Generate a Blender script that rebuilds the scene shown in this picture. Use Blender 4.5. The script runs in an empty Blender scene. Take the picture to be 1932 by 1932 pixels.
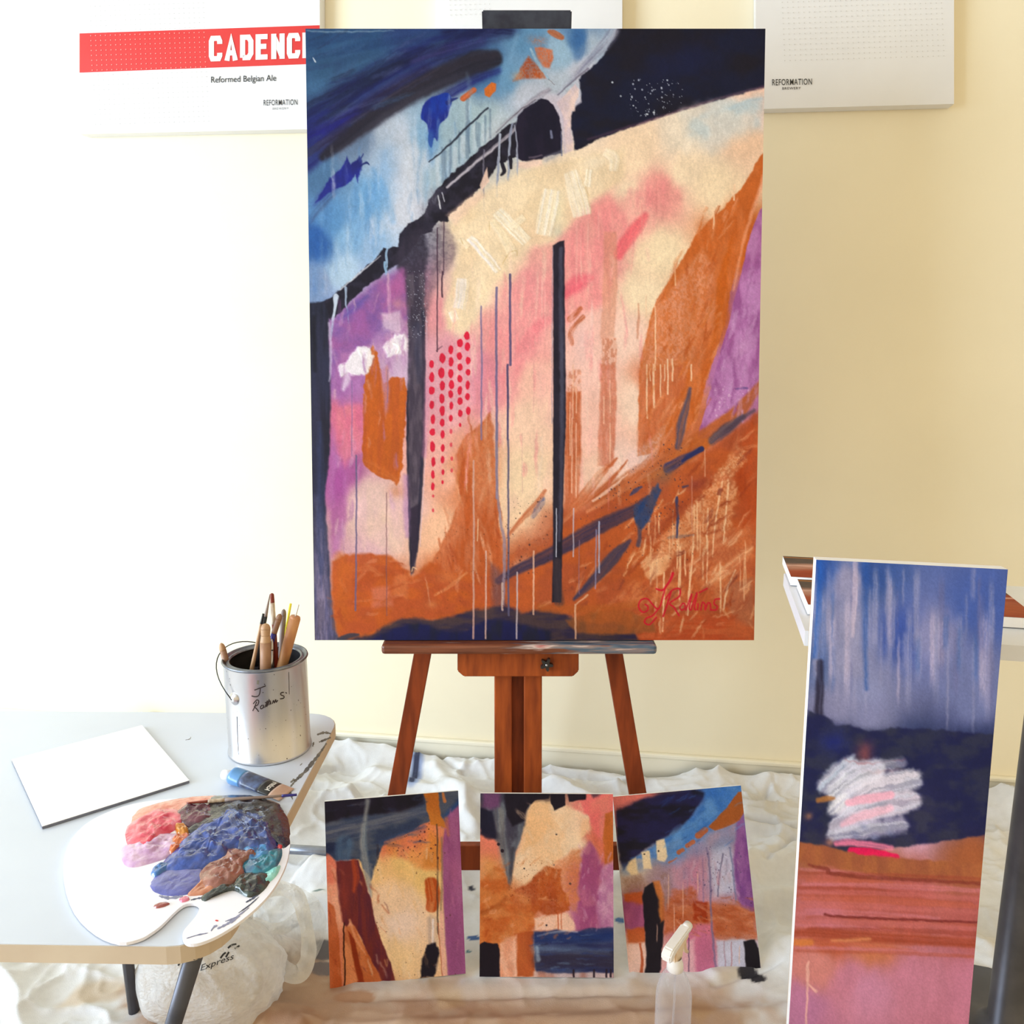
import bpy, bmesh, math, random
import numpy as np
from mathutils import Vector, Matrix
from mathutils.bvhtree import BVHTree

# ------------------------------------------------------------------ camera, world, light, exposure
scene = bpy.context.scene
col = scene.collection
FPX = 1549.0                      # focal length in pixels of the 1932 px frame
PITCH = math.radians(10.5)
CAM_H = 1.51
cam_data = bpy.data.cameras.new('camera')
cam_data.sensor_width = 36.0
cam_data.lens = 36.0 * FPX / 1932.0
cam_data.clip_start = 0.05
cam = bpy.data.objects.new('camera', cam_data)
cam.location = (0, 0, CAM_H)
cam.rotation_euler = (math.pi / 2 - PITCH, 0, 0)
col.objects.link(cam)
scene.camera = cam

scene.view_settings.view_transform = 'Standard'
scene.view_settings.look = 'None'
scene.view_settings.gamma = 1.0
scene.view_settings.use_curve_mapping = False
scene.view_settings.exposure = 0.0

world = bpy.data.worlds.new('world')
scene.world = world
world.use_nodes = True
wn = world.node_tree.nodes['Background']
wn.inputs['Color'].default_value = (1.0, 0.79, 0.46, 1)
wn.inputs['Strength'].default_value = 1.1

def area(name, loc, target, sx, sy, power, color):
    d = bpy.data.lights.new(name, 'AREA')
    d.shape = 'RECTANGLE'; d.size = sx; d.size_y = sy; d.energy = power; d.color = color
    o = bpy.data.objects.new(name, d)
    o.location = loc
    o.rotation_euler = (Vector(target) - Vector(loc)).to_track_quat('-Z', 'Y').to_euler()
    col.objects.link(o)
    return o
# daylight through the wide glazed opening in the left wall
area('window_daylight', (-5.0, -0.35, 1.6), (0.0, 0.25, 1.0), 3.6, 2.4, 405, (0.66, 0.82, 1.0))

# ------------------------------------------------------------------ helpers
def S2L(c):
    c = np.asarray(c, float)
    return np.where(c <= 0.04045, c / 12.92, ((c + 0.055) / 1.055) ** 2.4)
def rgb(r, g, b):
    l = S2L(np.array([r, g, b]) / 255.0)
    return (float(l[0]), float(l[1]), float(l[2]), 1.0)
cp, sp_ = math.cos(PITCH), math.sin(PITCH)
CAM = Vector((0, 0, CAM_H))
def ray(px, py):
    dx = (px - 966) / FPX; dy = -(py - 966) / FPX
    return Vector((dx, cp + dy * sp_, -sp_ + dy * cp))
def at_y(px, py, Y):
    r = ray(px, py); return CAM + r * (Y / r.y)
def at_z(px, py, Z):
    r = ray(px, py); return CAM + r * ((Z - CAM_H) / r.z)
def at_plane(px, py, p0, n):
    r = ray(px, py); return CAM + r * ((p0 - CAM).dot(n) / r.dot(n))

def obj(name, me, material=None, parent=None):
    o = bpy.data.objects.new(name, me)
    col.objects.link(o)
    if material is not None and not me.materials:
        me.materials.append(material)
    if parent is not None:
        o.parent = parent
    return o
def empty(name, loc=(0, 0, 0), rot=(0, 0, 0)):
    o = bpy.data.objects.new(name, None)
    o.empty_display_size = 0.05
    o.location = loc; o.rotation_euler = rot
    col.objects.link(o)
    return o
def tag(o, label=None, cat=None, group=None, kind=None):
    if label: o['label'] = label
    if cat: o['category'] = cat
    if group: o['group'] = group
    if kind: o['kind'] = kind
    return o
def mesh_from(name, verts, faces, smooth=False):
    me = bpy.data.meshes.new(name)
    me.from_pydata([tuple(v) for v in verts], [], faces)
    me.update()
    if smooth:
        me.polygons.foreach_set('use_smooth', [True] * len(me.polygons))
    return me
def bm_mesh(name, bm, smooth=False, fix=True):
    if fix: bmesh.ops.recalc_face_normals(bm, faces=bm.faces[:])
    me = bpy.data.meshes.new(name)
    bm.to_mesh(me); bm.free()
    if smooth:
        me.polygons.foreach_set('use_smooth', [True] * len(me.polygons))
    return me
def box_bm(sx, sy, sz, c=(0, 0, 0), bevel=0.0, seg=2):
    bm = bmesh.new()
    bmesh.ops.create_cube(bm, size=1.0)
    for v in bm.verts:
        v.co = Vector((v.co.x * sx + c[0], v.co.y * sy + c[1], v.co.z * sz + c[2]))
    if bevel > 0:
        bmesh.ops.bevel(bm, geom=bm.edges[:], offset=bevel, segments=seg, affect='EDGES', profile=0.5)
    return bm
def box(name, sx, sy, sz, c, m, parent=None, bevel=0.0, mat=None):
    bm = box_bm(sx, sy, sz, (0, 0, 0) if mat is not None else c, bevel)
    if mat is not None:
        bmesh.ops.transform(bm, matrix=mat, verts=bm.verts[:])
    return obj(name, bm_mesh(name, bm), m, parent)
def beam(name, a, b, w, d, m, parent=None, bevel=0.002, up=(0, 1, 0)):
    """a rectangular bar from a to b; w across, d along the `up` hint (depth)"""
    a = Vector(a); b = Vector(b)
    z = (b - a); L = z.length; z.normalize()
    y = Vector(up); y = (y - z * y.dot(z)).normalized(); x = y.cross(z)
    M = Matrix((x, y, z)).transposed().to_4x4(); M.translation = (a + b) / 2
    return box(name, w, d, L, (0, 0, 0), m, parent, bevel, M)
def prism_bm(pts, n, th):
    """extrude a planar 3-D outline by -n*th"""
    n = Vector(n).normalized()
    bm = bmesh.new()
    a = [bm.verts.new(p) for p in pts]
    b = [bm.verts.new(Vector(p) - n * th) for p in pts]
    bm.faces.new(a); bm.faces.new(list(reversed(b)))
    k = len(a)
    for i in range(k):
        bm.faces.new((a[i], b[i], b[(i + 1) % k], a[(i + 1) % k]))
    return bm
def lathe(name, prof, m, parent=None, seg=48, M=None, smooth=True, cap=False):
    vs = []; fs = []
    for (r, z) in prof:
        for k in range(seg):
            t = 2 * math.pi * k / seg
            vs.append(Vector((r * math.cos(t), r * math.sin(t), z)))
    n = len(prof)
    for i in range(n - 1):
        for k in range(seg):
            k2 = (k + 1) % seg
            fs.append((i * seg + k, i * seg + k2, (i + 1) * seg + k2, (i + 1) * seg + k))
    if cap:
        fs.append(tuple(range(seg - 1, -1, -1))); fs.append(tuple((n - 1) * seg + k for k in range(seg)))
    if M is not None: vs = [M @ v for v in vs]
    me = mesh_from(name, vs, fs, smooth)
    return obj(name, me, m, parent)
def tube_mesh(name, pts, rad, seg=8, flat=None, caps=True):
    """tube through pts; rad scalar or list; flat=(hint, factor) squashes along hint"""
    pts = [Vector(p) for p in pts]
    n = len(pts)
    if not hasattr(rad, '__len__'): rad = [rad] * n
    vs = []; fs = []
    prev = None
    for i, p in enumerate(pts):
        t = (pts[min(i + 1, n - 1)] - pts[max(i - 1, 0)]).normalized()
        if prev is None:
            a = Vector((0, 0, 1)) if abs(t.z) < 0.9 else Vector((1, 0, 0))
            if flat: a = Vector(flat[0])
        else: a = prev
        a = (a - t * a.dot(t))
        if a.length < 1e-5: a = t.orthogonal()
        a.normalize(); prev = a
        b = t.cross(a)
        for k in range(seg):
            th = 2 * math.pi * k / seg
            fa = flat[1] if flat else 1.0
            vs.append(p + (a * math.cos(th) * fa + b * math.sin(th)) * rad[i])
    for i in range(n - 1):
        for k in range(seg):
            k2 = (k + 1) % seg
            fs.append((i * seg + k, i * seg + k2, (i + 1) * seg + k2, (i + 1) * seg + k))
    if caps:
        fs.append(tuple(range(seg - 1, -1, -1))); fs.append(tuple((n - 1) * seg + k for k in range(seg)))
    return mesh_from(name, vs, fs, True)
# ------------------------------------------------------------------ materials
def mat(name, c, rough=0.6, c2=None, scale=20.0, detail=4.0, stretch=(1, 1, 1), bump=0.0, bscale=None, metal=0.0,
        lo=0.35, hi=0.65, spec=0.5, attr=None, coat=0.0, coords='Object'):
    m = bpy.data.materials.new(name); m.use_nodes = True
    nt = m.node_tree; N = nt.nodes; L = nt.links
    b = N['Principled BSDF']
    b.inputs['Roughness'].default_value = rough
    b.inputs['Metallic'].default_value = metal
    b.inputs['Specular IOR Level'].default_value = spec
    b.inputs['Coat Weight'].default_value = coat
    b.inputs['Coat Roughness'].default_value = 0.08
    tc = N.new('ShaderNodeTexCoord'); mp = N.new('ShaderNodeMapping')
    mp.inputs['Scale'].default_value = stretch
    L.new(tc.outputs[coords], mp.inputs['Vector'])
    nz = N.new('ShaderNodeTexNoise'); nz.inputs['Scale'].default_value = scale; nz.inputs['Detail'].default_value = detail
    L.new(mp.outputs['Vector'], nz.inputs['Vector'])
    if attr:
        a = N.new('ShaderNodeAttribute'); a.attribute_name = attr
        mx = N.new('ShaderNodeMix'); mx.data_type = 'RGBA'; mx.blend_type = 'MULTIPLY'
        rp = N.new('ShaderNodeValToRGB')
        rp.color_ramp.elements[0].position = 0.25; rp.color_ramp.elements[0].color = (0.93, 0.93, 0.93, 1)
        rp.color_ramp.elements[1].position = 0.75; rp.color_ramp.elements[1].color = (1.0, 1.0, 1.0, 1)
        L.new(nz.outputs['Fac'], rp.inputs['Fac'])
        mx.inputs['Factor'].default_value = 1.0
        L.new(a.outputs['Color'], mx.inputs['A']); L.new(rp.outputs['Color'], mx.inputs['B'])
        L.new(mx.outputs['Result'], b.inputs['Base Color'])
    else:
        rp = N.new('ShaderNodeValToRGB')
        rp.color_ramp.elements[0].position = lo; rp.color_ramp.elements[0].color = c
        rp.color_ramp.elements[1].position = hi; rp.color_ramp.elements[1].color = c2 if c2 else tuple(min(1.0, x * 1.08) for x in c[:3]) + (1,)
        L.new(nz.outputs['Fac'], rp.inputs['Fac'])
        L.new(rp.outputs['Color'], b.inputs['Base Color'])
    if bump > 0:
        nb = N.new('ShaderNodeTexNoise'); nb.inputs['Scale'].default_value = bscale or scale; nb.inputs['Detail'].default_value = 3
        L.new(mp.outputs['Vector'], nb.inputs['Vector'])
        bp = N.new('ShaderNodeBump'); bp.inputs['Strength'].default_value = bump; bp.inputs['Distance'].default_value = 0.004
        L.new(nb.outputs['Fac'], bp.inputs['Height']); L.new(bp.outputs['Normal'], b.inputs['Normal'])
        if coat > 0: L.new(bp.outputs['Normal'], b.inputs['Coat Normal'])
    return m


# ------------------------------------------------------------------ numpy noise and a small paint box for brushwork on canvases
def catmull(pts, closed=False, sub=6):
    pts = [np.asarray(p, float) for p in pts]
    n = len(pts); out = []
    rng = range(n) if closed else range(n - 1)
    for i in rng:
        if closed: p0, p1, p2, p3 = pts[i - 1], pts[i], pts[(i + 1) % n], pts[(i + 2) % n]
        else: p0, p1, p2, p3 = pts[max(i - 1, 0)], pts[i], pts[i + 1], pts[min(i + 2, n - 1)]
        for k in range(sub):
            t = k / sub
            out.append(0.5 * ((2 * p1) + (-p0 + p2) * t + (2 * p0 - 5 * p1 + 4 * p2 - p3) * t * t + (-p0 + 3 * p1 - 3 * p2 + p3) * t ** 3))
    if not closed: out.append(pts[-1])
    return out

_TAB = {}
def vnoise(x, y, seed=0, octaves=3):
    x = np.asarray(x, np.float32); y = np.asarray(y, np.float32)
    out = np.zeros(np.broadcast(x, y).shape, np.float32); amp = 1.0; tot = 0.0
    seed = int(seed) % 127; T = _TAB.get(seed)
    if T is None: T = _TAB[seed] = np.random.RandomState(seed).rand(256, 256).astype(np.float32)
    for o in range(octaves):
        xi = np.floor(x).astype(np.int32); yi = np.floor(y).astype(np.int32)
        fx = x - xi; fy = y - yi
        fx = fx * fx * (3 - 2 * fx); fy = fy * fy * (3 - 2 * fy)
        a = T[xi & 255, yi & 255]; b = T[(xi + 1) & 255, yi & 255]; c = T[xi & 255, (yi + 1) & 255]; d = T[(xi + 1) & 255, (yi + 1) & 255]
        out += amp * ((a * (1 - fx) + b * fx) * (1 - fy) + (c * (1 - fx) + d * fx) * fy)
        tot += amp; amp *= 0.5; x = x * 2.03 + 17.3; y = y * 2.03 + 9.1
    return out / tot
def sstep(a, b, x):
    t = np.clip((x - a) / (b - a + 1e-9), 0, 1); return t * t * (3 - 2 * t)
def homography(src, dst):
    A = []
    for (x, y), (u, v) in zip(src, dst):
        A.append([x, y, 1, 0, 0, 0, -u * x, -u * y, -u]); A.append([0, 0, 0, x, y, 1, -v * x, -v * y, -v])
    return np.linalg.svd(np.array(A, float))[2][-1].reshape(3, 3)
class Canvas:
    """a grid of paint; strokes are given in sketch coordinates (the pixels of the study the picture was measured from)"""
    def __init__(s, corners, nx, ny, base, seed=1):
        H = homography([(0, 0), (1, 0), (1, 1), (0, 1)], corners)
        u, v = np.meshgrid(np.linspace(0, 1, nx), np.linspace(0, 1, ny))
        w = H[2, 0] * u + H[2, 1] * v + H[2, 2]
        s.X = ((H[0, 0] * u + H[0, 1] * v + H[0, 2]) / w).astype(np.float32)
        s.Y = ((H[1, 0] * u + H[1, 1] * v + H[1, 2]) / w).astype(np.float32)
        s.nx, s.ny = nx, ny
        s.Hi = np.linalg.inv(H)
        s.C = np.empty((ny, nx, 3), np.float32); s.C[:] = np.array(base, np.float32) / 255
        s.Z = np.zeros((ny, nx), np.float32)
        s.k = seed; s.gain = 1.0; s.sat = 1.04
        s.x0, s.x1, s.y0, s.y1 = s.X.min(), s.X.max(), s.Y.min(), s.Y.max()
    def ij(s, x, y):
        q = s.Hi @ np.array([x, y, 1.0]); return q[0] / q[2] * (s.nx - 1), q[1] / q[2] * (s.ny - 1)
    def win(s, xa, ya, xb, yb):
        q = [s.ij(x, y) for x, y in ((xa, ya), (xb, ya), (xb, yb), (xa, yb))]
        I = [t[0] for t in q]; J = [t[1] for t in q]
        i0, i1 = int(np.clip(min(I) - 1, 0, s.nx)), int(np.clip(max(I) + 2, 0, s.nx))
        j0, j1 = int(np.clip(min(J) - 1, 0, s.ny)), int(np.clip(max(J) + 2, 0, s.ny))
        return slice(j0, j1), slice(i0, i1)
    def lay(s, w, a, c, c2=None, n=None):
        c = np.array(c, np.float32) / 255
        if c2 is not None and n is not None:
            c = c + (np.array(c2, np.float32) / 255 - c) * n[..., None]
        s.C[w] += (c - s.C[w]) * a[..., None]
    def points(s, pts, power=3.0):
        """ground: blend scattered colours (x, y, r, g, b)"""
        num = np.zeros_like(s.C); den = np.zeros((s.ny, s.nx, 1), np.float32)
        wx = s.X + 26 * (vnoise(s.X / 30, s.Y / 60, s.k + 5) - 0.5); wy = s.Y + 26 * (vnoise(s.X / 30, s.Y / 60, s.k + 6) - 0.5)
        for (x, y, r, g, b) in pts:
            d = ((wx - x) ** 2 + (wy - y) ** 2 + 60.0)
            q = (1.0 / d ** (power / 2))[..., None]
            num += q * (np.array([r, g, b], np.float32) / 255); den += q
        s.C = num / den
    def mottle(s, amp=0.04, sx=6, sy=6, mask=None):
        n = vnoise(s.X / sx, s.Y / sy, s.k + 77, 3) - 0.5
        s.C = np.clip(s.C * (1 + amp * 2 * n[..., None]), 0, 1)
    def poly(s, pts, c, op=1.0, soft=2.0, rough=3.0, rs=14.0, c2=None, ns=(20, 60), smooth=False, tex=0.0, ts=(4, 4), z=0.0, sub=5, gamma=1.0):
        s.k += 1
        if smooth: pts = catmull(pts, True, sub)
        P = np.array(pts, np.float32)
        m = soft + rough + 4
        w = s.win(P[:, 0].min() - m, P[:, 1].min() - m, P[:, 0].max() + m, P[:, 1].max() + m)
        X = s.X[w]; Y = s.Y[w]
        if X.size == 0: return
        if rough > 0:
            X2 = X + rough * 2 * (vnoise(X / rs, Y / rs, s.k, 3) - 0.5); Y2 = Y + rough * 2 * (vnoise(X / rs, Y / rs, s.k + 31, 3) - 0.5)
        else: X2, Y2 = X, Y
        d2 = np.full(X.shape, 1e12, np.float32); ins = np.zeros(X.shape, bool)
        n = len(P)
        for i in range(n):
            ax, ay = P[i]; bx, by = P[(i + 1) % n]
            ex, ey = bx - ax, by - ay; L2 = ex * ex + ey * ey + 1e-9
            t = np.clip(((X2 - ax) * ex + (Y2 - ay) * ey) / L2, 0, 1)
            d2 = np.minimum(d2, (X2 - ax - t * ex) ** 2 + (Y2 - ay - t * ey) ** 2)
            if ay != by:
                cr = ((ay > Y2) != (by > Y2)) & (X2 < ex * (Y2 - ay) / (by - ay) + ax)
                ins ^= cr
        d = np.sqrt(d2) * np.where(ins, 1, -1)
        a = sstep(-soft, soft, d) * op
        if tex > 0:
            a = a * (1 - tex * sstep(0.42, 0.6, vnoise(X / ts[0], Y / ts[1], s.k + 57, 3)))
        s.lay(w, a, c, c2, sstep(0.3, 0.7, vnoise(X / ns[0], Y / ns[1], s.k + 91)) if c2 is not None else None)
        if z: s.Z[w] += a * z
    def stroke(s, pts, wd, c, op=1.0, soft=2.0, dry=0.0, c2=None, bl=60.0, bw=3.0, rough=1.5, rs=12.0, smooth=True, z=0.0, fade=(0.0, 0.0), sub=5):
        """brush mark along a polyline: width wd (scalar or per point), dry = broken bristle texture along the mark"""
        s.k += 1
        n0 = len(pts)
        wl = list(wd) if hasattr(wd, '__len__') else [wd] * n0
        pp = [(p[0], p[1], q) for p, q in zip(pts, wl)]
        if smooth and n0 > 2: pp = catmull(pp, False, sub)
        P = np.array(pp, np.float32)
        m = P[:, 2].max() / 2 + soft + rough + 3
        w = s.win(P[:, 0].min() - m, P[:, 1].min() - m, P[:, 0].max() + m, P[:, 1].max() + m)
        X = s.X[w]; Y = s.Y[w]
        if X.size == 0: return
        X2 = X + rough * 2 * (vnoise(X / rs, Y / rs, s.k, 2) - 0.5); Y2 = Y + rough * 2 * (vnoise(X / rs, Y / rs, s.k + 31, 2) - 0.5)
        best = np.full(X.shape, 1e9, np.float32); al = np.zeros(X.shape, np.float32); ac = np.zeros(X.shape, np.float32)
        L = 0.0
        for i in range(len(P) - 1):
            ax, ay, aw = P[i]; bx, by, bwid = P[i + 1]
            ex, ey = bx - ax, by - ay; ln = math.hypot(ex, ey) + 1e-6
            t = np.clip(((X2 - ax) * ex + (Y2 - ay) * ey) / (ln * ln), 0, 1)
            dx = X2 - ax - t * ex; dy = Y2 - ay - t * ey
            d = np.hypot(dx, dy) - (aw + (bwid - aw) * t) / 2
            up = d < best
            best = np.where(up, d, best)
            al = np.where(up, L + t * ln, al); ac = np.where(up, (dx * -ey + dy * ex) / ln, ac)
            L += ln
        a = sstep(soft, -soft, best) * op
        br = vnoise(ac / bw + 40, al / bl + 10, s.k + 13, 2)
        if dry > 0: a = a * (1 - dry * sstep(0.40, 0.62, br))
        if fade[0] > 0: a = a * sstep(0, fade[0], al / L)
        if fade[1] > 0: a = a * sstep(0, fade[1], 1 - al / L)
        s.lay(w, a, c, c2, sstep(0.3, 0.7, vnoise(ac / (bw * 1.6) + 9, al / (bl * 1.3) + 3, s.k + 91, 2)) if c2 is not None else None)
        if z: s.Z[w] += a * z * (0.35 + 1.3 * vnoise(ac / 2.2 + 7, al / 80, s.k + 44, 2))
    def scumble(s, inside, box_, n, cols, ang, ln=(20, 70), wd=(3, 9), op=(.15, .45), dry=.55, seed=1, jit=.25):
        """many broken dry-brush touches inside a region"""
        r = random.Random(seed); k = 0; tries = 0
        while k < n and tries < n * 12:
            tries += 1
            x = r.uniform(box_[0], box_[2]); y = r.uniform(box_[1], box_[3])
            if inside is not None and not inside(x, y): continue
            a = ang + r.gauss(0, jit); L = r.uniform(*ln); w = r.uniform(*wd); dx = math.cos(a) * L / 2; dy = math.sin(a) * L / 2
            s.stroke([(x - dx, y - dy), (x + r.uniform(-3, 3), y + r.uniform(-3, 3)), (x + dx, y + dy)], [w * .6, w, w * .5], r.choice(cols), r.uniform(*op), 2.2, dry, bl=r.uniform(14, 50), bw=1.8, rough=2, rs=7, fade=(.2, .25), sub=2)
            k += 1
    def drip(s, x, y0, y1, wd, c, op=0.9, wig=1.5, dx=0.0, soft=0.9, dry=0.0, c2=None, fade=(0.0, 0.0)):
        n = max(4, int((y1 - y0) / 22)); r = random.Random(int(x * 7 + y0 * 3))
        off = 0.0; pts = []
        for i in range(n + 1):
            off = off * 0.8 + r.uniform(-1, 1) * wig * 0.5
            pts.append((x + dx * i / n + off, y0 + (y1 - y0) * i / n))
        s.stroke(pts, wd, c, op, soft, dry, c2, bl=40, bw=2, rough=0.5, rs=8, sub=3, fade=fade)
    def wash(s, x, y, rx, ry, c, op=0.6, ang=0.0, rough=0.35, p=1.0, tex=0.0, ts=(4, 4)):
        s.k += 1
        R = max(rx, ry) * 1.9
        w = s.win(x - R, y - R, x + R, y + R)
        X = s.X[w] - x; Y = s.Y[w] - y
        if X.size == 0: return
        ca, sa = math.cos(ang), math.sin(ang)
        u = (X * ca + Y * sa) / rx; v = (-X * sa + Y * ca) / ry
        q = np.sqrt(u * u + v * v) + rough * 2 * (vnoise(s.X[w] / 22, s.Y[w] / 22, s.k, 3) - 0.5)
        a = op * np.exp(-np.clip(q, 0, None) ** (2 * p) * 1.2)
        if tex > 0: a = a * (1 - tex * sstep(0.42, 0.6, vnoise(s.X[w] / ts[0], s.Y[w] / ts[1], s.k + 57, 3)))
        s.lay(w, a, c)
    def dots(s, pts, c, op=0.95):
        for (x, y, rx, ry) in pts:
            w = s.win(x - rx * 2, y - ry * 2, x + rx * 2, y + ry * 2)
            X = s.X[w]; Y = s.Y[w]
            if X.size == 0: continue
            j = 0.35 * (vnoise(X / 5, Y / 5, int(x + y) % 90, 2) - 0.5)
            q = np.sqrt(((X - x) / rx) ** 2 + ((Y - y) / ry) ** 2) + j
            e = 0.8 / max(min(rx, ry), 0.8)
            s.lay(w, op * sstep(1 + e, 1 - e, q), c)
    def spatter(s, box_, n, c, r0=0.5, r1=1.6, op=0.85, seed=3, inside=None):
        r = random.Random(seed); L = []
        for i in range(n):
            x = r.uniform(box_[0], box_[2]); y = r.uniform(box_[1], box_[3])
            if inside and not inside(x, y): continue
            q = r0 + (r1 - r0) * r.random() ** 3
            L.append((x, y, q, q * r.uniform(0.8, 1.3)))
        for (x, y, a, b) in L:
            w = s.win(x - 3 * a, y - 3 * b, x + 3 * a, y + 3 * b)
            X = s.X[w]; Y = s.Y[w]
            if X.size == 0: continue
            q = np.sqrt(((X - x) / a) ** 2 + ((Y - y) / b) ** 2)
            s.lay(w, op * sstep(1.6, 0.5, q), c)

# ------------------------------------------------------------------ the big abstract painting
def paint_big(nx, ny):
    c = Canvas([(572, 56), (1447, 57), (1425, 1207), (593, 1206)], nx, ny, (240, 212, 180), 11)
    G = '''590 75 38 70 112;680 70 40 72 115;780 75 38 55 108;860 80 35 48 100;600 130 48 82 118;680 120 45 75 112;590 180 62 98 140;640 160 42 66 104
590 320 75 110 150;620 420 92 140 190;590 460 48 92 160;650 450 130 172 212;640 520 178 202 226;600 540 120 145 185;700 380 112 160 205;720 470 150 180 215;745 330 198 203 218
780 300 190 200 215;760 400 206 208 222;740 260 182 190 206;800 260 130 165 195;830 330 165 184 198;850 250 150 175 190;900 230 165 185 195;940 250 190 200 210;960 150 105 148 185
920 130 62 100 145;1000 75 95 140 180;1060 100 150 180 205;1095 80 66 108 160;1120 90 165 180 200;1060 160 180 190 205;1100 140 195 195 210;990 180 185 190 205;1060 200 202 192 206;660 260 100 120 150
900 420 241 214 180;1000 380 244 221 188;1100 330 244 219 190;1200 290 246 216 186;1300 260 236 219 200;1380 230 196 207 215;1420 190 243 200 180;1300 330 246 220 190;1350 350 244 218 185;1200 380 245 219 190
900 560 241 216 186;870 600 239 213 183;1250 480 246 221 187;1220 560 247 222 190;1180 640 246 208 192;1410 270 240 200 170;960 480 243 218 184
1150 420 236 146 144;1100 480 236 150 150;1250 370 233 152 146;1000 560 233 152 152;950 620 236 152 152;1000 700 241 168 162;940 720 236 152 156;880 680 226 152 166;840 700 221 152 166;1100 560 239 156 154
1000 800 246 198 178;1000 900 246 212 178;960 960 246 207 172;1120 620 246 194 182;1110 700 246 198 186;1200 760 246 212 192;1130 800 246 194 178;1190 880 240 202 188;1110 900 240 192 172;1030 480 236 170 160
680 600 150 92 152;650 650 172 112 166;640 720 168 108 166;640 780 206 112 142;640 900 166 88 146;700 950 226 188 178;720 1000 236 198 172;680 1040 206 158 166;760 960 226 182 176;750 560 176 102 152;740 640 188 152 182;760 680 202 172 196
820 600 224 150 156;810 860 236 172 162;850 900 241 178 154;830 1000 241 188 154;870 900 190 100 50;900 1000 184 88 44;860 1080 190 90 40;700 1110 190 90 40;700 1170 195 95 40;1000 1080 190 100 60;1080 1000 184 90 55;1150 950 176 86 50
1150 1080 176 86 40;1200 1150 190 96 50;1300 1000 206 118 72;1400 950 172 72 34;1410 1100 184 86 48;1300 1180 186 82 45;1400 1190 190 95 60;1300 580 206 126 86;1280 680 216 142 106;1390 450 196 96 40;1350 600 190 95 35;1280 800 196 106 66;1240 730 216 132 100
1400 600 166 100 166;1390 700 176 112 172'''
    c.points([tuple(float(v) for v in q.split()) for q in G.replace('\n', ';').split(';')], 4.2)
    # -------- blue sky sweep, upper left
    sky = [(560, 40), (1175, 40), (1150, 85), (1090, 150), (1000, 215), (905, 270), (850, 320), (790, 420), (740, 480), (690, 525), (640, 560), (575, 585), (560, 300)]
    c.stroke([(560, 250), (640, 195), (740, 130), (850, 80), (960, 48)], [60, 60, 54, 50, 40], (26, 28, 96), .85, 16, .35, c2=(22, 24, 66), bl=160, bw=9)
    c.stroke([(565, 300), (640, 245), (720, 190), (800, 140)], [60, 44, 36, 30], (27, 27, 92), .9, 10, .2, c2=(34, 26, 62), bl=150, bw=8)
    c.stroke([(560, 215), (640, 175), (740, 125), (830, 95)], [30, 34, 30, 26], (22, 26, 54), .7, 12, .4, bl=150, bw=7)
    c.stroke([(565, 262), (620, 240), (670, 215)], [24, 26, 16], (32, 30, 120), .6, 9, .3)
    c.stroke([(575, 105), (680, 85), (800, 70), (900, 62)], [44, 40, 26, 14], (50, 86, 126), .55, 14, .45, c2=(36, 62, 104), bl=150, bw=6)
    c.stroke([(590, 165), (650, 140), (720, 110)], [34, 28, 18], (66, 104, 142), .5, 12, .45, bl=100, bw=6)
    c.stroke([(780, 118), (840, 96), (905, 80)], [14, 20, 14], (66, 62, 116), .55, 9, .4, bl=90)
    c.stroke([(840, 62), (900, 58), (960, 60)], [16, 26, 18], (22, 24, 66), .8, 9, .3)
    c.stroke([(605, 298), (640, 272), (690, 232), (760, 185), (830, 148), (890, 122), (930, 113)], [14, 24, 32, 36, 40, 44, 34], (42, 38, 50), .97, 5, .12, c2=(30, 28, 40), bl=140, bw=8, rough=2)
    c.stroke([(640, 285), (720, 225), (800, 175), (870, 145)], [8, 12, 12, 8], (104, 104, 122), .5, 7, .5, bl=120, bw=5)
    c.stroke([(660, 235), (740, 180), (830, 130)], 3, (92, 78, 96), .5, 1.5, .4)
    c.stroke([(808, 196), (850, 178), (900, 150), (940, 136)], [10, 20, 18, 8], (30, 34, 104), .85, 7, .2)
    c.stroke([(612, 292), (680, 236), (760, 182), (840, 144), (915, 118)], [20, 40, 46, 50, 40], (40, 36, 50), .55, 10, .2, bl=120, bw=6)
    c.wash(760, 300, 46, 60, (200, 204, 216), .5); c.wash(740, 420, 40, 60, (200, 206, 220), .4); c.wash(860, 270, 30, 36, (172, 186, 198), .4)
    # light window of sky with streaks
    for (x, y0, y1, w, q, op) in [(745, 250, 470, 34, (205, 208, 222), .55), (770, 260, 420, 22, (212, 214, 226), .5), (720, 280, 330, 20, (196, 200, 216), .5), (800, 300, 400, 12, (140, 176, 208), .55),
                                  (790, 230, 330, 10, (120, 160, 196), .5), (690, 340, 470, 12, (88, 138, 190), .55), (668, 330, 420, 9, (84, 132, 186), .5), (705, 330, 500, 14, (108, 156, 204), .6), (652, 410, 520, 14, (188, 208, 230), .6),
                                  (632, 440, 560, 16, (176, 200, 226), .6), (698, 400, 470, 7, (160, 182, 216), .5), (676, 390, 480, 8, (128, 168, 210), .5), (612, 350, 470, 16, (70, 112, 166), .45), (594, 420, 500, 14, (44, 88, 158), .5),
                                  (720, 420, 500, 8, (140, 180, 220), .5), (742, 400, 490, 14, (196, 206, 226), .5), (610, 510, 570, 18, (170, 176, 200), .4), (590, 490, 570, 10, (84, 120, 176), .5)]:
        c.stroke([(x, y0), (x + 2, (y0 + y1) / 2), (x, y1)], [w * .6, w, w * .5], q, op, w * .45, .3, bl=120, bw=3, fade=(.3, .3))
    c.wash(720, 330, 26, 60, (104, 154, 204), .55, .1)
    c.stroke([(700, 320), (722, 360), (740, 420)], [6, 16, 10], (112, 160, 208), .6, 6, .2)
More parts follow.
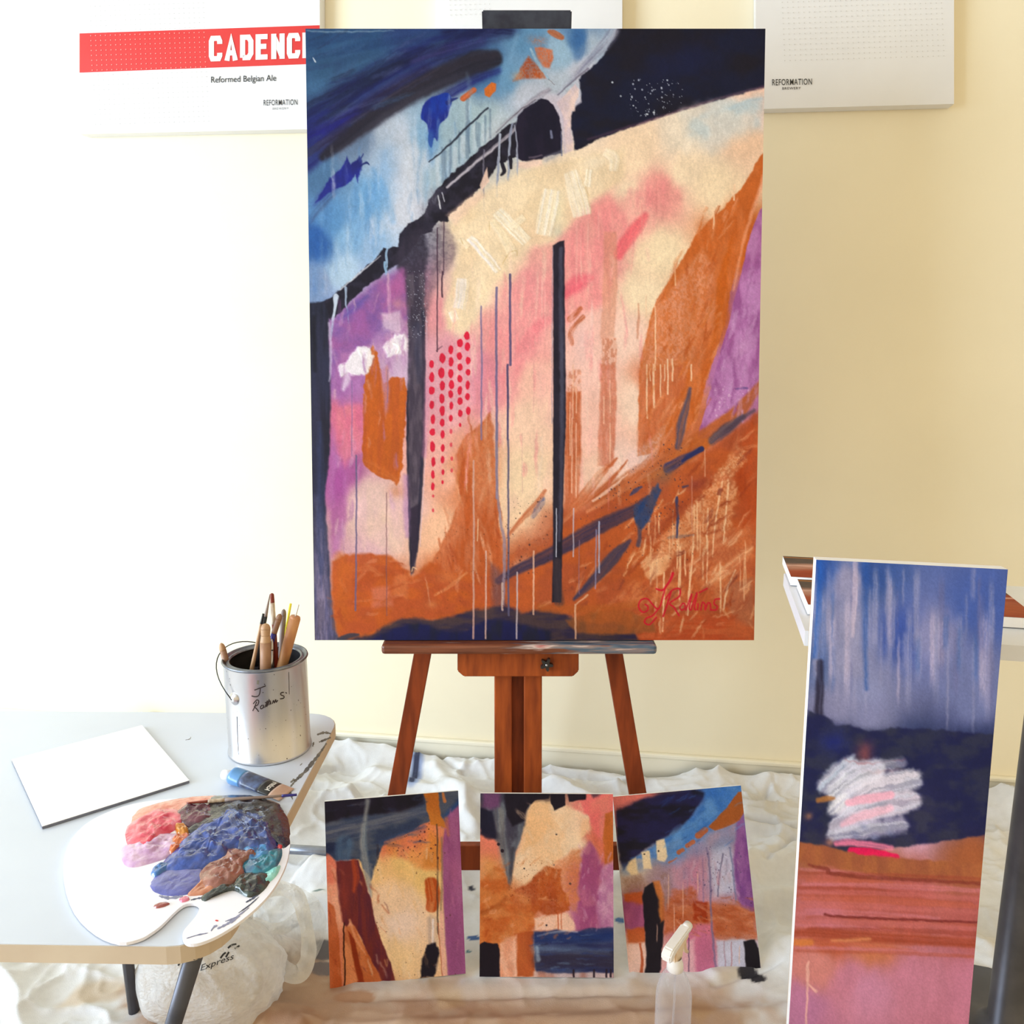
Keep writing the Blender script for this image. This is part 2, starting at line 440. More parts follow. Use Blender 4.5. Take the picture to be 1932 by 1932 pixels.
    # blue blooms
    c.poly([(795, 205), (812, 186), (842, 178), (850, 192), (842, 222), (830, 236), (826, 250), (824, 268), (818, 262), (812, 280), (806, 270), (804, 240), (793, 226)], (26, 38, 128), .97, 1.6, 2, c2=(24, 52, 150), smooth=True)
    c.stroke([(808, 240), (812, 290), (815, 330)], [16, 14, 12], (72, 128, 190), .55, 6, .2, fade=(.2, .5))
    c.stroke([(842, 196), (856, 190), (862, 188)], [8, 5, 2], (30, 40, 110), .9, 1.2)
    c.poly([(598, 372), (618, 340), (640, 320), (652, 298), (658, 312), (668, 304), (676, 296), (680, 308), (678, 322), (672, 348), (668, 330), (660, 342), (650, 352), (634, 358), (612, 370), (592, 386)], (28, 30, 104), .95, 2.2, 2.5, rs=8, c2=(34, 40, 140))
    c.stroke([(676, 316), (688, 309), (693, 312)], [3, 4, 2], (26, 36, 100), .9, 1)
    c.stroke([(676, 303), (682, 293)], [3, 2], (30, 40, 110), .8, 1)
    c.stroke([(590, 388), (620, 360), (640, 345)], [6, 22, 14], (40, 44, 120), .5, 8, .4)
    c.stroke([(582, 420), (600, 395), (625, 370)], [8, 12, 8], (60, 72, 110), .5, 5, .5)
    c.stroke([(588, 112), (591, 118)], [2, 3], (206, 214, 226), .9, .8)
    c.stroke([(575, 60), (640, 62), (740, 60)], [2, 4, 1], (150, 172, 186), .55, 1.6, .3)
    c.scumble(lambda x, y: y < 300 - (x - 572) * .62, (575, 58, 960, 300), 70, [(30, 32, 84), (56, 88, 126), (44, 60, 104), (28, 28, 52), (70, 80, 124)], -.5, (40, 120), (4, 12), (.15, .4), .5, 71, .12)
    c.scumble(lambda x, y: 330 - (x - 572) * .55 < y < 560 - (x - 580) * .62, (580, 200, 900, 560), 80, [(206, 212, 226), (120, 160, 204), (90, 136, 188), (180, 196, 218), (150, 176, 208)], 1.57, (30, 90), (3, 10), (.15, .4), .5, 72, .08)
    # -------- rust dabs in the sky
    R = (184, 84, 38)
    c.stroke([(873, 188), (892, 173)], [11, 11], R, .95, 1.6, .1, c2=(200, 100, 60))
    c.poly([(912, 170), (926, 158), (935, 160), (934, 174), (922, 186), (914, 182)], R, .96, 1.4, 1.5, c2=(206, 104, 40))
    c.poly([(996, 108), (1014, 124), (1028, 150), (985, 152), (968, 156), (982, 132)], R, .93, 3.5, 2.5, c2=(160, 72, 40), tex=.3, ts=(3, 3))
    c.poly([(1008, 92), (1020, 92), (1042, 98), (1044, 112), (1036, 132), (1024, 130), (1012, 108)], (192, 88, 48), .93, 3, 2, c2=(206, 110, 70), tex=.25, ts=(3, 3))
    c.wash(1014, 80, 18, 10, (176, 110, 84), .7, .2, tex=.5, ts=(3, 3))
    c.wash(974, 146, 10, 10, (190, 158, 130), .6)
    c.stroke([(1036, 62), (1050, 68), (1060, 73)], [9, 12, 10], (176, 92, 52), .93, 1.8, .15)
    c.stroke([(1000, 96), (1020, 130), (1036, 152)], [5, 5, 3], (150, 178, 200), .9, 1.2)
    c.stroke([(1034, 152), (1046, 162)], 1.4, (110, 96, 100), .7, .8)
    c.stroke([(975, 70), (968, 92), (962, 120)], [8, 8, 6], (120, 160, 196), .5, 4)
    c.stroke([(1090, 60), (1098, 85), (1092, 108)], [16, 26, 14], (52, 96, 154), .6, 9, .3)
    c.stroke([(1112, 62), (1118, 100), (1100, 130)], [10, 18, 14], (176, 190, 208), .5, 8, .3)
    # railing
    for (x, y0, y1, w) in [(833, 282, 345, 4), (848, 268, 330, 5), (880, 190, 300, 6), (884, 230, 290, 4), (902, 236, 278, 6), (914, 222, 270, 4), (924, 210, 262, 4), (838, 290, 350, 8), (897, 232, 268, 3), (865, 250, 310, 3)]:
        c.stroke([(x, y0), (x, y1)], w, (92, 112, 136), .6, 2, .3, bl=30)
    for (x, y0, y1, w) in [(872, 262, 296, 9), (893, 240, 284, 6), (857, 282, 318, 7), (910, 238, 268, 5), (824, 300, 350, 8)]:
        c.stroke([(x, y0), (x, y1)], w, (196, 204, 214), .55, 2.5, .2)
    c.stroke([(808, 308), (836, 284), (860, 262), (895, 228), (920, 206)], [2.5, 3.5, 4, 4, 3], (40, 44, 60), .95, .9)
    c.stroke([(880, 140), (890, 190), (905, 200)], [4, 10, 8], (110, 134, 156), .35, 5)
    # -------- black diagonal
    K = (26, 22, 34)
    dia = [(836, 345), (850, 332), (880, 305), (905, 282), (930, 262), (948, 247), (962, 236), (972, 234), (975, 250), (974, 300), (960, 305), (942, 310), (930, 325), (920, 345), (904, 358), (880, 378), (850, 405), (842, 420), (828, 418), (812, 438), (796, 442), (785, 460), (770, 480), (750, 500), (730, 512), (716, 524), (690, 540), (662, 566), (640, 590), (622, 606), (612, 600), (600, 590), (584, 590),
           (580, 576), (610, 571), (640, 548), (662, 528), (700, 496), (722, 470), (748, 468), (752, 445), (768, 425), (786, 416), (800, 405), (806, 385), (815, 368)]
    c.poly(dia, K, .98, 1.6, 3.5, rs=10, c2=(38, 34, 50), ns=(12, 12))
    c.stroke([(842, 356), (900, 306), (960, 256), (985, 232)], [5, 6, 6, 5], (196, 188, 200), .9, 1.8, .25, bl=50)
    c.stroke([(832, 358), (880, 316), (932, 270)], 1.6, (50, 46, 60), .85, .9)
    c.stroke([(922, 264), (960, 228), (1000, 196), (1035, 172)], [3, 7, 10, 8], (150, 138, 152), .55, 4, .5, c2=(90, 80, 96), bl=40, bw=3)
    c.stroke([(936, 252), (975, 215), (1010, 190)], 2, (70, 60, 72), .7, 1.2, .4, bl=20)
    c.wash(818, 375, 14, 18, (120, 116, 134), .6, tex=.5, ts=(4, 6))
    c.wash(800, 400, 12, 16, (86, 82, 98), .5, tex=.5, ts=(4, 6))
    c.stroke([(724, 496), (726, 520), (728, 505)], [4, 3, 2], (150, 186, 220), .9, 1)
    c.stroke([(728, 468), (727, 490), (728, 505)], [3, 4, 3], (160, 190, 222), .85, 1)
    c.stroke([(650, 545), (650, 570), (654, 590), (656, 612)], [5, 3, 2.5, 2], (170, 186, 212), .9, 1.2)
    c.stroke([(632, 560), (630, 580), (625, 610), (622, 640)], [10, 6, 5, 3], (196, 206, 224), .95, 1.4)
    c.stroke([(640, 548), (670, 522), (700, 498), (716, 484)], [2, 3, 2, 1], (214, 214, 226), .8, 1)
    c.stroke([(826, 372), (829, 396)], [2, 3], (222, 222, 230), .9, .8)
    c.stroke([(833, 366), (837, 382)], [2, 2], (206, 206, 220), .8, .8)
    # black triangle, upper right
    tri = [(1170, 40), (1470, 40), (1470, 158), (1440, 168), (1400, 180), (1350, 194), (1300, 208), (1250, 222), (1200, 240), (1160, 254), (1120, 270), (1090, 286), (1084, 284), (1083, 262), (1076, 240), (1073, 226), (1082, 208), (1096, 196), (1096, 172), (1092, 152), (1106, 138), (1126, 122), (1140, 106), (1150, 90), (1160, 70)]
    c.poly(tri, (24, 21, 34), .99, 2.2, 2.5, rs=9, c2=(20, 23, 48), ns=(70, 40))
    c.wash(1290, 120, 80, 36, (24, 28, 64), .7, -.2)
    c.stroke([(1110, 266), (1200, 238), (1300, 206), (1400, 178), (1445, 166)], [4, 5, 5, 5, 6], (92, 62, 84), .7, 2.4, .35, bl=30)
    c.stroke([(1160, 62), (1140, 88), (1110, 118), (1080, 150), (1052, 178)], [18, 20, 16, 6, 2], (176, 176, 196), .75, 6, .4, c2=(120, 120, 146), bl=60)
    c.stroke([(1052, 182), (1085, 152), (1110, 132)], [2, 3, 4], (110, 104, 124), .8, 1.2)
    c.spatter((1190, 150, 1290, 225), 110, (190, 196, 216), .5, 1.7, .8, 5, lambda x, y: y < 232 - (x - 1190) * .22)
    c.dots([(1156, 158, 1.8, 1.8), (1235, 215, 2, 2), (1222, 218, 2.4, 1.6), (1196, 202, 1.3, 1.3), (1172, 184, 1.4, 1.4)], (214, 220, 232), .9)
    # arch
    c.poly([(972, 240), (975, 222), (990, 206), (1008, 196), (1020, 188), (1034, 192), (1044, 200), (1052, 216), (1058, 236), (1060, 262), (1060, 292), (1040, 296), (1026, 300), (1022, 304), (1002, 307), (984, 306), (974, 298)], (22, 19, 38), .99, 1.6, 2, rs=8, c2=(30, 24, 44))
    c.stroke([(1062, 210), (1066, 232), (1066, 262), (1066, 290)], [10, 9, 8, 6], (196, 178, 196), .9, 2.2, .25, bl=40)
    c.poly([(1050, 196), (1066, 180), (1086, 160), (1094, 172), (1092, 186), (1082, 200), (1078, 222), (1078, 250), (1082, 285), (1070, 290), (1066, 260), (1062, 222)], (212, 190, 198), .92, 2, 2, c2=(232, 204, 198), ns=(14, 20))
    c.stroke([(1082, 192), (1082, 210)], [8, 6], (236, 208, 200), .9, 2)
    c.stroke([(1040, 250), (1041, 262)], [4, 5], (150, 156, 186), .75, 1.5)
    c.stroke([(1058, 250), (1060, 296)], [2, 3], (112, 116, 146), .7, 1, .3)
    c.stroke([(998, 300), (1022, 296)], [4, 3], (110, 96, 112), .7, 1.4, .3)
    c.stroke([(1030, 302), (1060, 288)], [10, 6], (150, 152, 166), .55, 4, .3)
    c.poly([(976, 308), (1022, 303), (1024, 318), (976, 320)], (240, 206, 190), .9, 3, 2)
    for p in [[(966, 236), (962, 262), (960, 300), (958, 342)], [(942, 256), (940, 300), (938, 345), (937, 372)]]:
        c.stroke(p, [4, 5, 4, 4], (176, 182, 200), .95, 1, c2=(140, 146, 170))
    c.stroke([(970, 238), (974, 270), (976, 310), (976, 338)], [2, 3, 3, 2], (166, 170, 190), .85, 1)
    c.stroke([(912, 285), (912, 340), (912, 400)], [3, 3, 3], (120, 116, 134), .75, 1)
    c.poly([(918, 318), (922, 345), (908, 362), (904, 352)], (240, 204, 186), .9, 1.5, 1.5)
    c.stroke([(946, 308), (950, 325), (944, 332)], [7, 8, 4], K, .95, 1.2)
    c.stroke([(962, 300), (964, 320)], [8, 4], K, .95, 1.2)
    # charcoal patch left of centre and dark column
    c.poly([(738, 490), (765, 455), (800, 440), (838, 420), (850, 440), (862, 470), (858, 492), (848, 508), (828, 528), (812, 560), (804, 620), (806, 660), (796, 600), (790, 520), (775, 540), (752, 505)], (92, 72, 90), .55, 9, 5, c2=(58, 50, 68), tex=.3, ts=(6, 5))
    c.poly([(745, 488), (760, 455), (786, 425), (800, 440), (806, 470), (800, 520), (798, 620), (770, 620), (765, 560), (762, 525), (748, 510)], (52, 46, 62), .93, 6, 4, c2=(36, 32, 48), tex=.15, ts=(4, 4))
    col_ = [(766, 520), (798, 518), (800, 600), (802, 700), (801, 800), (799, 870), (794, 960), (788, 1030), (784, 1062), (780, 1080), (775, 1085), (772, 1050), (770, 960), (768, 880), (766, 800), (768, 700), (769, 620), (764, 570)]
    c.poly(col_, (60, 52, 68), .95, 2.5, 1.5, c2=(84, 74, 88), ns=(8, 40))
    c.stroke([(797, 590), (799, 700), (798, 820), (793, 930), (786, 1040)], [6, 6, 6, 6, 4], (34, 32, 52), .8, 2, .2, bl=80)
    c.stroke([(768, 740), (768, 850), (771, 960), (776, 1078)], [4, 4, 4, 3], (30, 28, 44), .85, 1.5, .2)
    c.stroke([(786, 620), (788, 660), (790, 720)], [20, 16, 8], (52, 56, 82), .5, 6, .3)
    c.poly([(772, 960), (792, 950), (786, 1050), (776, 1080)], (44, 34, 52), .85, 3, 1.5)
    c.spatter((764, 510, 806, 640), 150, (184, 184, 202), .4, 1.1, .7, 8)
    c.stroke([(803, 600), (804, 720), (803, 830), (798, 930), (792, 1030)], 1.6, (206, 178, 190), .7, .9)
    # purple passage
    c.poly([(622, 612), (640, 596), (690, 548), (730, 520), (760, 508), (766, 560), (766, 640), (730, 650), (700, 650), (640, 670), (622, 740)], (152, 88, 150), .72, 8, 5, c2=(120, 84, 156), ns=(26, 26), tex=.25, ts=(8, 8))
    c.stroke([(640, 600), (665, 582), (690, 560)], [10, 14, 8], (92, 80, 156), .6, 6, .3)
    c.stroke([(756, 515), (745, 545), (735, 570)], [14, 20, 12], (186, 96, 152), .5, 8, .3)
    c.wash(750, 575, 16, 14, (226, 150, 150), .6)
    c.stroke([(730, 520), (732, 560), (734, 610)], [5, 6, 4], (222, 176, 196), .6, 2.5, .3)
    c.poly([(718, 594), (752, 588), (760, 612), (755, 632), (720, 620)], (216, 190, 208), .75, 5, 4)
    c.wash(680, 640, 34, 22, (150, 90, 152), .6, -.3, tex=.3, ts=(7, 7))
    c.poly([(700, 640), (735, 625), (770, 680), (766, 720), (740, 716), (722, 690), (702, 660)], (206, 176, 206), .6, 8, 5, c2=(180, 130, 180), tex=.3)
    c.poly([(628, 700), (660, 720), (684, 700), (684, 760), (640, 765), (625, 740)], (176, 122, 180), .6, 8, 4, c2=(150, 90, 156))
    c.poly([(628, 770), (684, 766), (680, 850), (648, 880), (632, 850)], (212, 104, 132), .6, 9, 4, c2=(226, 130, 140))
    c.poly([(622, 800), (640, 870), (652, 900), (656, 980), (640, 1036), (624, 1050), (620, 950)], (160, 78, 146), .7, 8, 4, c2=(176, 108, 166))
    c.poly([(660, 920), (690, 905), (745, 935), (762, 990), (762, 1040), (700, 1050), (668, 1040), (656, 990)], (230, 194, 182), .55, 14, 4, c2=(222, 180, 186))
    c.stroke([(764, 900), (766, 960), (768, 1010)], [10, 12, 8], (172, 126, 176), .6, 5)
    c.stroke([(806, 720), (804, 800), (800, 860)], [10, 12, 8], (206, 130, 166), .5, 5)
    # dark left edge column
    c.poly([(570, 574), (610, 570), (618, 600), (620, 660), (622, 760), (620, 860), (612, 930), (614, 990), (620, 1040), (622, 1100), (628, 1160), (640, 1215), (575, 1215), (570, 900)], (42, 44, 66), .97, 3, 2, c2=(32, 32, 46), ns=(10, 120))
    c.poly([(596, 940), (612, 1000), (618, 1080), (626, 1150), (638, 1215), (588, 1215), (590, 1080)], (150, 134, 162), .8, 14, 3, c2=(112, 106, 146), ns=(5, 60), tex=.25, ts=(3, 20))
    c.stroke([(600, 800), (604, 900), (602, 1000), (606, 1080)], [8, 14, 14, 10], (52, 60, 96), .6, 5, .4, bl=100)
    c.stroke([(590, 600), (592, 700)], [8, 8], (26, 24, 34), .7, 3)
    c.stroke([(618, 612), (622, 660), (620, 720)], [4, 5, 3], (206, 196, 220), .6, 2)
    # orange pillar, left
    O = (190, 92, 32)
    c.poly([(686, 718), (690, 690), (694, 664), (702, 655), (710, 668), (716, 696), (724, 724), (738, 712), (762, 712), (766, 740), (764, 800), (758, 850), (760, 880), (748, 918), (736, 906), (724, 904), (706, 894), (690, 882), (682, 868), (684, 800)], O, .97, 2, 3, rs=9, c2=(180, 84, 34), ns=(7, 90))
    c.poly([(716, 700), (730, 690), (734, 735), (728, 790), (724, 770)], (186, 130, 160), .7, 4, 2, c2=(196, 110, 70))
    c.stroke([(688, 870), (720, 890), (748, 905)], [10, 14, 8], (196, 104, 50), .6, 4, .5, bl=20)
    c.wash(748, 928, 16, 14, (204, 130, 90), .55)
    # white blooms
    Wt = (240, 234, 238)
    c.poly([(738, 640), (750, 630), (764, 630), (770, 645), (768, 660), (756, 672), (740, 670), (728, 676), (722, 656)], Wt, .93, 4, 4, rs=8, z=1.0, tex=.1)
    c.poly([(660, 668), (676, 656), (694, 658), (704, 674), (700, 692), (690, 708), (672, 710), (650, 706), (640, 712), (636, 692), (652, 684)], Wt, .93, 3, 4, rs=8, z=1.0)
    c.stroke([(644, 700), (652, 715), (646, 734)], [14, 14, 8], (230, 214, 232), .7, 4, .3)
    c.stroke([(740, 648), (752, 658), (748, 668)], [3, 4, 2], (252, 250, 250), .9, 1.2, z=.8)
    c.stroke([(676, 664), (688, 690)], [6, 4], (252, 250, 250), .7, 2, z=.8)
    # cream centre and impasto
    c.poly([(842, 560), (850, 545), (856, 510), (862, 470), (850, 430), (880, 395), (920, 362), (960, 338), (1000, 322), (1060, 306), (1100, 300), (1180, 280), (1180, 340), (1120, 380), (1080, 420), (1044, 462), (1000, 470), (960, 492), (935, 540), (918, 560), (900, 590), (892, 610), (870, 630), (842, 622), (835, 590)], (242, 217, 184), .85, 8, 4, c2=(236, 208, 172), ns=(40, 40))
    c.poly([(842, 408), (880, 378), (905, 360), (915, 372), (880, 402), (858, 428)], (240, 200, 178), .6, 6, 3)
    c.wash(1050, 400, 18, 40, (228, 222, 190), .6)
    c.wash(1052, 440, 12, 14, (196, 196, 180), .5)
    for p, w, q in [([(926, 416), (948, 446), (970, 484)], [12, 16, 20], (247, 226, 192)), ([(884, 448), (912, 480), (942, 516)], [14, 17, 15], (246, 238, 238)), ([(866, 452), (884, 470)], [8, 9], (248, 230, 202)), ([(936, 400), (964, 428), (996, 460)], [20, 23, 20], (250, 241, 226)),
                    ([(1042, 358), (1034, 400), (1024, 448)], [30, 34, 30], (250, 241, 230)), ([(1076, 324), (1090, 370), (1100, 412)], [26, 34, 36], (248, 234, 216)), ([(1114, 322), (1108, 356)], [14, 14], (251, 243, 232)), ([(872, 526), (870, 556), (864, 586)], [22, 24, 24], (244, 234, 234)), ([(852, 588), (860, 608)], [14, 12], (246, 238, 234)),
                    ([(1140, 288), (1160, 300), (1158, 326)], [16, 20, 16], (247, 229, 206)), ([(962, 434), (990, 410)], [14, 14], (247, 228, 198))]:
        c.stroke(p, w, q, .9, 2.5, .3, bl=120, bw=2.0, z=.55, c2=(246, 228, 200), fade=(.05, .05))
    c.stroke([(948, 500), (960, 480), (974, 474), (976, 484)], [1.6, 2, 2, 1.5], (214, 182, 130), .7, .8)
    c.stroke([(922, 420), (922, 438)], [1.6, 2], (208, 178, 128), .7, .8)
    c.stroke([(868, 452), (872, 462)], [1.5, 2], (206, 176, 130), .7, .8)
    c.stroke([(1102, 350), (1112, 372)], [1.2, 1.6], (222, 190, 140), .6, .8)
    c.wash(1120, 310, 40, 14, (246, 228, 204), .6, -.3)
    # pale blue smudge
    c.poly([(1290, 215), (1340, 200), (1400, 188), (1442, 182), (1442, 240), (1400, 262), (1340, 285), (1300, 260)], (196, 208, 214), .8, 18, 6, c2=(222, 214, 206), ns=(40, 30))
    c.wash(1410, 205, 34, 14, (170, 196, 212), .7, -.2)
    c.stroke([(1380, 208), (1410, 196), (1440, 190)], [4, 8, 8], (160, 190, 210), .5, 4, .4)
    # pinks
    c.poly([(1040, 486), (1080, 452), (1130, 400), (1180, 372), (1230, 340), (1260, 345), (1255, 375), (1280, 362), (1255, 400), (1225, 440), (1190, 470), (1180, 510), (1140, 560), (1105, 590), (1065, 620), (1050, 600)], (234, 144, 146), .72, 16, 8, c2=(240, 166, 158), ns=(9, 60), tex=.15, ts=(6, 30))
    c.wash(1230, 375, 22, 26, (226, 128, 132), .6, -.5)
    c.stroke([(1168, 482), (1185, 455), (1205, 428), (1218, 410)], [20, 24, 22, 14], (234, 102, 112), .85, 5, .15)
    c.stroke([(1066, 556), (1090, 536), (1110, 526)], [18, 30, 16], (236, 104, 122), .85, 7, .15)
    c.stroke([(1104, 536), (1118, 526)], [8, 5], (234, 116, 128), .7, 3)
    c.stroke([(984, 660), (1005, 630), (1030, 605)], [20, 24, 16], (236, 108, 126), .8, 7, .15)
    c.stroke([(955, 715), (985, 670), (1010, 640)], [30, 26, 20], (236, 128, 140), .55, 10, .2)
    c.wash(1000, 530, 24, 40, (232, 146, 152), .7)
    c.poly([(935, 560), (960, 540), (990, 510), (1010, 505), (1042, 480), (1046, 600), (1020, 660), (960, 740), (900, 745), (890, 650), (912, 600)], (235, 148, 152), .5, 14, 6, c2=(238, 168, 166), ns=(8, 50))
    c.poly([(805, 640), (850, 630), (885, 640), (905, 700), (900, 760), (860, 810), (806, 830)], (222, 152, 170), .6, 14, 5, c2=(226, 164, 176))
    c.poly([(905, 660), (935, 680), (945, 740), (930, 790), (900, 780), (890, 720)], (206, 120, 146), .5, 14, 5)
    c.poly([(990, 690), (1044, 680), (1044, 940), (1000, 950), (960, 960), (955, 800)], (245, 198, 182), .5, 16, 6, c2=(244, 210, 180))
    c.wash(985, 905, 28, 60, (244, 214, 176), .7)
    c.wash(1100, 640, 16, 40, (248, 206, 206), .6)
    for x, y0, y1, w, q in [(1088, 400, 560, 3, (244, 176, 170)), (1110, 410, 520, 2, (248, 196, 186)), (1130, 390, 470, 3, (244, 176, 168)), (1118, 560, 700, 5, (246, 206, 200)), (1212, 380, 460, 3, (226, 140, 136)), (1096, 440, 540, 2, (246, 184, 176)), (1028, 540, 640, 3, (244, 182, 176)), (1022, 520, 620, 2, (248, 200, 190)), (972, 560, 700, 2, (214, 140, 150)), (1150, 660, 900, 12, (248, 214, 202)), (1240, 340, 420, 2, (216, 130, 130))]:
        c.drip(x, y0, y1, w, q, .55, 1, fade=(.2, .3), soft=1.5)
    # rust verticals in the middle
    def ruststrip(x0, x1, y0, y1, op, tex, q=(200, 118, 84), q2=(186, 92, 56)):
        c.poly([(x0, y0), (x1, y0), (x1 + 2, (y0 + y1) / 2), (x1 - 4, y1), (x0 - 6, y1), (x0 - 2, (y0 + y1) / 2)], q, op, 3, 2, c2=q2, ns=(5, 60), tex=tex, ts=(4, 8))
    ruststrip(1140, 1164, 440, 640, .55, .1, (206, 136, 110), (216, 150, 120))
    ruststrip(1138, 1163, 640, 700, .6, .6)
    ruststrip(1134, 1162, 690, 880, .8, .15, (204, 118, 92), (196, 106, 76))
    ruststrip(1072, 1096, 700, 780, .55, .7)
    ruststrip(1068, 1096, 740, 960, .93, .12, (184, 88, 48), (200, 110, 74))
    c.stroke([(1096, 584), (1076, 604)], [8, 12], (184, 92, 56), .8, 2, .5, bl=14, bw=3)
    c.stroke([(1100, 600), (1078, 628), (1080, 650)], [8, 10, 8], (188, 98, 62), .8, 2, .5, bl=18, bw=3)
    c.stroke([(1206, 575), (1206, 610), (1204, 640)], [2, 5, 3], (206, 138, 110), .7, 2)
    for x, y0, y1 in [(1082, 690, 790), (1088, 730, 780), (1076, 760, 860), (1152, 720, 780), (1140, 750, 800), (1088, 800, 940), (1080, 790, 930), (1152, 800, 880)]:
        c.drip(x, y0, y1, 2.2, (240, 188, 160), .75, .8, soft=1)
    # big rust leaf, upper right
    leaf = [(1447, 285), (1436, 300), (1410, 345), (1380, 382), (1350, 410), (1312, 450), (1290, 490), (1265, 530), (1240, 570), (1226, 610), (1216, 650), (1208, 700), (1206, 800), (1205, 860), (1260, 855), (1318, 790), (1330, 740), (1345, 690), (1362, 640), (1378, 570), (1392, 500), (1410, 430), (1430, 380), (1440, 350), (1447, 330)]
    c.poly(leaf, (196, 98, 42), .97, 2, 3, rs=12, c2=(206, 112, 60), ns=(14, 60))
    c.poly([(1326, 470), (1350, 500), (1345, 560), (1335, 620), (1310, 680), (1280, 690), (1212, 700), (1222, 640), (1236, 590), (1262, 560), (1290, 520)], (226, 152, 120), .82, 6, 5, c2=(212, 132, 92), tex=.55, ts=(3.2, 4.5))
    c.poly([(1340, 500), (1356, 540), (1346, 620), (1322, 700), (1306, 720), (1300, 690), (1330, 600)], (214, 130, 92), .6, 6, 4, c2=(200, 110, 66))
    c.poly([(1384, 440), (1372, 560), (1352, 640), (1330, 720), (1310, 780), (1340, 690), (1350, 620), (1355, 530)], (198, 96, 30), .8, 4, 3, c2=(188, 86, 28))
    c.stroke([(1300, 700), (1290, 730), (1265, 770), (1246, 800)], [10, 18, 20, 16], (196, 96, 36), .85, 3, .2)
    c.poly([(1208, 700), (1300, 690), (1296, 730), (1270, 780), (1240, 820), (1206, 860)], (196, 104, 66), .8, 5, 4, c2=(206, 120, 84), ns=(6, 40))
    for x, y0, y1, w in [(1221, 690, 790, 3), (1235, 690, 770, 4), (1238, 580, 700, 2.5), (1247, 690, 750, 2.5), (1262, 680, 745, 3), (1270, 680, 720, 3), (1276, 500, 540, 3), (1306, 690, 720, 3), (1220, 560, 600, 2), (1255, 690, 720, 2), (1228, 690, 720, 2), (1348, 400, 434, 3.5), (1388, 352, 380, 3.5)]:
        c.drip(x, y0, y1, w, (246, 206, 172), .85, 1.6, soft=1)
    c.stroke([(1447, 330), (1432, 372), (1415, 425), (1398, 490), (1386, 550)], [8, 7, 6, 5, 4], (236, 160, 124), .7, 3)
    # purple sail, right
    c.poly([(1450, 385), (1436, 400), (1424, 430), (1412, 470), (1400, 520), (1390, 560), (1378, 610), (1366, 650), (1352, 700), (1338, 750), (1325, 800), (1316, 832), (1340, 826), (1375, 800), (1400, 770), (1420, 730), (1440, 710), (1450, 700)], (156, 88, 150), .97, 1.5, 1.5, c2=(186, 124, 182), ns=(16, 36))
    c.poly([(1420, 500), (1436, 510), (1432, 640), (1410, 720), (1372, 790), (1350, 790), (1380, 690), (1400, 600)], (196, 140, 196), .6, 10, 6, tex=.5, ts=(5, 8))
    c.wash(1402, 660, 14, 40, (208, 158, 204), .6, .2, tex=.3)
    c.spatter((1350, 715, 1430, 800), 130, (222, 182, 216), .6, 2.2, .6, 12, lambda x, y: x + (y - 715) * .9 < 1440)
    c.stroke([(1390, 735), (1412, 734)], [3, 4], (92, 70, 132), .7, 1.5)
    # -------- ochre sweep below the sail
    c.stroke([(1445, 715), (1418, 752), (1385, 790), (1340, 822), (1300, 850), (1250, 880), (1200, 910), (1140, 950)], [10, 20, 30, 34, 40, 46, 50, 40], (190, 98, 40), .95, 4, .12, c2=(176, 92, 52), bl=120, bw=6)
    # lower right ground
    c.poly([(1447, 775), (1400, 800), (1340, 850), (1290, 880), (1230, 905), (1150, 945), (1070, 985), (1000, 1020), (950, 1060), (930, 1130), (950, 1215), (1447, 1215)], (186, 88, 42), .93, 8, 5, c2=(170, 80, 46), ns=(40, 30))
    c.poly([(1425, 785), (1432, 1000), (1400, 1000), (1390, 900), (1400, 830)], (170, 66, 26), .85, 8, 4, c2=(184, 80, 40))
    c.poly([(1392, 845), (1412, 852), (1402, 880), (1380, 900), (1392, 930), (1380, 1000), (1340, 1030), (1280, 1050), (1230, 1060), (1260, 1000), (1310, 950), (1350, 900)], (228, 166, 122), .85, 7, 7, rs=10, c2=(214, 138, 92), tex=.5, ts=(3.5, 3.5))
    c.poly([(1222, 1050), (1250, 1040), (1270, 1052), (1255, 1080), (1230, 1100), (1214, 1080)], (240, 186, 140), .85, 4, 5, rs=9, c2=(226, 160, 112))
    c.poly([(1190, 1100), (1220, 1090), (1300, 1100), (1400, 1050), (1425, 1040), (1425, 1100), (1400, 1130), (1330, 1140), (1250, 1140), (1180, 1145), (1150, 1140)], (216, 128, 78), .7, 10, 6, c2=(198, 98, 54), tex=.4, ts=(7, 5))
    c.poly([(1346, 1000), (1380, 1010), (1425, 990), (1425, 1050), (1390, 1090), (1330, 1110), (1300, 1080), (1320, 1030)], (210, 124, 80), .6, 10, 6, tex=.4, ts=(4, 5))
    c.stroke([(1330, 1110), (1370, 1075), (1420, 1035)], [8, 14, 10], (238, 186, 140), .6, 4, .5, bl=30)
    c.poly([(1378, 1100), (1425, 1090), (1425, 1185), (1390, 1180), (1375, 1150)], (176, 102, 70), .8, 6, 4)
    c.poly([(1200, 1155), (1380, 1160), (1425, 1185), (1425, 1215), (1190, 1215)], (190, 76, 40), .75, 8, 3, c2=(200, 96, 54), ns=(50, 6))
    rr = random.Random(4)
    for i in range(26):
        x = rr.uniform(1225, 1420); y0 = 930 + rr.random() * 140 + max(0, 1300 - x) * .5; y1 = y0 + rr.uniform(25, 110)
        c.drip(x, y0, min(y1, 1190), rr.uniform(2, 3.4), (240, 190, 146), rr.uniform(.5, .9), 2.2, soft=1.1, fade=(.1, .15))
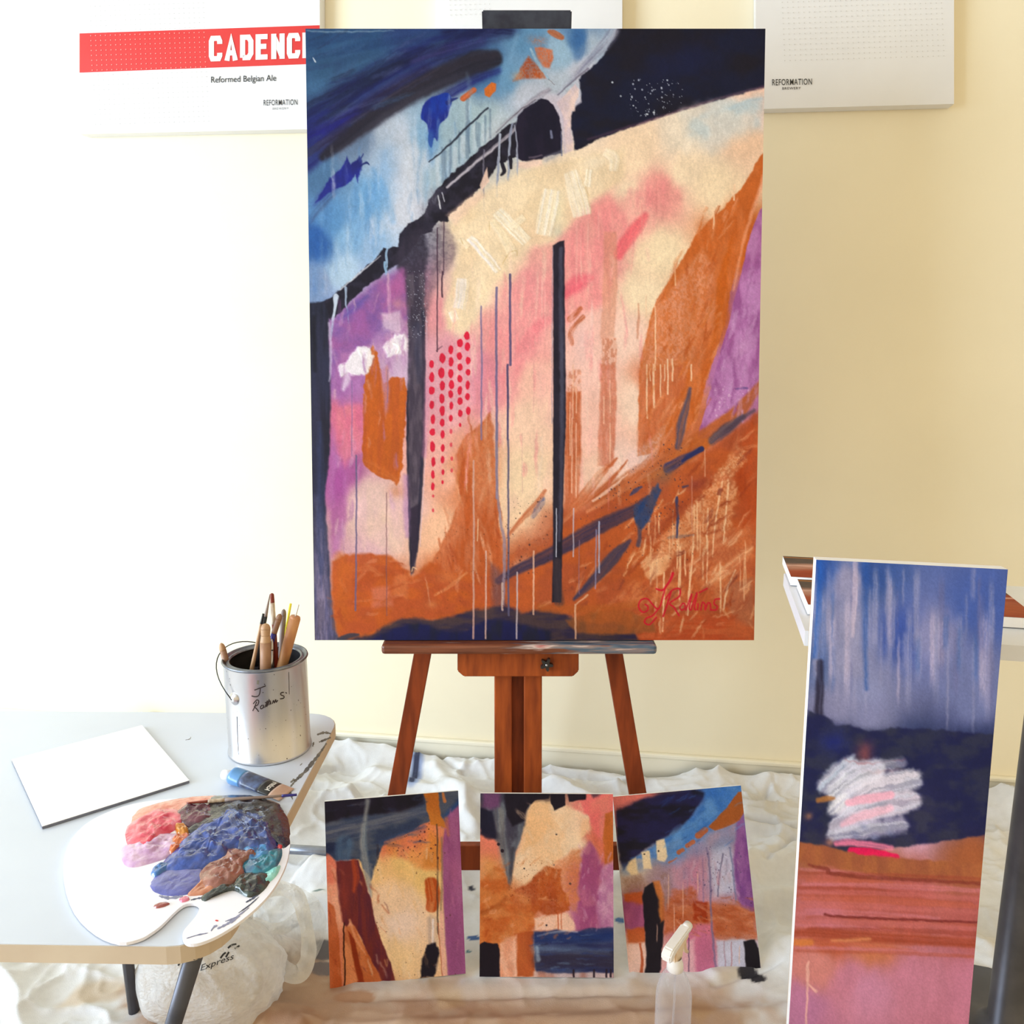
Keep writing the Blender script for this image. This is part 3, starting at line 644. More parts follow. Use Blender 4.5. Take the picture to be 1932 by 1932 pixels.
    for p in [[(1365, 905), (1358, 950), (1350, 1000), (1346, 1050)], [(1376, 905), (1374, 950), (1370, 985), (1368, 1020)], [(1338, 960), (1336, 1010), (1337, 1060), (1335, 1100)], [(1310, 1010), (1308, 1060), (1302, 1110), (1299, 1160)], [(1255, 1080), (1254, 1130), (1252, 1190)], [(1390, 1075), (1375, 1110), (1368, 1150)]]:
        c.stroke(p, [3, 3.4, 3, 2.4], (244, 198, 156), .85, 1.1)
    # orange lower left / middle
    c.poly([(860, 860), (872, 830), (900, 805), (926, 778), (930, 800), (936, 900), (944, 1000), (948, 1080), (940, 1160), (880, 1180), (800, 1170), (796, 1110), (820, 1050), (850, 990), (866, 940), (868, 900)], (184, 86, 40), .95, 3, 4, c2=(196, 106, 66), ns=(9, 40), tex=.12, ts=(4, 7))
    c.poly([(880, 830), (925, 800), (936, 900), (930, 960), (900, 940), (885, 890)], (208, 134, 92), .55, 6, 4, tex=.6, ts=(4, 6))
    c.poly([(625, 1060), (650, 1045), (700, 1044), (740, 1050), (760, 1070), (778, 1090), (810, 1060), (850, 1080), (900, 1080), (940, 1090), (940, 1150), (860, 1165), (760, 1170), (700, 1190), (640, 1205), (628, 1150)], (190, 90, 38), .95, 4, 4, c2=(180, 82, 42), ns=(30, 16))
    c.poly([(700, 1110), (735, 1105), (740, 1140), (702, 1145)], (206, 116, 92), .7, 5, 3)
    c.poly([(745, 1075), (770, 1085), (768, 1130), (742, 1120)], (214, 124, 76), .55, 6, 4)
    c.stroke([(672, 1100), (710, 1085), (760, 1078)], [16, 18, 10], (174, 76, 36), .6, 4, .2)
    c.stroke([(640, 1050), (650, 1100), (640, 1180)], [20, 26, 20], (192, 96, 36), .6, 7, .2)
    c.stroke([(820, 1122), (850, 1105), (880, 1080)], [4, 6, 4], (226, 150, 100), .7, 2, .4, bl=16)
    c.wash(815, 1140, 12, 8, (216, 140, 90), .5)
    c.wash(846, 1088, 24, 14, (206, 120, 76), .5)
    c.wash(1010, 1010, 40, 26, (206, 136, 106), .6, -.5, tex=.4)
    c.wash(985, 1062, 24, 12, (236, 180, 150), .5, -.4, tex=.4)
    # leaf blades rising from the stem
    for p, w, q in [([(960, 1010), (985, 980), (1010, 955), (1030, 925)], [5, 10, 14, 5], (190, 98, 60)), ([(1060, 985), (1095, 945), (1130, 900), (1165, 865)], [12, 18, 16, 4], (186, 92, 52)), ([(1090, 960), (1140, 920), (1185, 870)], [6, 10, 3], (180, 86, 46)), ([(1110, 965), (1180, 920), (1230, 870), (1285, 805)], [8, 14, 18, 8], (190, 100, 58)),
                    ([(1180, 905), (1235, 860), (1270, 810)], [5, 10, 6], (196, 110, 66))]:
        c.stroke(p, w, q, .85, 2.2, .2, c2=(204, 124, 86))
    c.stroke([(1120, 945), (1150, 925), (1185, 895)], [5, 6, 2], (240, 196, 176), .8, 1.8)
    c.poly([(1095, 880), (1110, 930), (1140, 905), (1132, 850)], (242, 204, 180), .5, 8, 4)
    c.poly([(1180, 860), (1230, 830), (1262, 800), (1240, 860), (1190, 900)], (216, 180, 176), .55, 7, 4, tex=.4)
    tri_ = lambda x, y: y > 1215 - (x - 930) * .88
    c.scumble(tri_, (960, 800, 1425, 1195), 170, [(226, 150, 108), (206, 120, 78), (150, 62, 34), (170, 76, 42), (236, 176, 132), (196, 104, 66), (130, 60, 44)], -.72, (16, 60), (3, 10), (.35, .8), .55, 73, .3)
    c.scumble(tri_, (1180, 900, 1425, 1195), 70, [(238, 186, 142), (222, 150, 104), (160, 64, 30)], -1.2, (14, 50), (2, 6), (.45, .9), .55, 74, .6)
    c.scumble(lambda x, y: x > 860 - (y - 880) * .25, (800, 800, 945, 1160), 60, [(214, 140, 104), (170, 76, 40), (226, 160, 124), (190, 100, 60)], 1.4, (20, 70), (2, 7), (.35, .8), .55, 75, .2)
    c.scumble(None, (628, 1050, 790, 1200), 36, [(206, 116, 70), (170, 74, 36), (214, 130, 92), (180, 86, 40)], .1, (20, 60), (4, 10), (.3, .7), .5, 76, .5)
    c.scumble(lambda x, y: 1440 - (y - 290) * .5 < x + 60 < 1480 - (y - 290) * .18, (1215, 380, 1430, 850), 120, [(226, 150, 112), (180, 84, 36), (216, 136, 92), (204, 110, 54)], 2.0, (20, 60), (3, 8), (.35, .8), .55, 77, .15)
    c.scumble(None, (830, 480, 1230, 940), 110, [(244, 184, 176), (238, 150, 152), (246, 212, 190), (232, 140, 146), (248, 220, 200)], 1.57, (30, 110), (3, 9), (.2, .5), .5, 78, .06)
    c.scumble(lambda x, y: x > 1455 - (y - 380) * .31, (1330, 420, 1432, 800), 40, [(196, 140, 194), (146, 80, 142), (206, 160, 206)], 1.8, (20, 60), (3, 9), (.3, .65), .5, 79, .15)
    c.scumble(None, (625, 560, 765, 1040), 50, [(176, 116, 170), (206, 160, 190), (150, 86, 148), (230, 190, 190)], 1.57, (20, 70), (3, 9), (.2, .55), .5, 80, .12)
    c.spatter((940, 900, 1330, 1120), 160, (70, 44, 50), .4, 1.3, .6, 81, tri_)
    # deep blue strokes
    B = (54, 46, 74)
    c.stroke([(940, 1095), (985, 1070), (1040, 1045), (1110, 1005), (1160, 980), (1200, 962), (1222, 940)], [14, 18, 26, 28, 26, 20, 8], B, .92, 3.5, .12, c2=(76, 54, 70), bl=90)
    c.stroke([(1085, 1130), (1120, 1095), (1160, 1050), (1190, 1020)], [6, 18, 24, 6], (52, 52, 86), .9, 3, .15, c2=(70, 60, 78))
    c.poly([(1242, 912), (1248, 925), (1240, 950), (1225, 985), (1212, 1000), (1200, 985), (1194, 960), (1215, 945), (1230, 930)], (34, 62, 112), .88, 3, 4, rs=8, c2=(60, 66, 96), ns=(10, 14))
    c.stroke([(1206, 985), (1208, 1010), (1205, 1028)], [10, 6, 8], (54, 60, 90), .7, 2.5)
    c.stroke([(1262, 885), (1290, 868), (1325, 848)], [20, 14, 10], (52, 50, 86), .85, 3, .3, c2=(34, 48, 110), bl=30)
    c.stroke([(1290, 870), (1326, 848)], [6, 9], (36, 44, 96), .9, 1.5)
    c.stroke([(1280, 845), (1288, 800), (1296, 770), (1304, 735)], [10, 18, 12, 5], (72, 72, 102), .82, 3, .3)
    c.stroke([(1346, 832), (1372, 812), (1404, 788)], [16, 20, 10], (78, 76, 100), .82, 4, .3, c2=(58, 56, 86))
    c.stroke([(1404, 790), (1425, 776)], [8, 6], (80, 66, 80), .7, 3)
    c.stroke([(1278, 940), (1280, 980), (1278, 1014)], [5, 5, 4], (44, 54, 100), .85, 1.5, .2)
    c.stroke([(1262, 1015), (1285, 1012), (1310, 1010)], [4, 6, 3], (120, 100, 100), .55, 2, .4)
    c.stroke([(1290, 920), (1300, 918)], [4, 3], (52, 58, 96), .8, 1.2)
    c.stroke([(1190, 935), (1200, 926), (1212, 920)], [3, 8, 4], (56, 62, 104), .8, 1.8)
    c.wash(1316, 915, 22, 12, (140, 60, 52), .7, -.4)
    c.stroke([(1230, 1020), (1260, 990), (1300, 940), (1330, 905)], [8, 12, 14, 8], (140, 56, 32), .5, 5, .4)
    c.wash(1255, 900, 22, 14, (124, 96, 80), .6, -.4)
    c.stroke([(1005, 975), (1018, 955), (1026, 942)], [6, 12, 6], (96, 100, 138), .8, 3, .5, bl=14)
    # dark central stem
    c.poly([(1043, 466), (1056, 458), (1065, 456), (1066, 560), (1068, 700), (1068, 800), (1064, 920), (1062, 1010), (1061, 1060), (1060, 1136), (1042, 1136), (1044, 1050), (1044, 900), (1044, 700), (1044, 560)], (36, 32, 48), .98, 1.6, 1, c2=(28, 24, 38))
    c.stroke([(1058, 470), (1059, 600), (1061, 760), (1059, 900), (1056, 1020)], [7, 8, 8, 7, 5], (80, 80, 102), .75, 2.5, .25, bl=120, bw=2)
    c.stroke([(1043, 470), (1042, 640), (1042, 800)], 1.6, (130, 140, 176), .6, .9, .3)
    c.stroke([(1052, 1060), (1052, 1100), (1056, 1136)], [14, 16, 18], (64, 52, 58), .7, 3, .3)
    # dark band along the base
    c.poly([(640, 1206), (700, 1195), (740, 1172), (770, 1164), (810, 1170), (860, 1160), (900, 1148), (950, 1140), (985, 1156), (1020, 1150), (1060, 1156), (1100, 1175), (1160, 1172), (1200, 1190), (1210, 1215), (640, 1215)], (36, 34, 66), .93, 5, 4, c2=(64, 52, 60), ns=(40, 10))
    c.poly([(690, 1206), (750, 1182), (790, 1172), (830, 1186), (870, 1192), (920, 1168), (950, 1170), (990, 1178), (1040, 1190), (1040, 1215), (690, 1215)], (24, 26, 76), .9, 5, 3, c2=(26, 28, 50))
    c.poly([(1070, 1170), (1110, 1155), (1180, 1150), (1230, 1168), (1240, 1192), (1160, 1196), (1090, 1194)], (166, 88, 42), .85, 4, 3, c2=(140, 80, 44))
    c.stroke([(1020, 1145), (1100, 1150), (1200, 1140)], [14, 16, 14], (176, 92, 40), .7, 5, .2)
    c.stroke([(640, 1204), (660, 1198), (676, 1196)], [8, 10, 4], (52, 56, 74), .85, 2)
    c.poly([(925, 1060), (950, 1080), (955, 1140), (930, 1145)], (96, 66, 78), .6, 7, 3)
    # -------- long drips
    D = (92, 86, 122)
    for (x, y0, y1, w, q, op) in [(824, 432, 665, 2.2, (66, 40, 60), .9), (836, 420, 520, 2, (70, 46, 66), .8), (834, 515, 562, 3, (66, 40, 58), .9), (908, 580, 830, 3.2, (128, 112, 152), .85), (937, 545, 830, 4.4, (104, 96, 138), .85),
                                  (962, 520, 690, 4.4, (84, 76, 116), .9), (958, 690, 830, 4, (72, 64, 104), .93), (938, 800, 940, 5, (124, 116, 146), .85), (959, 830, 1160, 3.6, (92, 86, 116), .9), (671, 860, 1150, 3.2, (104, 92, 128), .85), (729, 930, 1160, 1.8, (120, 80, 90), .7),
                                  (663, 720, 860, 2.2, (130, 104, 150), .6), (730, 700, 760, 2, (130, 104, 150), .6), (986, 820, 930, 1.2, (200, 150, 150), .5), (1008, 680, 780, 1.2, (214, 150, 152), .6)]:
        c.drip(x, y0, y1, w, q, op, 1.4)
    c.stroke([(938, 930), (946, 990), (952, 1030), (950, 1140)], [5, 5, 6, 5], (150, 132, 150), .8, 1.6)
    for (x, y0, y1, w, q, op) in [(893, 870, 1203, 3.4, (206, 160, 146), .85), (917, 1040, 1203, 3, (214, 176, 164), .85), (976, 1080, 1203, 3, (196, 180, 186), .85), (948, 1100, 1150, 4, (206, 176, 166), .8), (1007, 1040, 1158, 3, (232, 184, 158), .85), (1087, 1140, 1203, 3.4, (220, 170, 140), .85),
                                  (1050, 960, 1050, 2, (206, 206, 222), .85), (1083, 960, 1050, 2.4, (196, 190, 206), .75), (1132, 985, 1080, 3, (176, 180, 206), .85), (1126, 1000, 1110, 2.4, (150, 150, 190), .7), (902, 980, 1020, 2, (240, 200, 160), .8), (1094, 1020, 1120, 2, (150, 110, 130), .6), (1332, 850, 900, 2, (226, 170, 140), .6), (1308, 900, 1000, 2, (206, 150, 130), .5)]:
        c.drip(x, y0, y1, w, q, op, 1.2)
    c.stroke([(1086, 1140), (1110, 1122)], [2, 3], (226, 176, 140), .8, 1)
    c.stroke([(776, 1078), (780, 1070), (786, 1074)], [2, 2.4, 2], (240, 190, 150), .8, .8)
    # -------- red dots
    cols = {814: [(688, 4.5, 7), (713, 5, 9), (738, 5.5, 8), (765, 4.5, 8), (792, 4.5, 9), (816, 5.5, 7), (843, 5, 10), (872, 4, 9), (896, 3.5, 8), (918, 3.6, 7), (936, 2.2, 3), (963, 2, 3.5)],
            833: [(677, 6, 10), (705, 6, 11), (729, 5, 9), (753, 5, 9), (776, 5, 9), (798, 4.6, 8), (821, 4, 8), (846, 3.6, 7), (868, 3.6, 7), (891, 2.8, 5), (910, 2.4, 4)],
            850: [(661, 5, 8), (684, 5, 9), (706, 5, 8), (727, 5, 8), (745, 4.6, 7), (766, 3.6, 7), (790, 3.6, 6), (815, 3, 5), (840, 2.6, 4), (866, 2.6, 4), (888, 2.4, 4)],
            867: [(649, 5.5, 8), (673, 5, 7), (694, 5, 7), (716, 5, 7), (738, 4.6, 8), (758, 5, 8), (781, 4.4, 7), (803, 2.5, 4)], 882: [(635, 5.5, 8), (656, 5, 8), (682, 4.6, 7), (704, 4.4, 6), (728, 4.4, 8), (750, 4.4, 7), (776, 4.4, 8)]}
    for x, L in cols.items():
        for (y, a, b) in L:
            op = .95 if y < 925 else .7
            if x == 850 and y > 800: op = .6
            c.dots([(x + (y - 700) * .012 + ((int(y) * 7) % 5 - 2) * .5, y, a, b)], (212, 30, 58), op)
    c.stroke([(824, 664), (834, 655)], [3, 2], (96, 56, 76), .7, 1.2)
    # spatter
    c.spatter((1080, 800, 1290, 1000), 420, (44, 40, 62), .4, 1.5, .75, 21, lambda x, y: y > 1010 - (x - 1050) * .85)
    c.spatter((955, 940, 1040, 1090), 90, (60, 40, 44), .4, 1.7, .8, 22)
    c.spatter((820, 990, 960, 1150), 120, (96, 48, 30), .4, 1.2, .6, 23)
    c.spatter((1180, 900, 1320, 1060), 120, (84, 44, 34), .4, 1.3, .6, 24)
    # signature in red paint
    Sg = (206, 28, 50)
    def sg(*l): return [(1000 + x / 4.293, 780 + y / 4.293) for x, y in l]
    for p, w in [(sg((1165, 1295), (1150, 1335), (1120, 1385), (1080, 1430), (1030, 1418)), [5.5, 5, 4.5, 4, 3]), (sg((1105, 1400), (1085, 1480), (1060, 1560), (1035, 1580), (1000, 1545), (955, 1500), (905, 1510), (886, 1560), (915, 1605), (955, 1595), (962, 1562), (940, 1545)), 3),
                 (sg((1045, 1580), (1000, 1635), (950, 1655), (935, 1690), (975, 1705), (1030, 1650)), 3), (sg((1150, 1440), (1120, 1540), (1085, 1640)), 3.4), (sg((1105, 1500), (1160, 1430), (1220, 1420), (1215, 1480), (1140, 1535), (1175, 1570), (1215, 1635)), 3.2),
                 (sg((1245, 1535), (1222, 1565), (1235, 1590), (1262, 1575), (1258, 1540), (1240, 1540)), 2.8), (sg((1270, 1590), (1318, 1462), (1298, 1570), (1308, 1590)), 2.8), (sg((1312, 1588), (1362, 1450), (1340, 1570), (1350, 1588)), 2.8), (sg((1368, 1540), (1366, 1588)), 2.8),
                 (sg((1392, 1590), (1404, 1530), (1425, 1545), (1428, 1588), (1448, 1535), (1468, 1540), (1472, 1585)), 2.8), (sg((1545, 1500), (1510, 1505), (1500, 1540), (1525, 1560), (1515, 1588), (1472, 1590)), 2.8), (sg((1380, 1450), (1442, 1418)), 3)]:
        c.stroke(p, w, Sg, .92, 1.1, rough=.4)
    c.mottle(.07, 1.7, 1.7)
    c.mottle(.05, 4, 7)
    c.mottle(.05, 26, 40)
    return c

# ------------------------------------------------------------------ three small studies and the tall canvas
def paint_study_a(nx, ny):
    c = Canvas([(613, 1512), (864, 1493), (880, 1836), (622, 1865)], nx, ny, (236, 200, 160), 41)
    c.points([(700, 1640, 238, 196, 140), (760, 1620, 238, 196, 130), (740, 1700, 240, 204, 172), (755, 1740, 240, 212, 196), (750, 1800, 240, 205, 160), (780, 1570, 226, 128, 96), (740, 1590, 224, 126, 96), (720, 1780, 240, 206, 165), (800, 1650, 236, 196, 130), (630, 1640, 226, 128, 106), (640, 1720, 232, 170, 146), (625, 1760, 186, 98, 60), (660, 1820, 214, 134, 90), (690, 1820, 196, 104, 60)], 4)
    c.poly([(806, 1545), (822, 1560), (834, 1600), (832, 1640), (804, 1640), (760, 1620), (725, 1610), (720, 1592), (760, 1575)], (222, 120, 90), .7, 8, 4, c2=(226, 140, 80))
    c.poly([(812, 1570), (836, 1590), (834, 1640), (800, 1636)], (212, 130, 60), .7, 7, 3)
    c.poly([(610, 1505), (870, 1485), (870, 1540), (812, 1548), (770, 1570), (725, 1588), (712, 1620), (700, 1660), (690, 1640), (676, 1620), (636, 1624), (612, 1602)], (44, 58, 90), .97, 2.5, 3, c2=(72, 80, 100), ns=(30, 12))
    c.poly([(610, 1505), (800, 1490), (798, 1516), (770, 1530), (700, 1538), (660, 1540), (612, 1555)], (26, 22, 34), .97, 5, 3, c2=(32, 26, 44))
    c.stroke([(615, 1570), (660, 1562), (720, 1550), (800, 1530)], [30, 26, 20, 16], (110, 112, 126), .8, 8, .3, c2=(80, 86, 112), bl=70)
    c.stroke([(612, 1600), (650, 1592)], [26, 14], (30, 38, 72), .85, 6)
    c.stroke([(650, 1592), (648, 1622)], [34, 26], (78, 102, 136), .8, 6, .2)
    c.stroke([(694, 1510), (690, 1540), (686, 1570), (688, 1610), (694, 1650), (700, 1690)], [9, 7, 11, 13, 11, 5], (150, 152, 156), .85, 4, .1, c2=(120, 134, 150))
    c.stroke([(720, 1590), (750, 1578), (800, 1560)], [10, 10, 8], (60, 76, 118), .7, 4, .4)
    c.poly([(832, 1540), (870, 1505), (872, 1500), (872, 1530), (834, 1560)], (40, 70, 124), .9, 5, 3, c2=(60, 70, 110))
    c.poly([(844, 1540), (870, 1515), (890, 1840), (846, 1845), (838, 1720), (834, 1600)], (146, 78, 128), .97, 3, 1.5, c2=(160, 92, 140), ns=(14, 60))
    c.wash(858, 1650, 12, 34, (176, 100, 140), .6)
    c.poly([(798, 1495), (826, 1494), (830, 1540), (840, 1550), (844, 1562), (812, 1556)], (200, 120, 52), .96, 2, 3, c2=(190, 106, 44))
    c.stroke([(836, 1498), (838, 1512)], [6, 6], (196, 120, 70), .9, 1.5)
    c.stroke([(842, 1545), (846, 1575)], [8, 6], (190, 110, 90), .7, 3)
    # red-brown trunk
    c.poly([(635, 1624), (676, 1622), (690, 1660), (698, 1690), (708, 1735), (722, 1780), (738, 1815), (746, 1850), (722, 1852), (700, 1810), (684, 1775), (668, 1745), (660, 1735), (655, 1750), (644, 1736), (638, 1700), (634, 1660)], (110, 42, 42), .97, 1.8, 2, c2=(90, 34, 48), ns=(7, 50))
    c.stroke([(668, 1625), (672, 1650), (668, 1680)], [10, 12, 6], (172, 70, 42), .85, 3, .3)
    c.stroke([(642, 1626), (650, 1680), (650, 1730)], [8, 12, 8], (140, 56, 44), .5, 5, .3)
    c.poly([(614, 1615), (634, 1640), (640, 1700), (648, 1745), (646, 1800), (650, 1862), (622, 1866), (616, 1700)], (234, 168, 140), .85, 3, 2, c2=(226, 140, 116))
    c.poly([(618, 1700), (630, 1710), (640, 1770), (646, 1862), (622, 1866)], (188, 92, 52), .95, 2, 2, c2=(200, 108, 70))
    c.stroke([(612, 1625), (624, 1660)], [20, 16], (222, 110, 90), .7, 7)
    c.poly([(652, 1748), (668, 1745), (700, 1810), (722, 1852), (690, 1858), (670, 1800)], (188, 100, 58), .9, 3, 2, c2=(204, 120, 76))
    c.poly([(656, 1754), (668, 1770), (680, 1820), (690, 1858), (676, 1860), (664, 1800)], (138, 48, 24), .93, 2, 2)
    c.poly([(648, 1770), (662, 1790), (676, 1850), (660, 1862), (648, 1862)], (226, 146, 104), .85, 2.5, 2)
    c.stroke([(649, 1740), (648, 1780), (651, 1820), (650, 1864)], [2.4, 3, 2.6, 3.4], (50, 22, 20), .95, .9)
    c.stroke([(660, 1735), (672, 1770), (690, 1800)], [4, 5, 2], (226, 156, 120), .7, 2)
    # right details
    c.stroke([(814, 1666), (818, 1690), (816, 1708)], [26, 28, 24], (176, 72, 30), .93, 2.5, .2)
    c.stroke([(824, 1555), (826, 1620), (826, 1700), (828, 1760)], [2.5, 3, 3, 3], (72, 56, 50), .8, 1, .25)
    c.stroke([(834, 1580), (834, 1680), (832, 1720)], [3, 4, 3], (130, 106, 92), .6, 1.5)
    c.stroke([(816, 1735), (816, 1765), (816, 1785)], [18, 16, 14], (150, 134, 136), .5, 5, .5)
    c.stroke([(818, 1735), (816, 1790)], [4, 3], (236, 224, 226), .85, 1.5)
    c.poly([(806, 1782), (822, 1778), (830, 1790), (826, 1825), (820, 1842), (794, 1845), (796, 1815)], (22, 18, 32), .97, 2.5, 2.5, rs=8)
    c.stroke([(833, 1720), (836, 1780), (840, 1842)], [5, 7, 8], (232, 178, 160), .9, 1.5)
    c.stroke([(828, 1740), (832, 1800), (836, 1842)], 2, (190, 110, 84), .8, .9)
    c.stroke([(712, 1594), (714, 1610), (710, 1632)], [5, 5, 2], (50, 46, 60), .7, 1.2, .5, bl=6)
    c.spatter((740, 1545, 830, 1620), 90, (70, 30, 40), .5, 1.7, .85, 31, lambda x, y: y > 1545 + (835 - x) * .35)
    c.spatter((700, 1600, 870, 1850), 110, (90, 50, 40), .4, 1.3, .7, 32)
    c.scumble(None, (690, 1600, 835, 1850), 40, [(240, 214, 186), (236, 188, 130), (244, 220, 200), (228, 170, 120)], 1.4, (14, 44), (3, 8), (.2, .5), .5, 91)
    c.scumble(None, (838, 1530, 880, 1840), 24, [(166, 96, 146), (130, 66, 116), (186, 110, 150)], 1.5, (14, 44), (2, 6), (.25, .6), .5, 92, .1)
    c.scumble(None, (614, 1500, 800, 1600), 30, [(90, 96, 116), (44, 52, 82), (120, 122, 134), (60, 76, 116)], -.2, (16, 50), (2, 6), (.25, .6), .55, 93)
    c.scumble(None, (620, 1640, 730, 1850), 26, [(150, 60, 44), (90, 32, 44), (210, 130, 96), (176, 84, 54)], 1.2, (12, 36), (2, 5), (.25, .6), .55, 94)
    c.mottle(.09, 1.6, 1.6); c.mottle(.05, 18, 30)
    return c
def paint_study_b(nx, ny):
    c = Canvas([(908, 1498), (1156, 1498), (1160, 1845), (903, 1842)], nx, ny, (240, 206, 178), 61)
    c.points([(1040, 1560, 240, 204, 172), (1080, 1600, 242, 212, 184), (1020, 1600, 238, 196, 158), (1000, 1540, 236, 190, 146), (985, 1640, 238, 196, 160), (930, 1600, 228, 128, 108), (920, 1640, 220, 150, 104), (930, 1680, 196, 110, 56), (1120, 1530, 232, 116, 116), (1130, 1570, 216, 120, 100), (1110, 1640, 180, 90, 110), (1110, 1720, 166, 88, 138), (1145, 1700, 206, 156, 180), (980, 1720, 196, 106, 66), (1060, 1740, 234, 176, 156), (980, 1800, 236, 190, 166), (920, 1780, 206, 120, 66), (1080, 1800, 40, 54, 100), (1000, 1480, 26, 22, 34)], 4)
    c.poly([(985, 1520), (1005, 1512), (1040, 1512), (1066, 1518), (1110, 1540), (1116, 1560), (1100, 1580), (1080, 1600), (1050, 1625), (1010, 1650), (990, 1665), (968, 1650), (972, 1620), (982, 1600), (990, 1570)], (241, 210, 180), .9, 4, 4, c2=(238, 196, 156), ns=(30, 40))
    c.poly([(1004, 1515), (1036, 1515), (1044, 1560), (1010, 1590), (988, 1600), (994, 1550)], (238, 188, 140), .75, 6, 4)
    c.poly([(905, 1490), (1000, 1494), (1005, 1514), (994, 1530), (988, 1560), (980, 1590), (972, 1610), (966, 1640), (960, 1672), (954, 1650), (942, 1590), (925, 1575), (908, 1572)], (56, 56, 76), .95, 3, 3, c2=(96, 104, 120), ns=(12, 30))
    c.poly([(950, 1494), (1006, 1496), (1002, 1516), (992, 1530), (990, 1548), (966, 1558), (956, 1540)], (26, 20, 34), .95, 3, 3)
    c.poly([(905, 1525), (930, 1530), (936, 1560), (944, 1580), (920, 1580), (906, 1574)], (26, 24, 46), .93, 4, 4)
    c.poly([(914, 1496), (946, 1498), (942, 1522), (926, 1526), (912, 1524)], (112, 68, 112), .9, 5, 3)
    c.stroke([(944, 1530), (948, 1580), (954, 1630), (958, 1670)], [12, 18, 14, 8], (118, 124, 136), .75, 6, .3, c2=(150, 146, 140))
    c.stroke([(968, 1600), (964, 1640), (960, 1676)], [8, 8, 5], (54, 50, 62), .7, 3, .4)
    c.poly([(1038, 1496), (1066, 1496), (1066, 1520), (1046, 1528), (1040, 1515)], (24, 18, 32), .97, 1.5, 2)
    c.poly([(1070, 1497), (1106, 1497), (1106, 1508), (1074, 1512)], (24, 18, 32), .97, 1.5, 2)
    c.poly([(1112, 1496), (1140, 1496), (1120, 1506)], (70, 50, 66), .8, 3, 2)
    c.poly([(990, 1496), (1040, 1496), (1036, 1508), (1010, 1510), (1002, 1518)], (26, 20, 34), .97, 1.5, 2)
    c.poly([(1108, 1515), (1150, 1498), (1156, 1520), (1140, 1545), (1138, 1600), (1120, 1580), (1116, 1545)], (230, 112, 110), .9, 5, 3, c2=(224, 128, 116))
    c.poly([(1142, 1534), (1158, 1528), (1160, 1630), (1140, 1630), (1138, 1580)], (182, 96, 44), .95, 2.5, 2, c2=(200, 110, 60))
    c.poly([(1120, 1570), (1140, 1590), (1140, 1640), (1120, 1640)], (204, 104, 78), .6, 5, 3)
    c.poly([(1100, 1600), (1112, 1585), (1126, 1600), (1140, 1640), (1130, 1680), (1136, 1760), (1120, 1765), (1090, 1755), (1086, 1740), (1094, 1680), (1092, 1640)], (156, 76, 122), .9, 5, 3, c2=(176, 98, 132), ns=(14, 20))
    c.poly([(1138, 1630), (1160, 1620), (1162, 1760), (1130, 1755), (1128, 1690)], (200, 148, 178), .85, 5, 4, c2=(176, 110, 156), ns=(12, 18))
    c.poly([(1050, 1630), (1080, 1600), (1098, 1600), (1092, 1660), (1090, 1720), (1070, 1700), (1040, 1690), (1000, 1680), (1006, 1655)], (206, 122, 80), .85, 5, 5, c2=(216, 140, 100), tex=.25)
    c.poly([(970, 1680), (1000, 1660), (1030, 1632), (1058, 1640), (1060, 1680), (1074, 1692), (1074, 1716), (1040, 1728), (1014, 1716), (1000, 1730), (960, 1720)], (180, 88, 42), .95, 3, 4, c2=(166, 72, 36), tex=.15, ts=(4, 4))
    c.poly([(904, 1660), (930, 1640), (950, 1640), (965, 1680), (1000, 1690), (1010, 1740), (1000, 1760), (950, 1765), (930, 1790), (904, 1780)], (190, 96, 46), .93, 5, 4, c2=(206, 124, 70), ns=(18, 14), tex=.2)
    c.wash(925, 1630, 16, 24, (206, 140, 80), .6)
    c.stroke([(910, 1720), (935, 1710), (955, 1690)], [10, 10, 6], (140, 62, 24), .6, 4, .3)
    c.wash(985, 1690, 22, 26, (222, 150, 112), .5, tex=.5, ts=(3, 4))
    c.poly([(970, 1760), (1006, 1755), (1008, 1842), (974, 1842)], (184, 92, 48), .95, 2, 2, c2=(172, 80, 42))
    c.poly([(942, 1780), (974, 1762), (974, 1842), (942, 1845)], (240, 190, 168), .85, 3, 2, c2=(222, 150, 120), tex=.2)
    c.poly([(1008, 1730), (1070, 1722), (1084, 1740), (1084, 1755), (1010, 1752)], (240, 196, 174), .9, 3, 3)
    c.stroke([(1053, 1720), (1053, 1752)], 2.5, (190, 90, 54), .8, 1); c.stroke([(1060, 1720), (1059, 1750)], 2, (196, 100, 64), .7, 1)
    c.poly([(902, 1782), (912, 1776), (938, 1778), (942, 1790), (942, 1848), (902, 1848)], (24, 18, 30), .98, 1.5, 2)
    c.poly([(1006, 1758), (1050, 1752), (1090, 1758), (1110, 1750), (1160, 1748), (1164, 1835), (1100, 1836), (1010, 1836)], (40, 46, 88), .96, 3, 3, c2=(60, 68, 104), ns=(40, 8))
    c.stroke([(1012, 1768), (1080, 1768), (1150, 1764)], [16, 20, 22], (30, 50, 108), .8, 6, .2, bl=60)
    c.stroke([(1012, 1790), (1060, 1792), (1150, 1796)], [20, 14, 10], (110, 132, 164), .65, 7, .3, bl=60)
    c.stroke([(1020, 1812), (1080, 1810), (1156, 1812)], [30, 30, 34], (50, 42, 60), .75, 9, .2, bl=60)
    c.stroke([(1014, 1764), (1060, 1756), (1090, 1757)], [3, 4, 2], (190, 196, 212), .6, 1.5, .5)
    c.stroke([(1012, 1785), (1015, 1810)], [5, 8], (176, 196, 216), .6, 3)
    c.poly([(1006, 1832), (1060, 1836), (1160, 1834), (1160, 1850), (1006, 1850)], (226, 200, 196), .8, 3, 3, c2=(190, 130, 110))
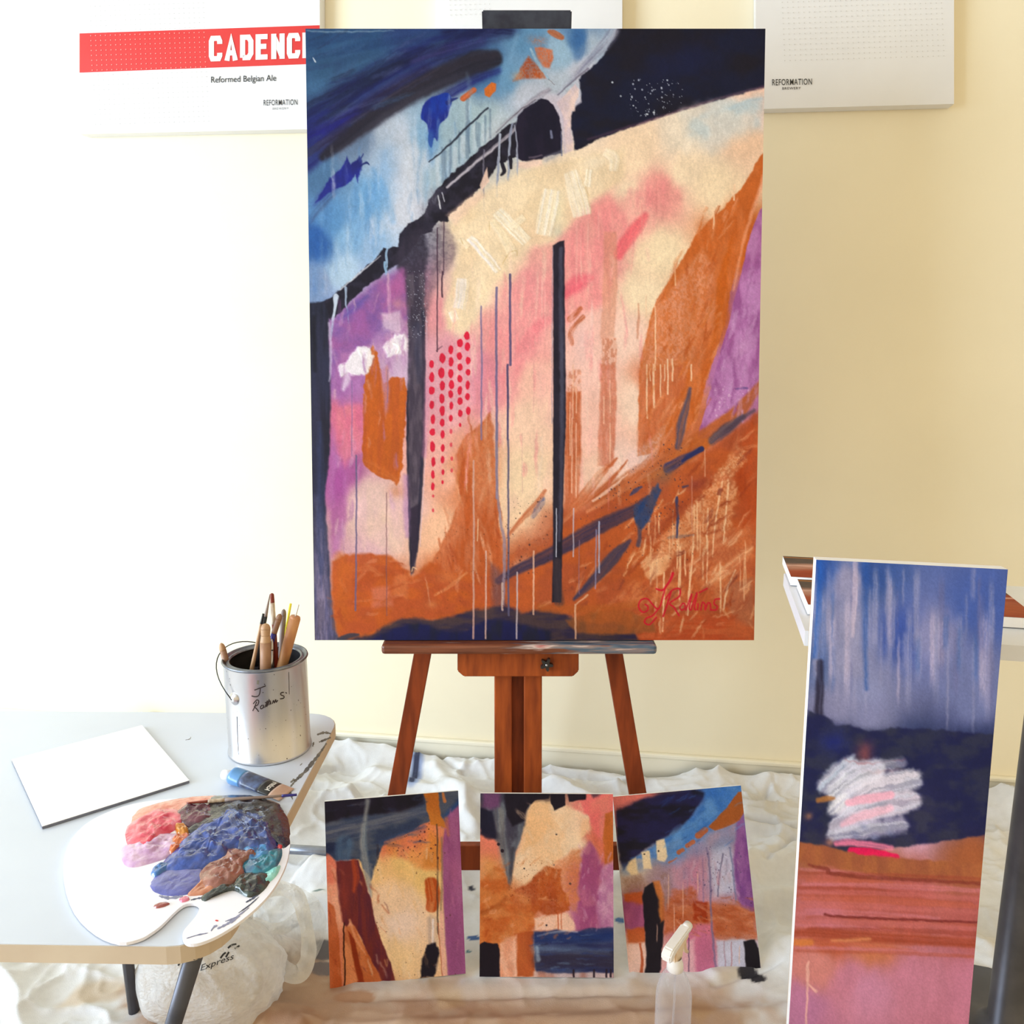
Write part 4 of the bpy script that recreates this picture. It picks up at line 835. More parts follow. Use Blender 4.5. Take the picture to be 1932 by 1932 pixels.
    for x in (1083, 1122, 1146, 1154): c.drip(x, 1830, 1843, 4, (40, 26, 38), .9, .5)
    c.spatter((960, 1620, 1060, 1700), 140, (120, 56, 30), .4, 1.3, .7, 41)
    c.dots([(1050, 1573, 2, 1.4), (948, 1604, 3.5, 3.5), (941, 1592, 3, 3), (1076, 1665, 2.2, 2.2), (1031, 1744, 2, 2), (989, 1637, 1.6, 1.6), (1045, 1630, 1.5, 1.5)], (36, 26, 40), .95)
    c.scumble(None, (910, 1620, 1080, 1770), 60, [(214, 140, 92), (170, 78, 38), (226, 160, 118), (196, 108, 58)], -.6, (10, 34), (2, 7), (.3, .7), .55, 95, .6)
    c.scumble(None, (975, 1520, 1110, 1650), 36, [(244, 218, 192), (236, 190, 150), (240, 206, 172)], 1.3, (14, 40), (3, 9), (.2, .5), .5, 96, .5)
    c.scumble(None, (1090, 1600, 1158, 1750), 34, [(190, 120, 156), (150, 70, 122), (206, 156, 186)], 1.5, (12, 36), (2, 6), (.25, .6), .5, 97)
    c.scumble(None, (1012, 1760, 1158, 1830), 30, [(44, 60, 116), (96, 116, 150), (36, 36, 62)], 0, (16, 50), (2, 5), (.3, .6), .55, 98, .08)
    c.mottle(.09, 1.6, 1.6); c.mottle(.05, 16, 22)
    return c
def paint_study_c(nx, ny):
    c = Canvas([(1157, 1503), (1398, 1482), (1436, 1826), (1188, 1850)], nx, ny, (206, 180, 196), 81)
    c.points([(1190, 1505, 224, 120, 110), (1260, 1530, 32, 28, 50), (1320, 1560, 76, 122, 196), (1380, 1490, 52, 102, 184), (1280, 1600, 96, 144, 206), (1200, 1640, 200, 180, 170), (1250, 1660, 160, 130, 140), (1300, 1640, 176, 130, 160), (1340, 1580, 150, 156, 190), (1370, 1650, 196, 196, 226), (1410, 1640, 120, 72, 140), (1300, 1680, 206, 130, 150), (1280, 1720, 196, 120, 84), (1380, 1740, 190, 110, 84), (1310, 1780, 206, 120, 150), (1390, 1800, 206, 204, 228), (1200, 1720, 140, 72, 110), (1210, 1800, 236, 196, 186), (1300, 1830, 224, 150, 176)], 4)
    c.poly([(1160, 1520), (1215, 1505), (1310, 1490), (1330, 1496), (1326, 1510), (1300, 1545), (1262, 1575), (1220, 1600), (1175, 1640), (1165, 1600)], (26, 24, 42), .97, 4, 3, c2=(34, 32, 74), ns=(40, 14))
    c.poly([(1155, 1500), (1225, 1498), (1200, 1512), (1162, 1530)], (222, 122, 116), .85, 5, 3)
    c.poly([(1332, 1490), (1400, 1478), (1404, 1500), (1380, 1520), (1340, 1555), (1300, 1590), (1262, 1610), (1240, 1620), (1190, 1620), (1262, 1580), (1310, 1540), (1330, 1512)], (66, 118, 196), .9, 4, 3, c2=(96, 146, 210), ns=(20, 20))
    c.wash(1360, 1500, 30, 14, (52, 104, 190), .5)
    c.stroke([(1180, 1640), (1230, 1620), (1280, 1590)], [20, 24, 16], (110, 140, 186), .6, 8, .3)
    c.poly([(1380, 1512), (1392, 1495), (1402, 1492), (1406, 1530), (1396, 1548), (1370, 1560), (1348, 1568), (1336, 1560), (1352, 1545)], (170, 92, 44), .97, 1.5, 2)
    for p, w in [([(1318, 1576), (1330, 1566)], [13, 12]), ([(1298, 1594), (1308, 1588)], [10, 10]), ([(1281, 1608), (1288, 1603)], [9, 8]), ([(1262, 1628), (1276, 1618)], [3, 3])]:
        c.stroke(p, w, (180, 100, 64), .95, 1.2)
    c.poly([(1262, 1630), (1300, 1600), (1340, 1575), (1390, 1555), (1396, 1600), (1380, 1700), (1330, 1700), (1260, 1720), (1230, 1700), (1240, 1660)], (166, 142, 172), .6, 9, 5, c2=(196, 150, 166), ns=(14, 30), tex=.2, ts=(5, 8))
    c.poly([(1345, 1600), (1370, 1590), (1392, 1620), (1385, 1680), (1350, 1690), (1340, 1640)], (202, 204, 230), .75, 9, 5)
    c.wash(1310, 1660, 16, 40, (206, 130, 156), .7, .1)
    c.wash(1365, 1590, 30, 14, (120, 136, 176), .6, -.4)
    c.poly([(1392, 1552), (1404, 1535), (1412, 1600), (1424, 1700), (1424, 1720), (1400, 1710), (1388, 1680), (1384, 1620)], (126, 74, 144), .95, 4, 2, c2=(150, 96, 160), ns=(10, 30))
    c.poly([(1186, 1625), (1200, 1616), (1205, 1650), (1190, 1652), (1182, 1640)], (240, 212, 172), .95, 3, 2.5); c.poly([(1210, 1608), (1226, 1604), (1230, 1638), (1214, 1640)], (240, 214, 178), .95, 2, 2); c.poly([(1238, 1586), (1254, 1583), (1260, 1615), (1254, 1626), (1240, 1622)], (242, 216, 180), .95, 2, 2)
    c.dots([(1216, 1611, 1.6, 1.3), (1243, 1605, 1.6, 2)], (30, 24, 30), .9)
    c.poly([(1175, 1660), (1210, 1650), (1225, 1670), (1214, 1690), (1178, 1690)], (150, 110, 90), .7, 7, 4, tex=.3)
    c.poly([(1176, 1688), (1212, 1680), (1216, 1710), (1200, 1712), (1178, 1700)], (186, 84, 40), .9, 3, 3)
    c.poly([(1178, 1700), (1215, 1705), (1218, 1748), (1190, 1755), (1180, 1740)], (148, 72, 112), .9, 4, 3, c2=(170, 90, 130))
    c.poly([(1182, 1752), (1218, 1750), (1220, 1780), (1184, 1782)], (190, 90, 46), .9, 4, 3)
    c.poly([(1184, 1780), (1222, 1776), (1222, 1848), (1190, 1850)], (238, 198, 186), .9, 4, 2)
    c.stroke([(1208, 1780), (1212, 1810), (1208, 1846)], [4, 5, 6], (176, 76, 40), .85, 1.5, .2)
    c.poly([(1232, 1664), (1244, 1668), (1250, 1700), (1254, 1740), (1250, 1780), (1246, 1830), (1240, 1846), (1216, 1848), (1220, 1800), (1216, 1740), (1212, 1690), (1216, 1672)], (26, 22, 32), .97, 2, 2)
    c.poly([(1232, 1662), (1246, 1660), (1254, 1690), (1256, 1735), (1246, 1740), (1242, 1700)], (206, 122, 66), .9, 3, 3, c2=(190, 100, 60))
    c.poly([(1246, 1650), (1262, 1640), (1266, 1700), (1256, 1720)], (150, 116, 110), .7, 5, 4, tex=.5)
    c.poly([(1256, 1720), (1270, 1680), (1310, 1672), (1316, 1720), (1340, 1700), (1380, 1706), (1424, 1720), (1428, 1770), (1400, 1772), (1350, 1768), (1300, 1745), (1252, 1765)], (194, 108, 72), .85, 5, 5, c2=(180, 88, 52), ns=(20, 8), tex=.2, ts=(8, 4))
    c.poly([(1308, 1700), (1334, 1702), (1336, 1740), (1308, 1735)], (158, 52, 24), .85, 3, 3)
    c.poly([(1310, 1745), (1345, 1740), (1350, 1830), (1312, 1838)], (212, 120, 150), .85, 6, 3, c2=(196, 110, 146))
    c.poly([(1280, 1790), (1310, 1770), (1312, 1840), (1276, 1842)], (232, 186, 196), .8, 5, 3)
    c.poly([(1352, 1775), (1404, 1772), (1410, 1830), (1356, 1836)], (206, 206, 230), .9, 4, 3)
    c.poly([(1404, 1776), (1424, 1772), (1432, 1790), (1436, 1828), (1408, 1830)], (24, 20, 28), .97, 2, 2)
    for p, q, w in [([(1334, 1600), (1340, 1650), (1342, 1720), (1346, 1780), (1352, 1832)], (120, 110, 150), 4), ([(1364, 1610), (1358, 1650), (1354, 1690)], (96, 94, 130), 2.5), ([(1378, 1600), (1384, 1650), (1388, 1700)], (110, 116, 160), 3), ([(1300, 1770), (1300, 1838)], (90, 60, 96), 2.4), ([(1380, 1776), (1381, 1830)], (180, 120, 130), 2.2), ([(1366, 1776), (1370, 1826)], (170, 130, 150), 2), ([(1326, 1620), (1328, 1700)], (150, 120, 156), 3)]:
        c.stroke(p, w, q, .75, 1.2, .15)
    c.spatter((1290, 1590, 1400, 1690), 110, (80, 70, 110), .4, 1.4, .6, 51); c.spatter((1260, 1640, 1420, 1770), 100, (70, 40, 50), .4, 1.1, .6, 52)
    c.scumble(None, (1260, 1690, 1428, 1770), 50, [(214, 140, 104), (170, 76, 40), (196, 110, 76), (226, 160, 130)], .15, (12, 40), (2, 6), (.3, .7), .55, 99, .3)
    c.scumble(None, (1250, 1630, 1395, 1700), 44, [(190, 150, 176), (140, 130, 166), (206, 186, 206), (206, 140, 160)], 1.5, (12, 40), (2, 6), (.2, .55), .5, 100, .15)
    c.scumble(None, (1260, 1500, 1400, 1600), 30, [(60, 110, 190), (104, 150, 210), (40, 70, 140)], -.6, (12, 40), (2, 6), (.2, .5), .5, 101, .15)
    for x, y0, y1 in [(1262, 1640, 1720), (1288, 1660, 1740), (1316, 1640, 1690), (1396, 1780, 1822), (1272, 1700, 1790), (1240, 1740, 1780)]: c.drip(x, y0, y1, 2, (236, 190, 170), .6, 1.2, fade=(.2, .2))
    c.mottle(.09, 1.6, 1.6); c.mottle(.05, 16, 24)
    return c
def paint_tall(nx, ny, corners):
    """sketch coordinates: the canvas runs on to the right and below of the study"""
    c = Canvas(corners, nx, ny, (150, 90, 90), 101)
    c.points([(1550, 1080, 46, 78, 148), (1600, 1100, 146, 142, 172), (1640, 1090, 52, 78, 140), (1550, 1250, 92, 104, 146), (1590, 1180, 140, 138, 168), (1600, 1250, 138, 136, 166), (1630, 1300, 132, 134, 170), (1580, 1330, 130, 128, 160), (1640, 1350, 128, 128, 164), (1700, 1200, 60, 80, 150), (1760, 1200, 130, 130, 170), (1540, 1400, 34, 34, 66), (1600, 1420, 30, 36, 76), (1640, 1400, 46, 50, 78), (1720, 1420, 40, 50, 90), (1600, 1500, 206, 206, 220), (1640, 1520, 222, 190, 210), (1540, 1530, 30, 34, 70), (1720, 1540, 220, 170, 196), (1540, 1600, 156, 92, 60), (1620, 1620, 160, 92, 56), (1560, 1680, 178, 96, 92), (1620, 1690, 176, 88, 76), (1560, 1730, 186, 108, 120), (1640, 1740, 170, 88, 84), (1560, 1770, 176, 86, 56), (1640, 1780, 190, 112, 80), (1540, 1820, 200, 126, 120), (1600, 1850, 190, 120, 140), (1640, 1870, 196, 130, 156), (1520, 1900, 180, 116, 150), (1720, 1850, 190, 120, 140), (1700, 1700, 176, 90, 84), (1600, 2000, 180, 112, 140), (1720, 2050, 160, 90, 110), (1840, 1150, 70, 90, 156), (1840, 1300, 110, 116, 160), (1840, 1420, 36, 44, 84), (1840, 1520, 60, 60, 110), (1840, 1620, 156, 88, 56), (1840, 1740, 172, 90, 86), (1840, 1860, 190, 118, 140), (1520, 2050, 160, 80, 60)], 4)
    rr = random.Random(9)
    for i in range(64):
        x = rr.uniform(1535, 1880); y0 = rr.uniform(1050, 1200); y1 = y0 + rr.uniform(80, 240)
        q = rr.choice([(160, 156, 184), (66, 94, 156), (130, 130, 164), (206, 186, 204), (150, 146, 176), (106, 104, 144)])
        c.stroke([(x, y0), (x - 2, y1)], rr.uniform(3, 12), q, .5, 3, .4, bl=120, bw=2, fade=(.2, .3))
    c.stroke([(1614, 1060), (1612, 1140), (1608, 1200)], [8, 10, 6], (222, 196, 208), .7, 3, .3, bl=100)
    c.stroke([(1548, 1060), (1544, 1140), (1538, 1240)], [12, 12, 8], (44, 92, 176), .7, 4, .3, bl=100)
    c.stroke([(1634, 1060), (1632, 1160), (1634, 1300)], [14, 12, 8], (40, 76, 146), .6, 4, .3, bl=100)
    c.stroke([(1548, 1250), (1546, 1310), (1542, 1390)], [12, 16, 18], (38, 34, 54), .9, 4, .25, bl=80)
    c.poly([(1524, 1340), (1556, 1350), (1576, 1368), (1605, 1366), (1640, 1380), (1700, 1372), (1960, 1390), (1960, 1560), (1690, 1600), (1600, 1612), (1560, 1600), (1500, 1590)], (28, 30, 68), .96, 3, 4, c2=(42, 44, 66), ns=(30, 20))
    c.wash(1570, 1400, 30, 24, (28, 36, 110), .7)
    c.wash(1632, 1420, 16, 22, (150, 80, 76), .7)
    for p, w, q, op in [([(1552, 1484), (1578, 1458), (1604, 1438)], [22, 34, 26], (206, 214, 230), .85), ([(1575, 1496), (1610, 1470), (1650, 1452)], [34, 50, 40], (226, 224, 232), .9), ([(1590, 1520), (1640, 1490), (1720, 1470)], [40, 54, 40], (228, 218, 230), .9), ([(1582, 1556), (1630, 1530), (1720, 1510)], [34, 48, 40], (222, 208, 224), .9), ([(1572, 1576), (1620, 1566), (1700, 1556)], [24, 34, 30], (206, 196, 220), .8),
                        ([(1600, 1440), (1640, 1446), (1700, 1440)], [16, 26, 20], (196, 150, 160), .6), ([(1570, 1530), (1590, 1510)], [20, 24], (236, 232, 238), .8)]:
        c.stroke(p, w, q, op, 6, .22, c2=(212, 208, 224), bl=60, bw=4, rough=4, rs=9)
    for x, y in [(1615, 1575), (1650, 1580), (1630, 1560), (1680, 1572)]: c.wash(x, y, 9, 6, (120, 124, 160), .6, .4)
    c.stroke([(1600, 1515), (1630, 1508), (1680, 1500)], [12, 18, 16], (236, 170, 190), .85, 3)
    c.stroke([(1590, 1555), (1625, 1540), (1680, 1525)], [10, 18, 14], (236, 180, 198), .8, 4, .2)
    c.stroke([(1544, 1510), (1560, 1507), (1572, 1506)], [10, 12, 6], (170, 110, 60), .85, 3)
    c.wash(1526, 1540, 8, 8, (160, 110, 80), .7); c.wash(1565, 1590, 10, 8, (180, 120, 100), .7)
    c.stroke([(1578, 1592), (1610, 1590), (1680, 1600)], [10, 12, 12], (240, 130, 160), .85, 3, .2)
    c.stroke([(1606, 1605), (1640, 1608), (1690, 1618)], [14, 16, 14], (226, 36, 86), .93, 2)
    c.poly([(1500, 1588), (1560, 1596), (1620, 1612), (1960, 1640), (1960, 1665), (1640, 1655), (1560, 1632), (1500, 1625)], (164, 96, 60), .95, 3, 3, c2=(150, 84, 58))
    for y in range(1640, 1800, 7):
        x = rr.uniform(1495, 1530); L = rr.uniform(160, 420); q = rr.choice([(170, 84, 66), (190, 104, 100), (150, 66, 52), (186, 96, 76), (196, 116, 124)])
        c.stroke([(x, y), (x + L * .5, y + 5), (x + L, y + 16)], [6, rr.uniform(6, 14), 6], q, .65, 2.5, .3, bl=120, bw=2.5)
    c.stroke([(1526, 1632), (1560, 1640), (1600, 1652), (1950, 1672)], [5, 7, 8, 6], (126, 54, 44), .8, 2, .2)
    c.stroke([(1556, 1725), (1600, 1730), (1950, 1745)], [4, 5, 4], (116, 44, 42), .85, 1.5)
    c.stroke([(1495, 1760), (1560, 1762), (1640, 1768), (1950, 1785)], [14, 16, 18, 14], (150, 64, 44), .8, 4, .3, bl=120)
    c.stroke([(1495, 1778), (1530, 1778)], [14, 12], (206, 122, 64), .8, 4); c.stroke([(1570, 1775), (1640, 1772)], [6, 8], (216, 140, 96), .7, 3, .3)
    c.stroke([(1520, 1960), (1525, 1820), (1522, 1850), (1540, 1870)], [3, 4, 3, 5], (232, 176, 164), .8, 1.5)
    c.mottle(.08, 1.8, 2.4); c.mottle(.05, 16, 40)
    return c
def paint_flat(nx, ny):
    c = Canvas([(0, 0), (100, 0), (100, 130), (0, 130)], nx, ny, (150, 70, 44), 131)
    c.points([(10, 20, 92, 78, 72), (30, 30, 96, 84, 78), (60, 15, 160, 76, 46), (90, 40, 150, 62, 36), (20, 60, 200, 150, 130), (60, 60, 206, 166, 150), (30, 90, 160, 60, 32), (80, 90, 170, 84, 50), (50, 120, 150, 56, 30)], 4)
    c.stroke([(0, 34), (50, 30), (100, 16)], [22, 18, 12], (92, 80, 74), .85, 4, .2)
    c.stroke([(0, 62), (50, 52), (100, 40)], [8, 10, 8], (222, 182, 166), .85, 2, .2)
    c.stroke([(0, 8), (50, 10), (100, 2)], [6, 8, 8], (204, 128, 60), .8, 2, .2)
    c.mottle(.08, 4, 4)
    return c

# ================================================================== the setting
WALL_YAW = math.radians(-8.4)
WU = Vector((math.cos(WALL_YAW), math.sin(WALL_YAW), 0))       # along the back wall, to the right (and nearer)
WN = Vector((math.sin(WALL_YAW), -math.cos(WALL_YAW), 0))      # out of the back wall, into the room
W0 = Vector((0.06, 2.815, 0))
M_WALL = mat('cream_wall_paint', rgb(243, 233, 205), .75, rgb(246, 236, 208), 3, 3, bump=.06, bscale=160)
M_TRIM = mat('cream_gloss_trim', rgb(243, 236, 214), .45, rgb(246, 240, 220), 6, 3)
M_CEIL = mat('white_ceiling_paint', rgb(240, 238, 230), .85, rgb(246, 244, 238), 4)
M_FLOOR = mat('grey_concrete', rgb(150, 144, 136), .6, rgb(178, 172, 162), 7, 8, bump=.1)
def wall_block(name, a, b, z0, z1, th, m, n):
    a = Vector(a); b = Vector(b)
    pts = [Vector((a.x, a.y, z0)), Vector((b.x, b.y, z0)), Vector((b.x, b.y, z1)), Vector((a.x, a.y, z1))]
    o = obj(name, bm_mesh(name, prism_bm(pts, n, th)), m)
    tag(o, kind='structure'); return o
ROOM_H = 3.05
wl = W0 - WU * 5.3; wr = W0 + WU * 3.2
wall_block('wall_back', wl, wr, 0, ROOM_H, .12, M_WALL, WN)
floor = box('floor', 8.8, 7.0, .1, (-.85, 0.2, -.05), M_FLOOR); tag(floor, kind='structure')
ceil_ = box('ceiling', 8.8, 7.0, .1, (-.85, 0.2, ROOM_H + .05), M_CEIL); tag(ceil_, kind='structure')
# left wall with a tall window
LX = -5.04
def lw(name, y0, y1, z0, z1):
    return box(name, .12, y1 - y0, z1 - z0, (LX - .06, (y0 + y1) / 2, (z0 + z1) / 2), M_WALL)
bmw = bmesh.new()
for (y0, y1, z0, z1) in ((-3.2, -2.2, 0, ROOM_H), (1.5, 3.62, 0, ROOM_H), (-2.2, 1.5, 0, .36), (-2.2, 1.5, 2.84, ROOM_H)):
    t = box_bm(.12, y1 - y0, z1 - z0, (LX - .06, (y0 + y1) / 2, (z0 + z1) / 2))
    me_ = bpy.data.meshes.new('t'); t.to_mesh(me_); t.free(); bmw.from_mesh(me_); bpy.data.meshes.remove(me_)
tag(obj('wall_left', bm_mesh('wall_left', bmw), M_WALL), kind='structure')
w1 = empty('window_1', (LX, -.35, .36)); tag(w1, kind='structure')
for (y, z, sy, sz) in ((-1.82, 1.24, .06, 2.48), (1.82, 1.24, .06, 2.48), (0, .03, 3.7, .06), (0, 2.45, 3.7, .06), (-.6, 1.24, .04, 2.48), (.6, 1.24, .04, 2.48)):
    box('window_frame', .06, sy, sz, (-.08, y, z), M_TRIM, w1)
box('window_sill', .1, 3.8, .03, (.03, 0, -.015), M_TRIM, w1, .004)
# baseboard with a small moulded top
bb = empty('baseboard_back', W0, (0, 0, WALL_YAW)); tag(bb, kind='structure')
box('board', 8.3, .014, .105, (-1.0, -.007, .0525), M_TRIM, bb, .001)
box('top_moulding', 8.3, .02, .018, (-1.0, -.010, .114), M_TRIM, bb, .005)

# ================================================================== drop cloth on the floor
def wall_y(x):
    return W0.y + (x - W0.x) * math.tan(WALL_YAW)
def build_cloth():
    nx, ny = 560, 300
    xs = np.linspace(-2.0, 1.75, nx); t = np.linspace(0, 1, ny)
    X, T = np.meshgrid(xs, t)
    Y0 = 1.18 + .05 * np.sin(X * 3.1) + .03 * np.sin(X * 9 + 1)
    top = W0.y + (X - W0.x) * math.tan(WALL_YAW) - .035 - .02 * vnoise(X * 5 + 40, T * 0, 3)
    Y = Y0 + (top - Y0) * T
    Z = .008 + .0 * X
    # crumple: ridged noise, stronger towards the wall and the sides
    big = 1 - np.abs(2 * vnoise(X * 2.1 + Y * 1.2 + 20, Y * 2.6 - X * .6 + 20, 9, 2) - 1); mid = 1 - np.abs(2 * vnoise(X * 5 + Y * 4 + 40, Y * 4.5 - X * 2 + 40, 10, 2) - 1)
    fine = vnoise(X * 22 + 60, Y * 22 + 60, 12, 3)
    amp = .25 + .75 * sstep(1.95, 2.35, Y) + .5 * sstep(.55, .8, X) + .6 * sstep(-.5, -.8, X)
    under = sstep(.62, .5, np.abs(X - .08)) * sstep(1.5, 1.6, Y) * sstep(2.0, 1.9, Y)
    amp = amp * (1 - .85 * under)
    cr1 = 1 - np.abs(2 * vnoise(X * 6.5 - Y * 3 + 80, Y * 7 + X * 2 + 80, 14, 2) - 1); cr2 = 1 - np.abs(2 * vnoise(X * 13 + Y * 6 + 90, Y * 12 - X * 5 + 90, 15, 2) - 1)
    Z = Z + (.4 + .6 * amp) * (.009 * cr1 ** 9 + .005 * cr2 ** 8)
    Z = Z + amp * (.045 * big ** 4 + .014 * mid ** 5) + .003 * fine * (1 - under)
    # long folds: (x0, y0, x1, y1, height, width)
    def seg(x0, y0, x1, y1, h, w):
        ex, ey = x1 - x0, y1 - y0; L2 = ex * ex + ey * ey
        q = np.clip(((X - x0) * ex + (Y - y0) * ey) / L2, 0, 1)
        d = np.hypot(X - x0 - q * ex, Y - y0 - q * ey)
        return h * np.exp(-(d / w) ** 2) * sstep(0, .12, q + .02) * sstep(0, .12, 1.02 - q)
    for f in [(.10, 2.66, .52, 2.42, .035, .035), (.30, 2.5, .95, 2.33, .03, .03), (-.55, 2.75, -.05, 2.5, .045, .05), (-.3, 2.8, -.1, 2.35, .03, .03), (.62, 2.2, 1.05, 2.28, .045, .05), (.6, 2.02, 1.0, 2.14, .035, .04), (.72, 1.75, .95, 2.1, .03, .04),
              (-.62, 2.2, -.3, 2.1, .05, .06), (-.6, 2.05, -.2, 2.02, .03, .04), (-.9, 2.4, -.5, 2.55, .05, .06), (-.5, 1.62, .9, 1.68, .014, .022), (-.4, 1.56, 1.0, 1.50, .012, .03), (-.75, 1.75, -.45, 1.6, .03, .05), (.66, 1.9, .9, 1.72, .025, .04), (-.2, 2.2, .25, 2.3, .03, .05), (.2, 2.1, .6, 2.25, .03, .04)]:
        Z = Z + seg(*f)
    # narrow pinched creases
    for (pa_, pb_, dp) in (((1000, 1462), (1225, 1502), .022), ((1400, 1570), (1530, 1592), .024), ((1340, 1852), (1480, 1815), .012), ((620, 1880), (1250, 1866), .008), ((880, 1480), (820, 1440), .014), ((560, 1500), (640, 1460), .016), ((1440, 1640), (1500, 1600), .016), ((1420, 1540), (1460, 1500), .014)):
        p = at_z(pa_[0], pa_[1], .02); q = at_z(pb_[0], pb_[1], .02)
        Z = Z + seg(p.x, p.y + .03, q.x, q.y + .03, dp * .9, .03) - seg(p.x, p.y, q.x, q.y, dp, .009)
    Z = np.maximum(Z, .003)
    # the edge is pushed up against the wall
    edge = sstep(.93, 1.0, T)
    Z = Z + edge * (.018 + .045 * sstep(-.05, -.6, X) + (.008 * vnoise(X * 4 + 10, X * 0, 4)) + .015 * sstep(.5, .9, X))
    front = sstep(.03, 0, T); Z = Z * (1 - front) + .004 * front
    # keep flat where the studies and the bottle stand
    V = np.stack([X, Y, Z], -1).reshape(-1, 3)
    idx = np.arange(nx * ny).reshape(ny, nx)
    F = np.stack([idx[:-1, :-1], idx[:-1, 1:], idx[1:, 1:], idx[1:, :-1]], -1).reshape(-1, 4)
    me = bpy.data.meshes.new('drop_cloth')
    me.from_pydata(V.tolist(), [], F.tolist()); me.update()
    me.polygons.foreach_set('use_smooth', [True] * len(me.polygons))
    # stains, with some shade painted in at the front
    C = np.empty((ny, nx, 3)); C[:] = np.array([230, 231, 235]) / 255
    def stain_and_shade(m, q, op=1.0):
        nonlocal C
        C = C + (np.array(q) / 255 - C) * (np.clip(m, 0, 1) * op)[..., None]
    n1 = vnoise(X * 5 + 3, Y * 5 + 3, 21, 4); n2 = vnoise(X * 16 + 3, Y * 16 + 3, 22, 3)
    stain_and_shade(sstep(.45, .75, n1) , (204, 203, 204), .6)
    front = sstep(1.80, 1.66, Y + .10 * (n1 - .5) - .16 * sstep(-.35, -.5, X)) * sstep(-.95, -.8, X + .2 * (n2 - .5)) * sstep(.62, .45, X + .3 * (n2 - .5))  # stained front, widened at left to paint in the shade around the bag
    stain_and_shade(front, (178, 144, 118), .9); stain_and_shade(front * sstep(.5, .7, n2), (160, 118, 92), .5)
    stain_and_shade(front * sstep(.55, .8, vnoise(X * 9, Y * 30, 25, 2)), (220, 196, 176), .5)
    stain_and_shade(sstep(.58, .72, vnoise(X * 7 + 9, Y * 7 + 2, 26, 3)) * sstep(1.95, 1.7, Y), (190, 150, 100), .4)
    def spot(x, y, rx, ry, q, op=.95, j=.5):
        d = np.sqrt(((X - x) / rx) ** 2 + ((Y - y) / ry) ** 2) + j * (n2 - .5) * 2
        stain_and_shade(sstep(1.15, .85, d), q, op)
    for (px, py, r, q, e) in [(890, 1682, .009, (40, 44, 66), 1.6), (893, 1770, .014, (60, 96, 160), .5), (884, 1795, .006, (50, 110, 130), 1), (1428, 1850, .018, (26, 24, 34), .7), (1410, 1838, .024, (28, 26, 36), .8), (1172, 1745, .016, (70, 110, 170), .5), (600, 1700, .02, (110, 130, 130), .6), (610, 1795, .04, (96, 92, 96), .8), (615, 1830, .03, (120, 110, 112), .7), (670, 1882, .05, (176, 136, 108), .3), (1330, 1745, .02, (140, 150, 160), .5)]:
        p = at_z(px, py, .01); spot(p.x, p.y, r, r * e, q, .9)
    # a smear of blue and black paint up the cloth by the left leg of the easel
    pa = at_z(778, 1496, .02); pb = at_z(790, 1424, .05)
    q = np.clip(((X - pa.x) * (pb.x - pa.x) + (Y - pa.y) * (pb.y - pa.y)) / ((pb - pa).to_2d().length_squared), 0, 1)
    d = np.hypot(X - pa.x - q * (pb.x - pa.x), Y - pa.y - q * (pb.y - pa.y))
    stain_and_shade(sstep(.032, .012, d + .012 * (n2 - .5)), (130, 152, 205), .8)
    stain_and_shade(sstep(.011, .004, np.abs(d - .004) + .006 * (vnoise(X * 60, Y * 30, 31) - .3)), (38, 44, 72), .85)
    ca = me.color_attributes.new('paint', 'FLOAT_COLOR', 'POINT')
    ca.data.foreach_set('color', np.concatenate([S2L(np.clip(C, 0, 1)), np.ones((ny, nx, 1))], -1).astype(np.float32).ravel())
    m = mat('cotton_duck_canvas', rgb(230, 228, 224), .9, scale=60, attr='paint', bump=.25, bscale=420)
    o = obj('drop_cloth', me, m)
    return o
cloth = build_cloth()
tag(cloth, 'crumpled off-white canvas drop cloth with paint stains spread over the floor', 'drop cloth')

# ================================================================== wall boards with beer lettering
M_BOARD = mat('white_coated_board', rgb(230, 230, 232), .55, rgb(234, 234, 236), 5)
M_BOARD_EDGE = mat('board_edge', rgb(226, 214, 186), .7, rgb(232, 222, 198), 9)
M_RED = mat('red_print', rgb(206, 34, 28), .5, rgb(210, 38, 32), 8)
M_INK = mat('black_print', rgb(34, 32, 32), .55, rgb(40, 38, 38), 20)
M_GREYINK = mat('grey_print', rgb(120, 118, 116), .55, rgb(130, 128, 126), 20)
M_PALEINK = mat('pale_print', rgb(200, 198, 196), .55, rgb(206, 204, 202), 20)
M_WHITEINK = mat('white_print', rgb(248, 246, 240), .5, rgb(250, 248, 244), 20)
TB = .045
BP0 = W0 + WN * (TB + .002)                       # front plane of the boards
def onboard(px, py, off=0.0):
    return at_plane(px, py, BP0 + WN * off, WN)
def quad(name, pts, m, parent, th=.0008):
    return obj(name, bm_mesh(name, prism_bm(pts, WN, th)), m, parent)
def text_mesh(s, offset=0.0, spacing=1.0):
    cu = bpy.data.curves.new('lettering', 'FONT'); cu.body = s; cu.size = 1.0; cu.offset = offset; cu.space_character = spacing; cu.resolution_u = 3
    o = bpy.data.objects.new('lettering', cu); col.objects.link(o)
    dg = bpy.context.evaluated_depsgraph_get()
    me = bpy.data.meshes.new_from_object(o.evaluated_get(dg))
    bpy.data.objects.remove(o); bpy.data.curves.remove(cu)
    me.materials.clear()
    return me
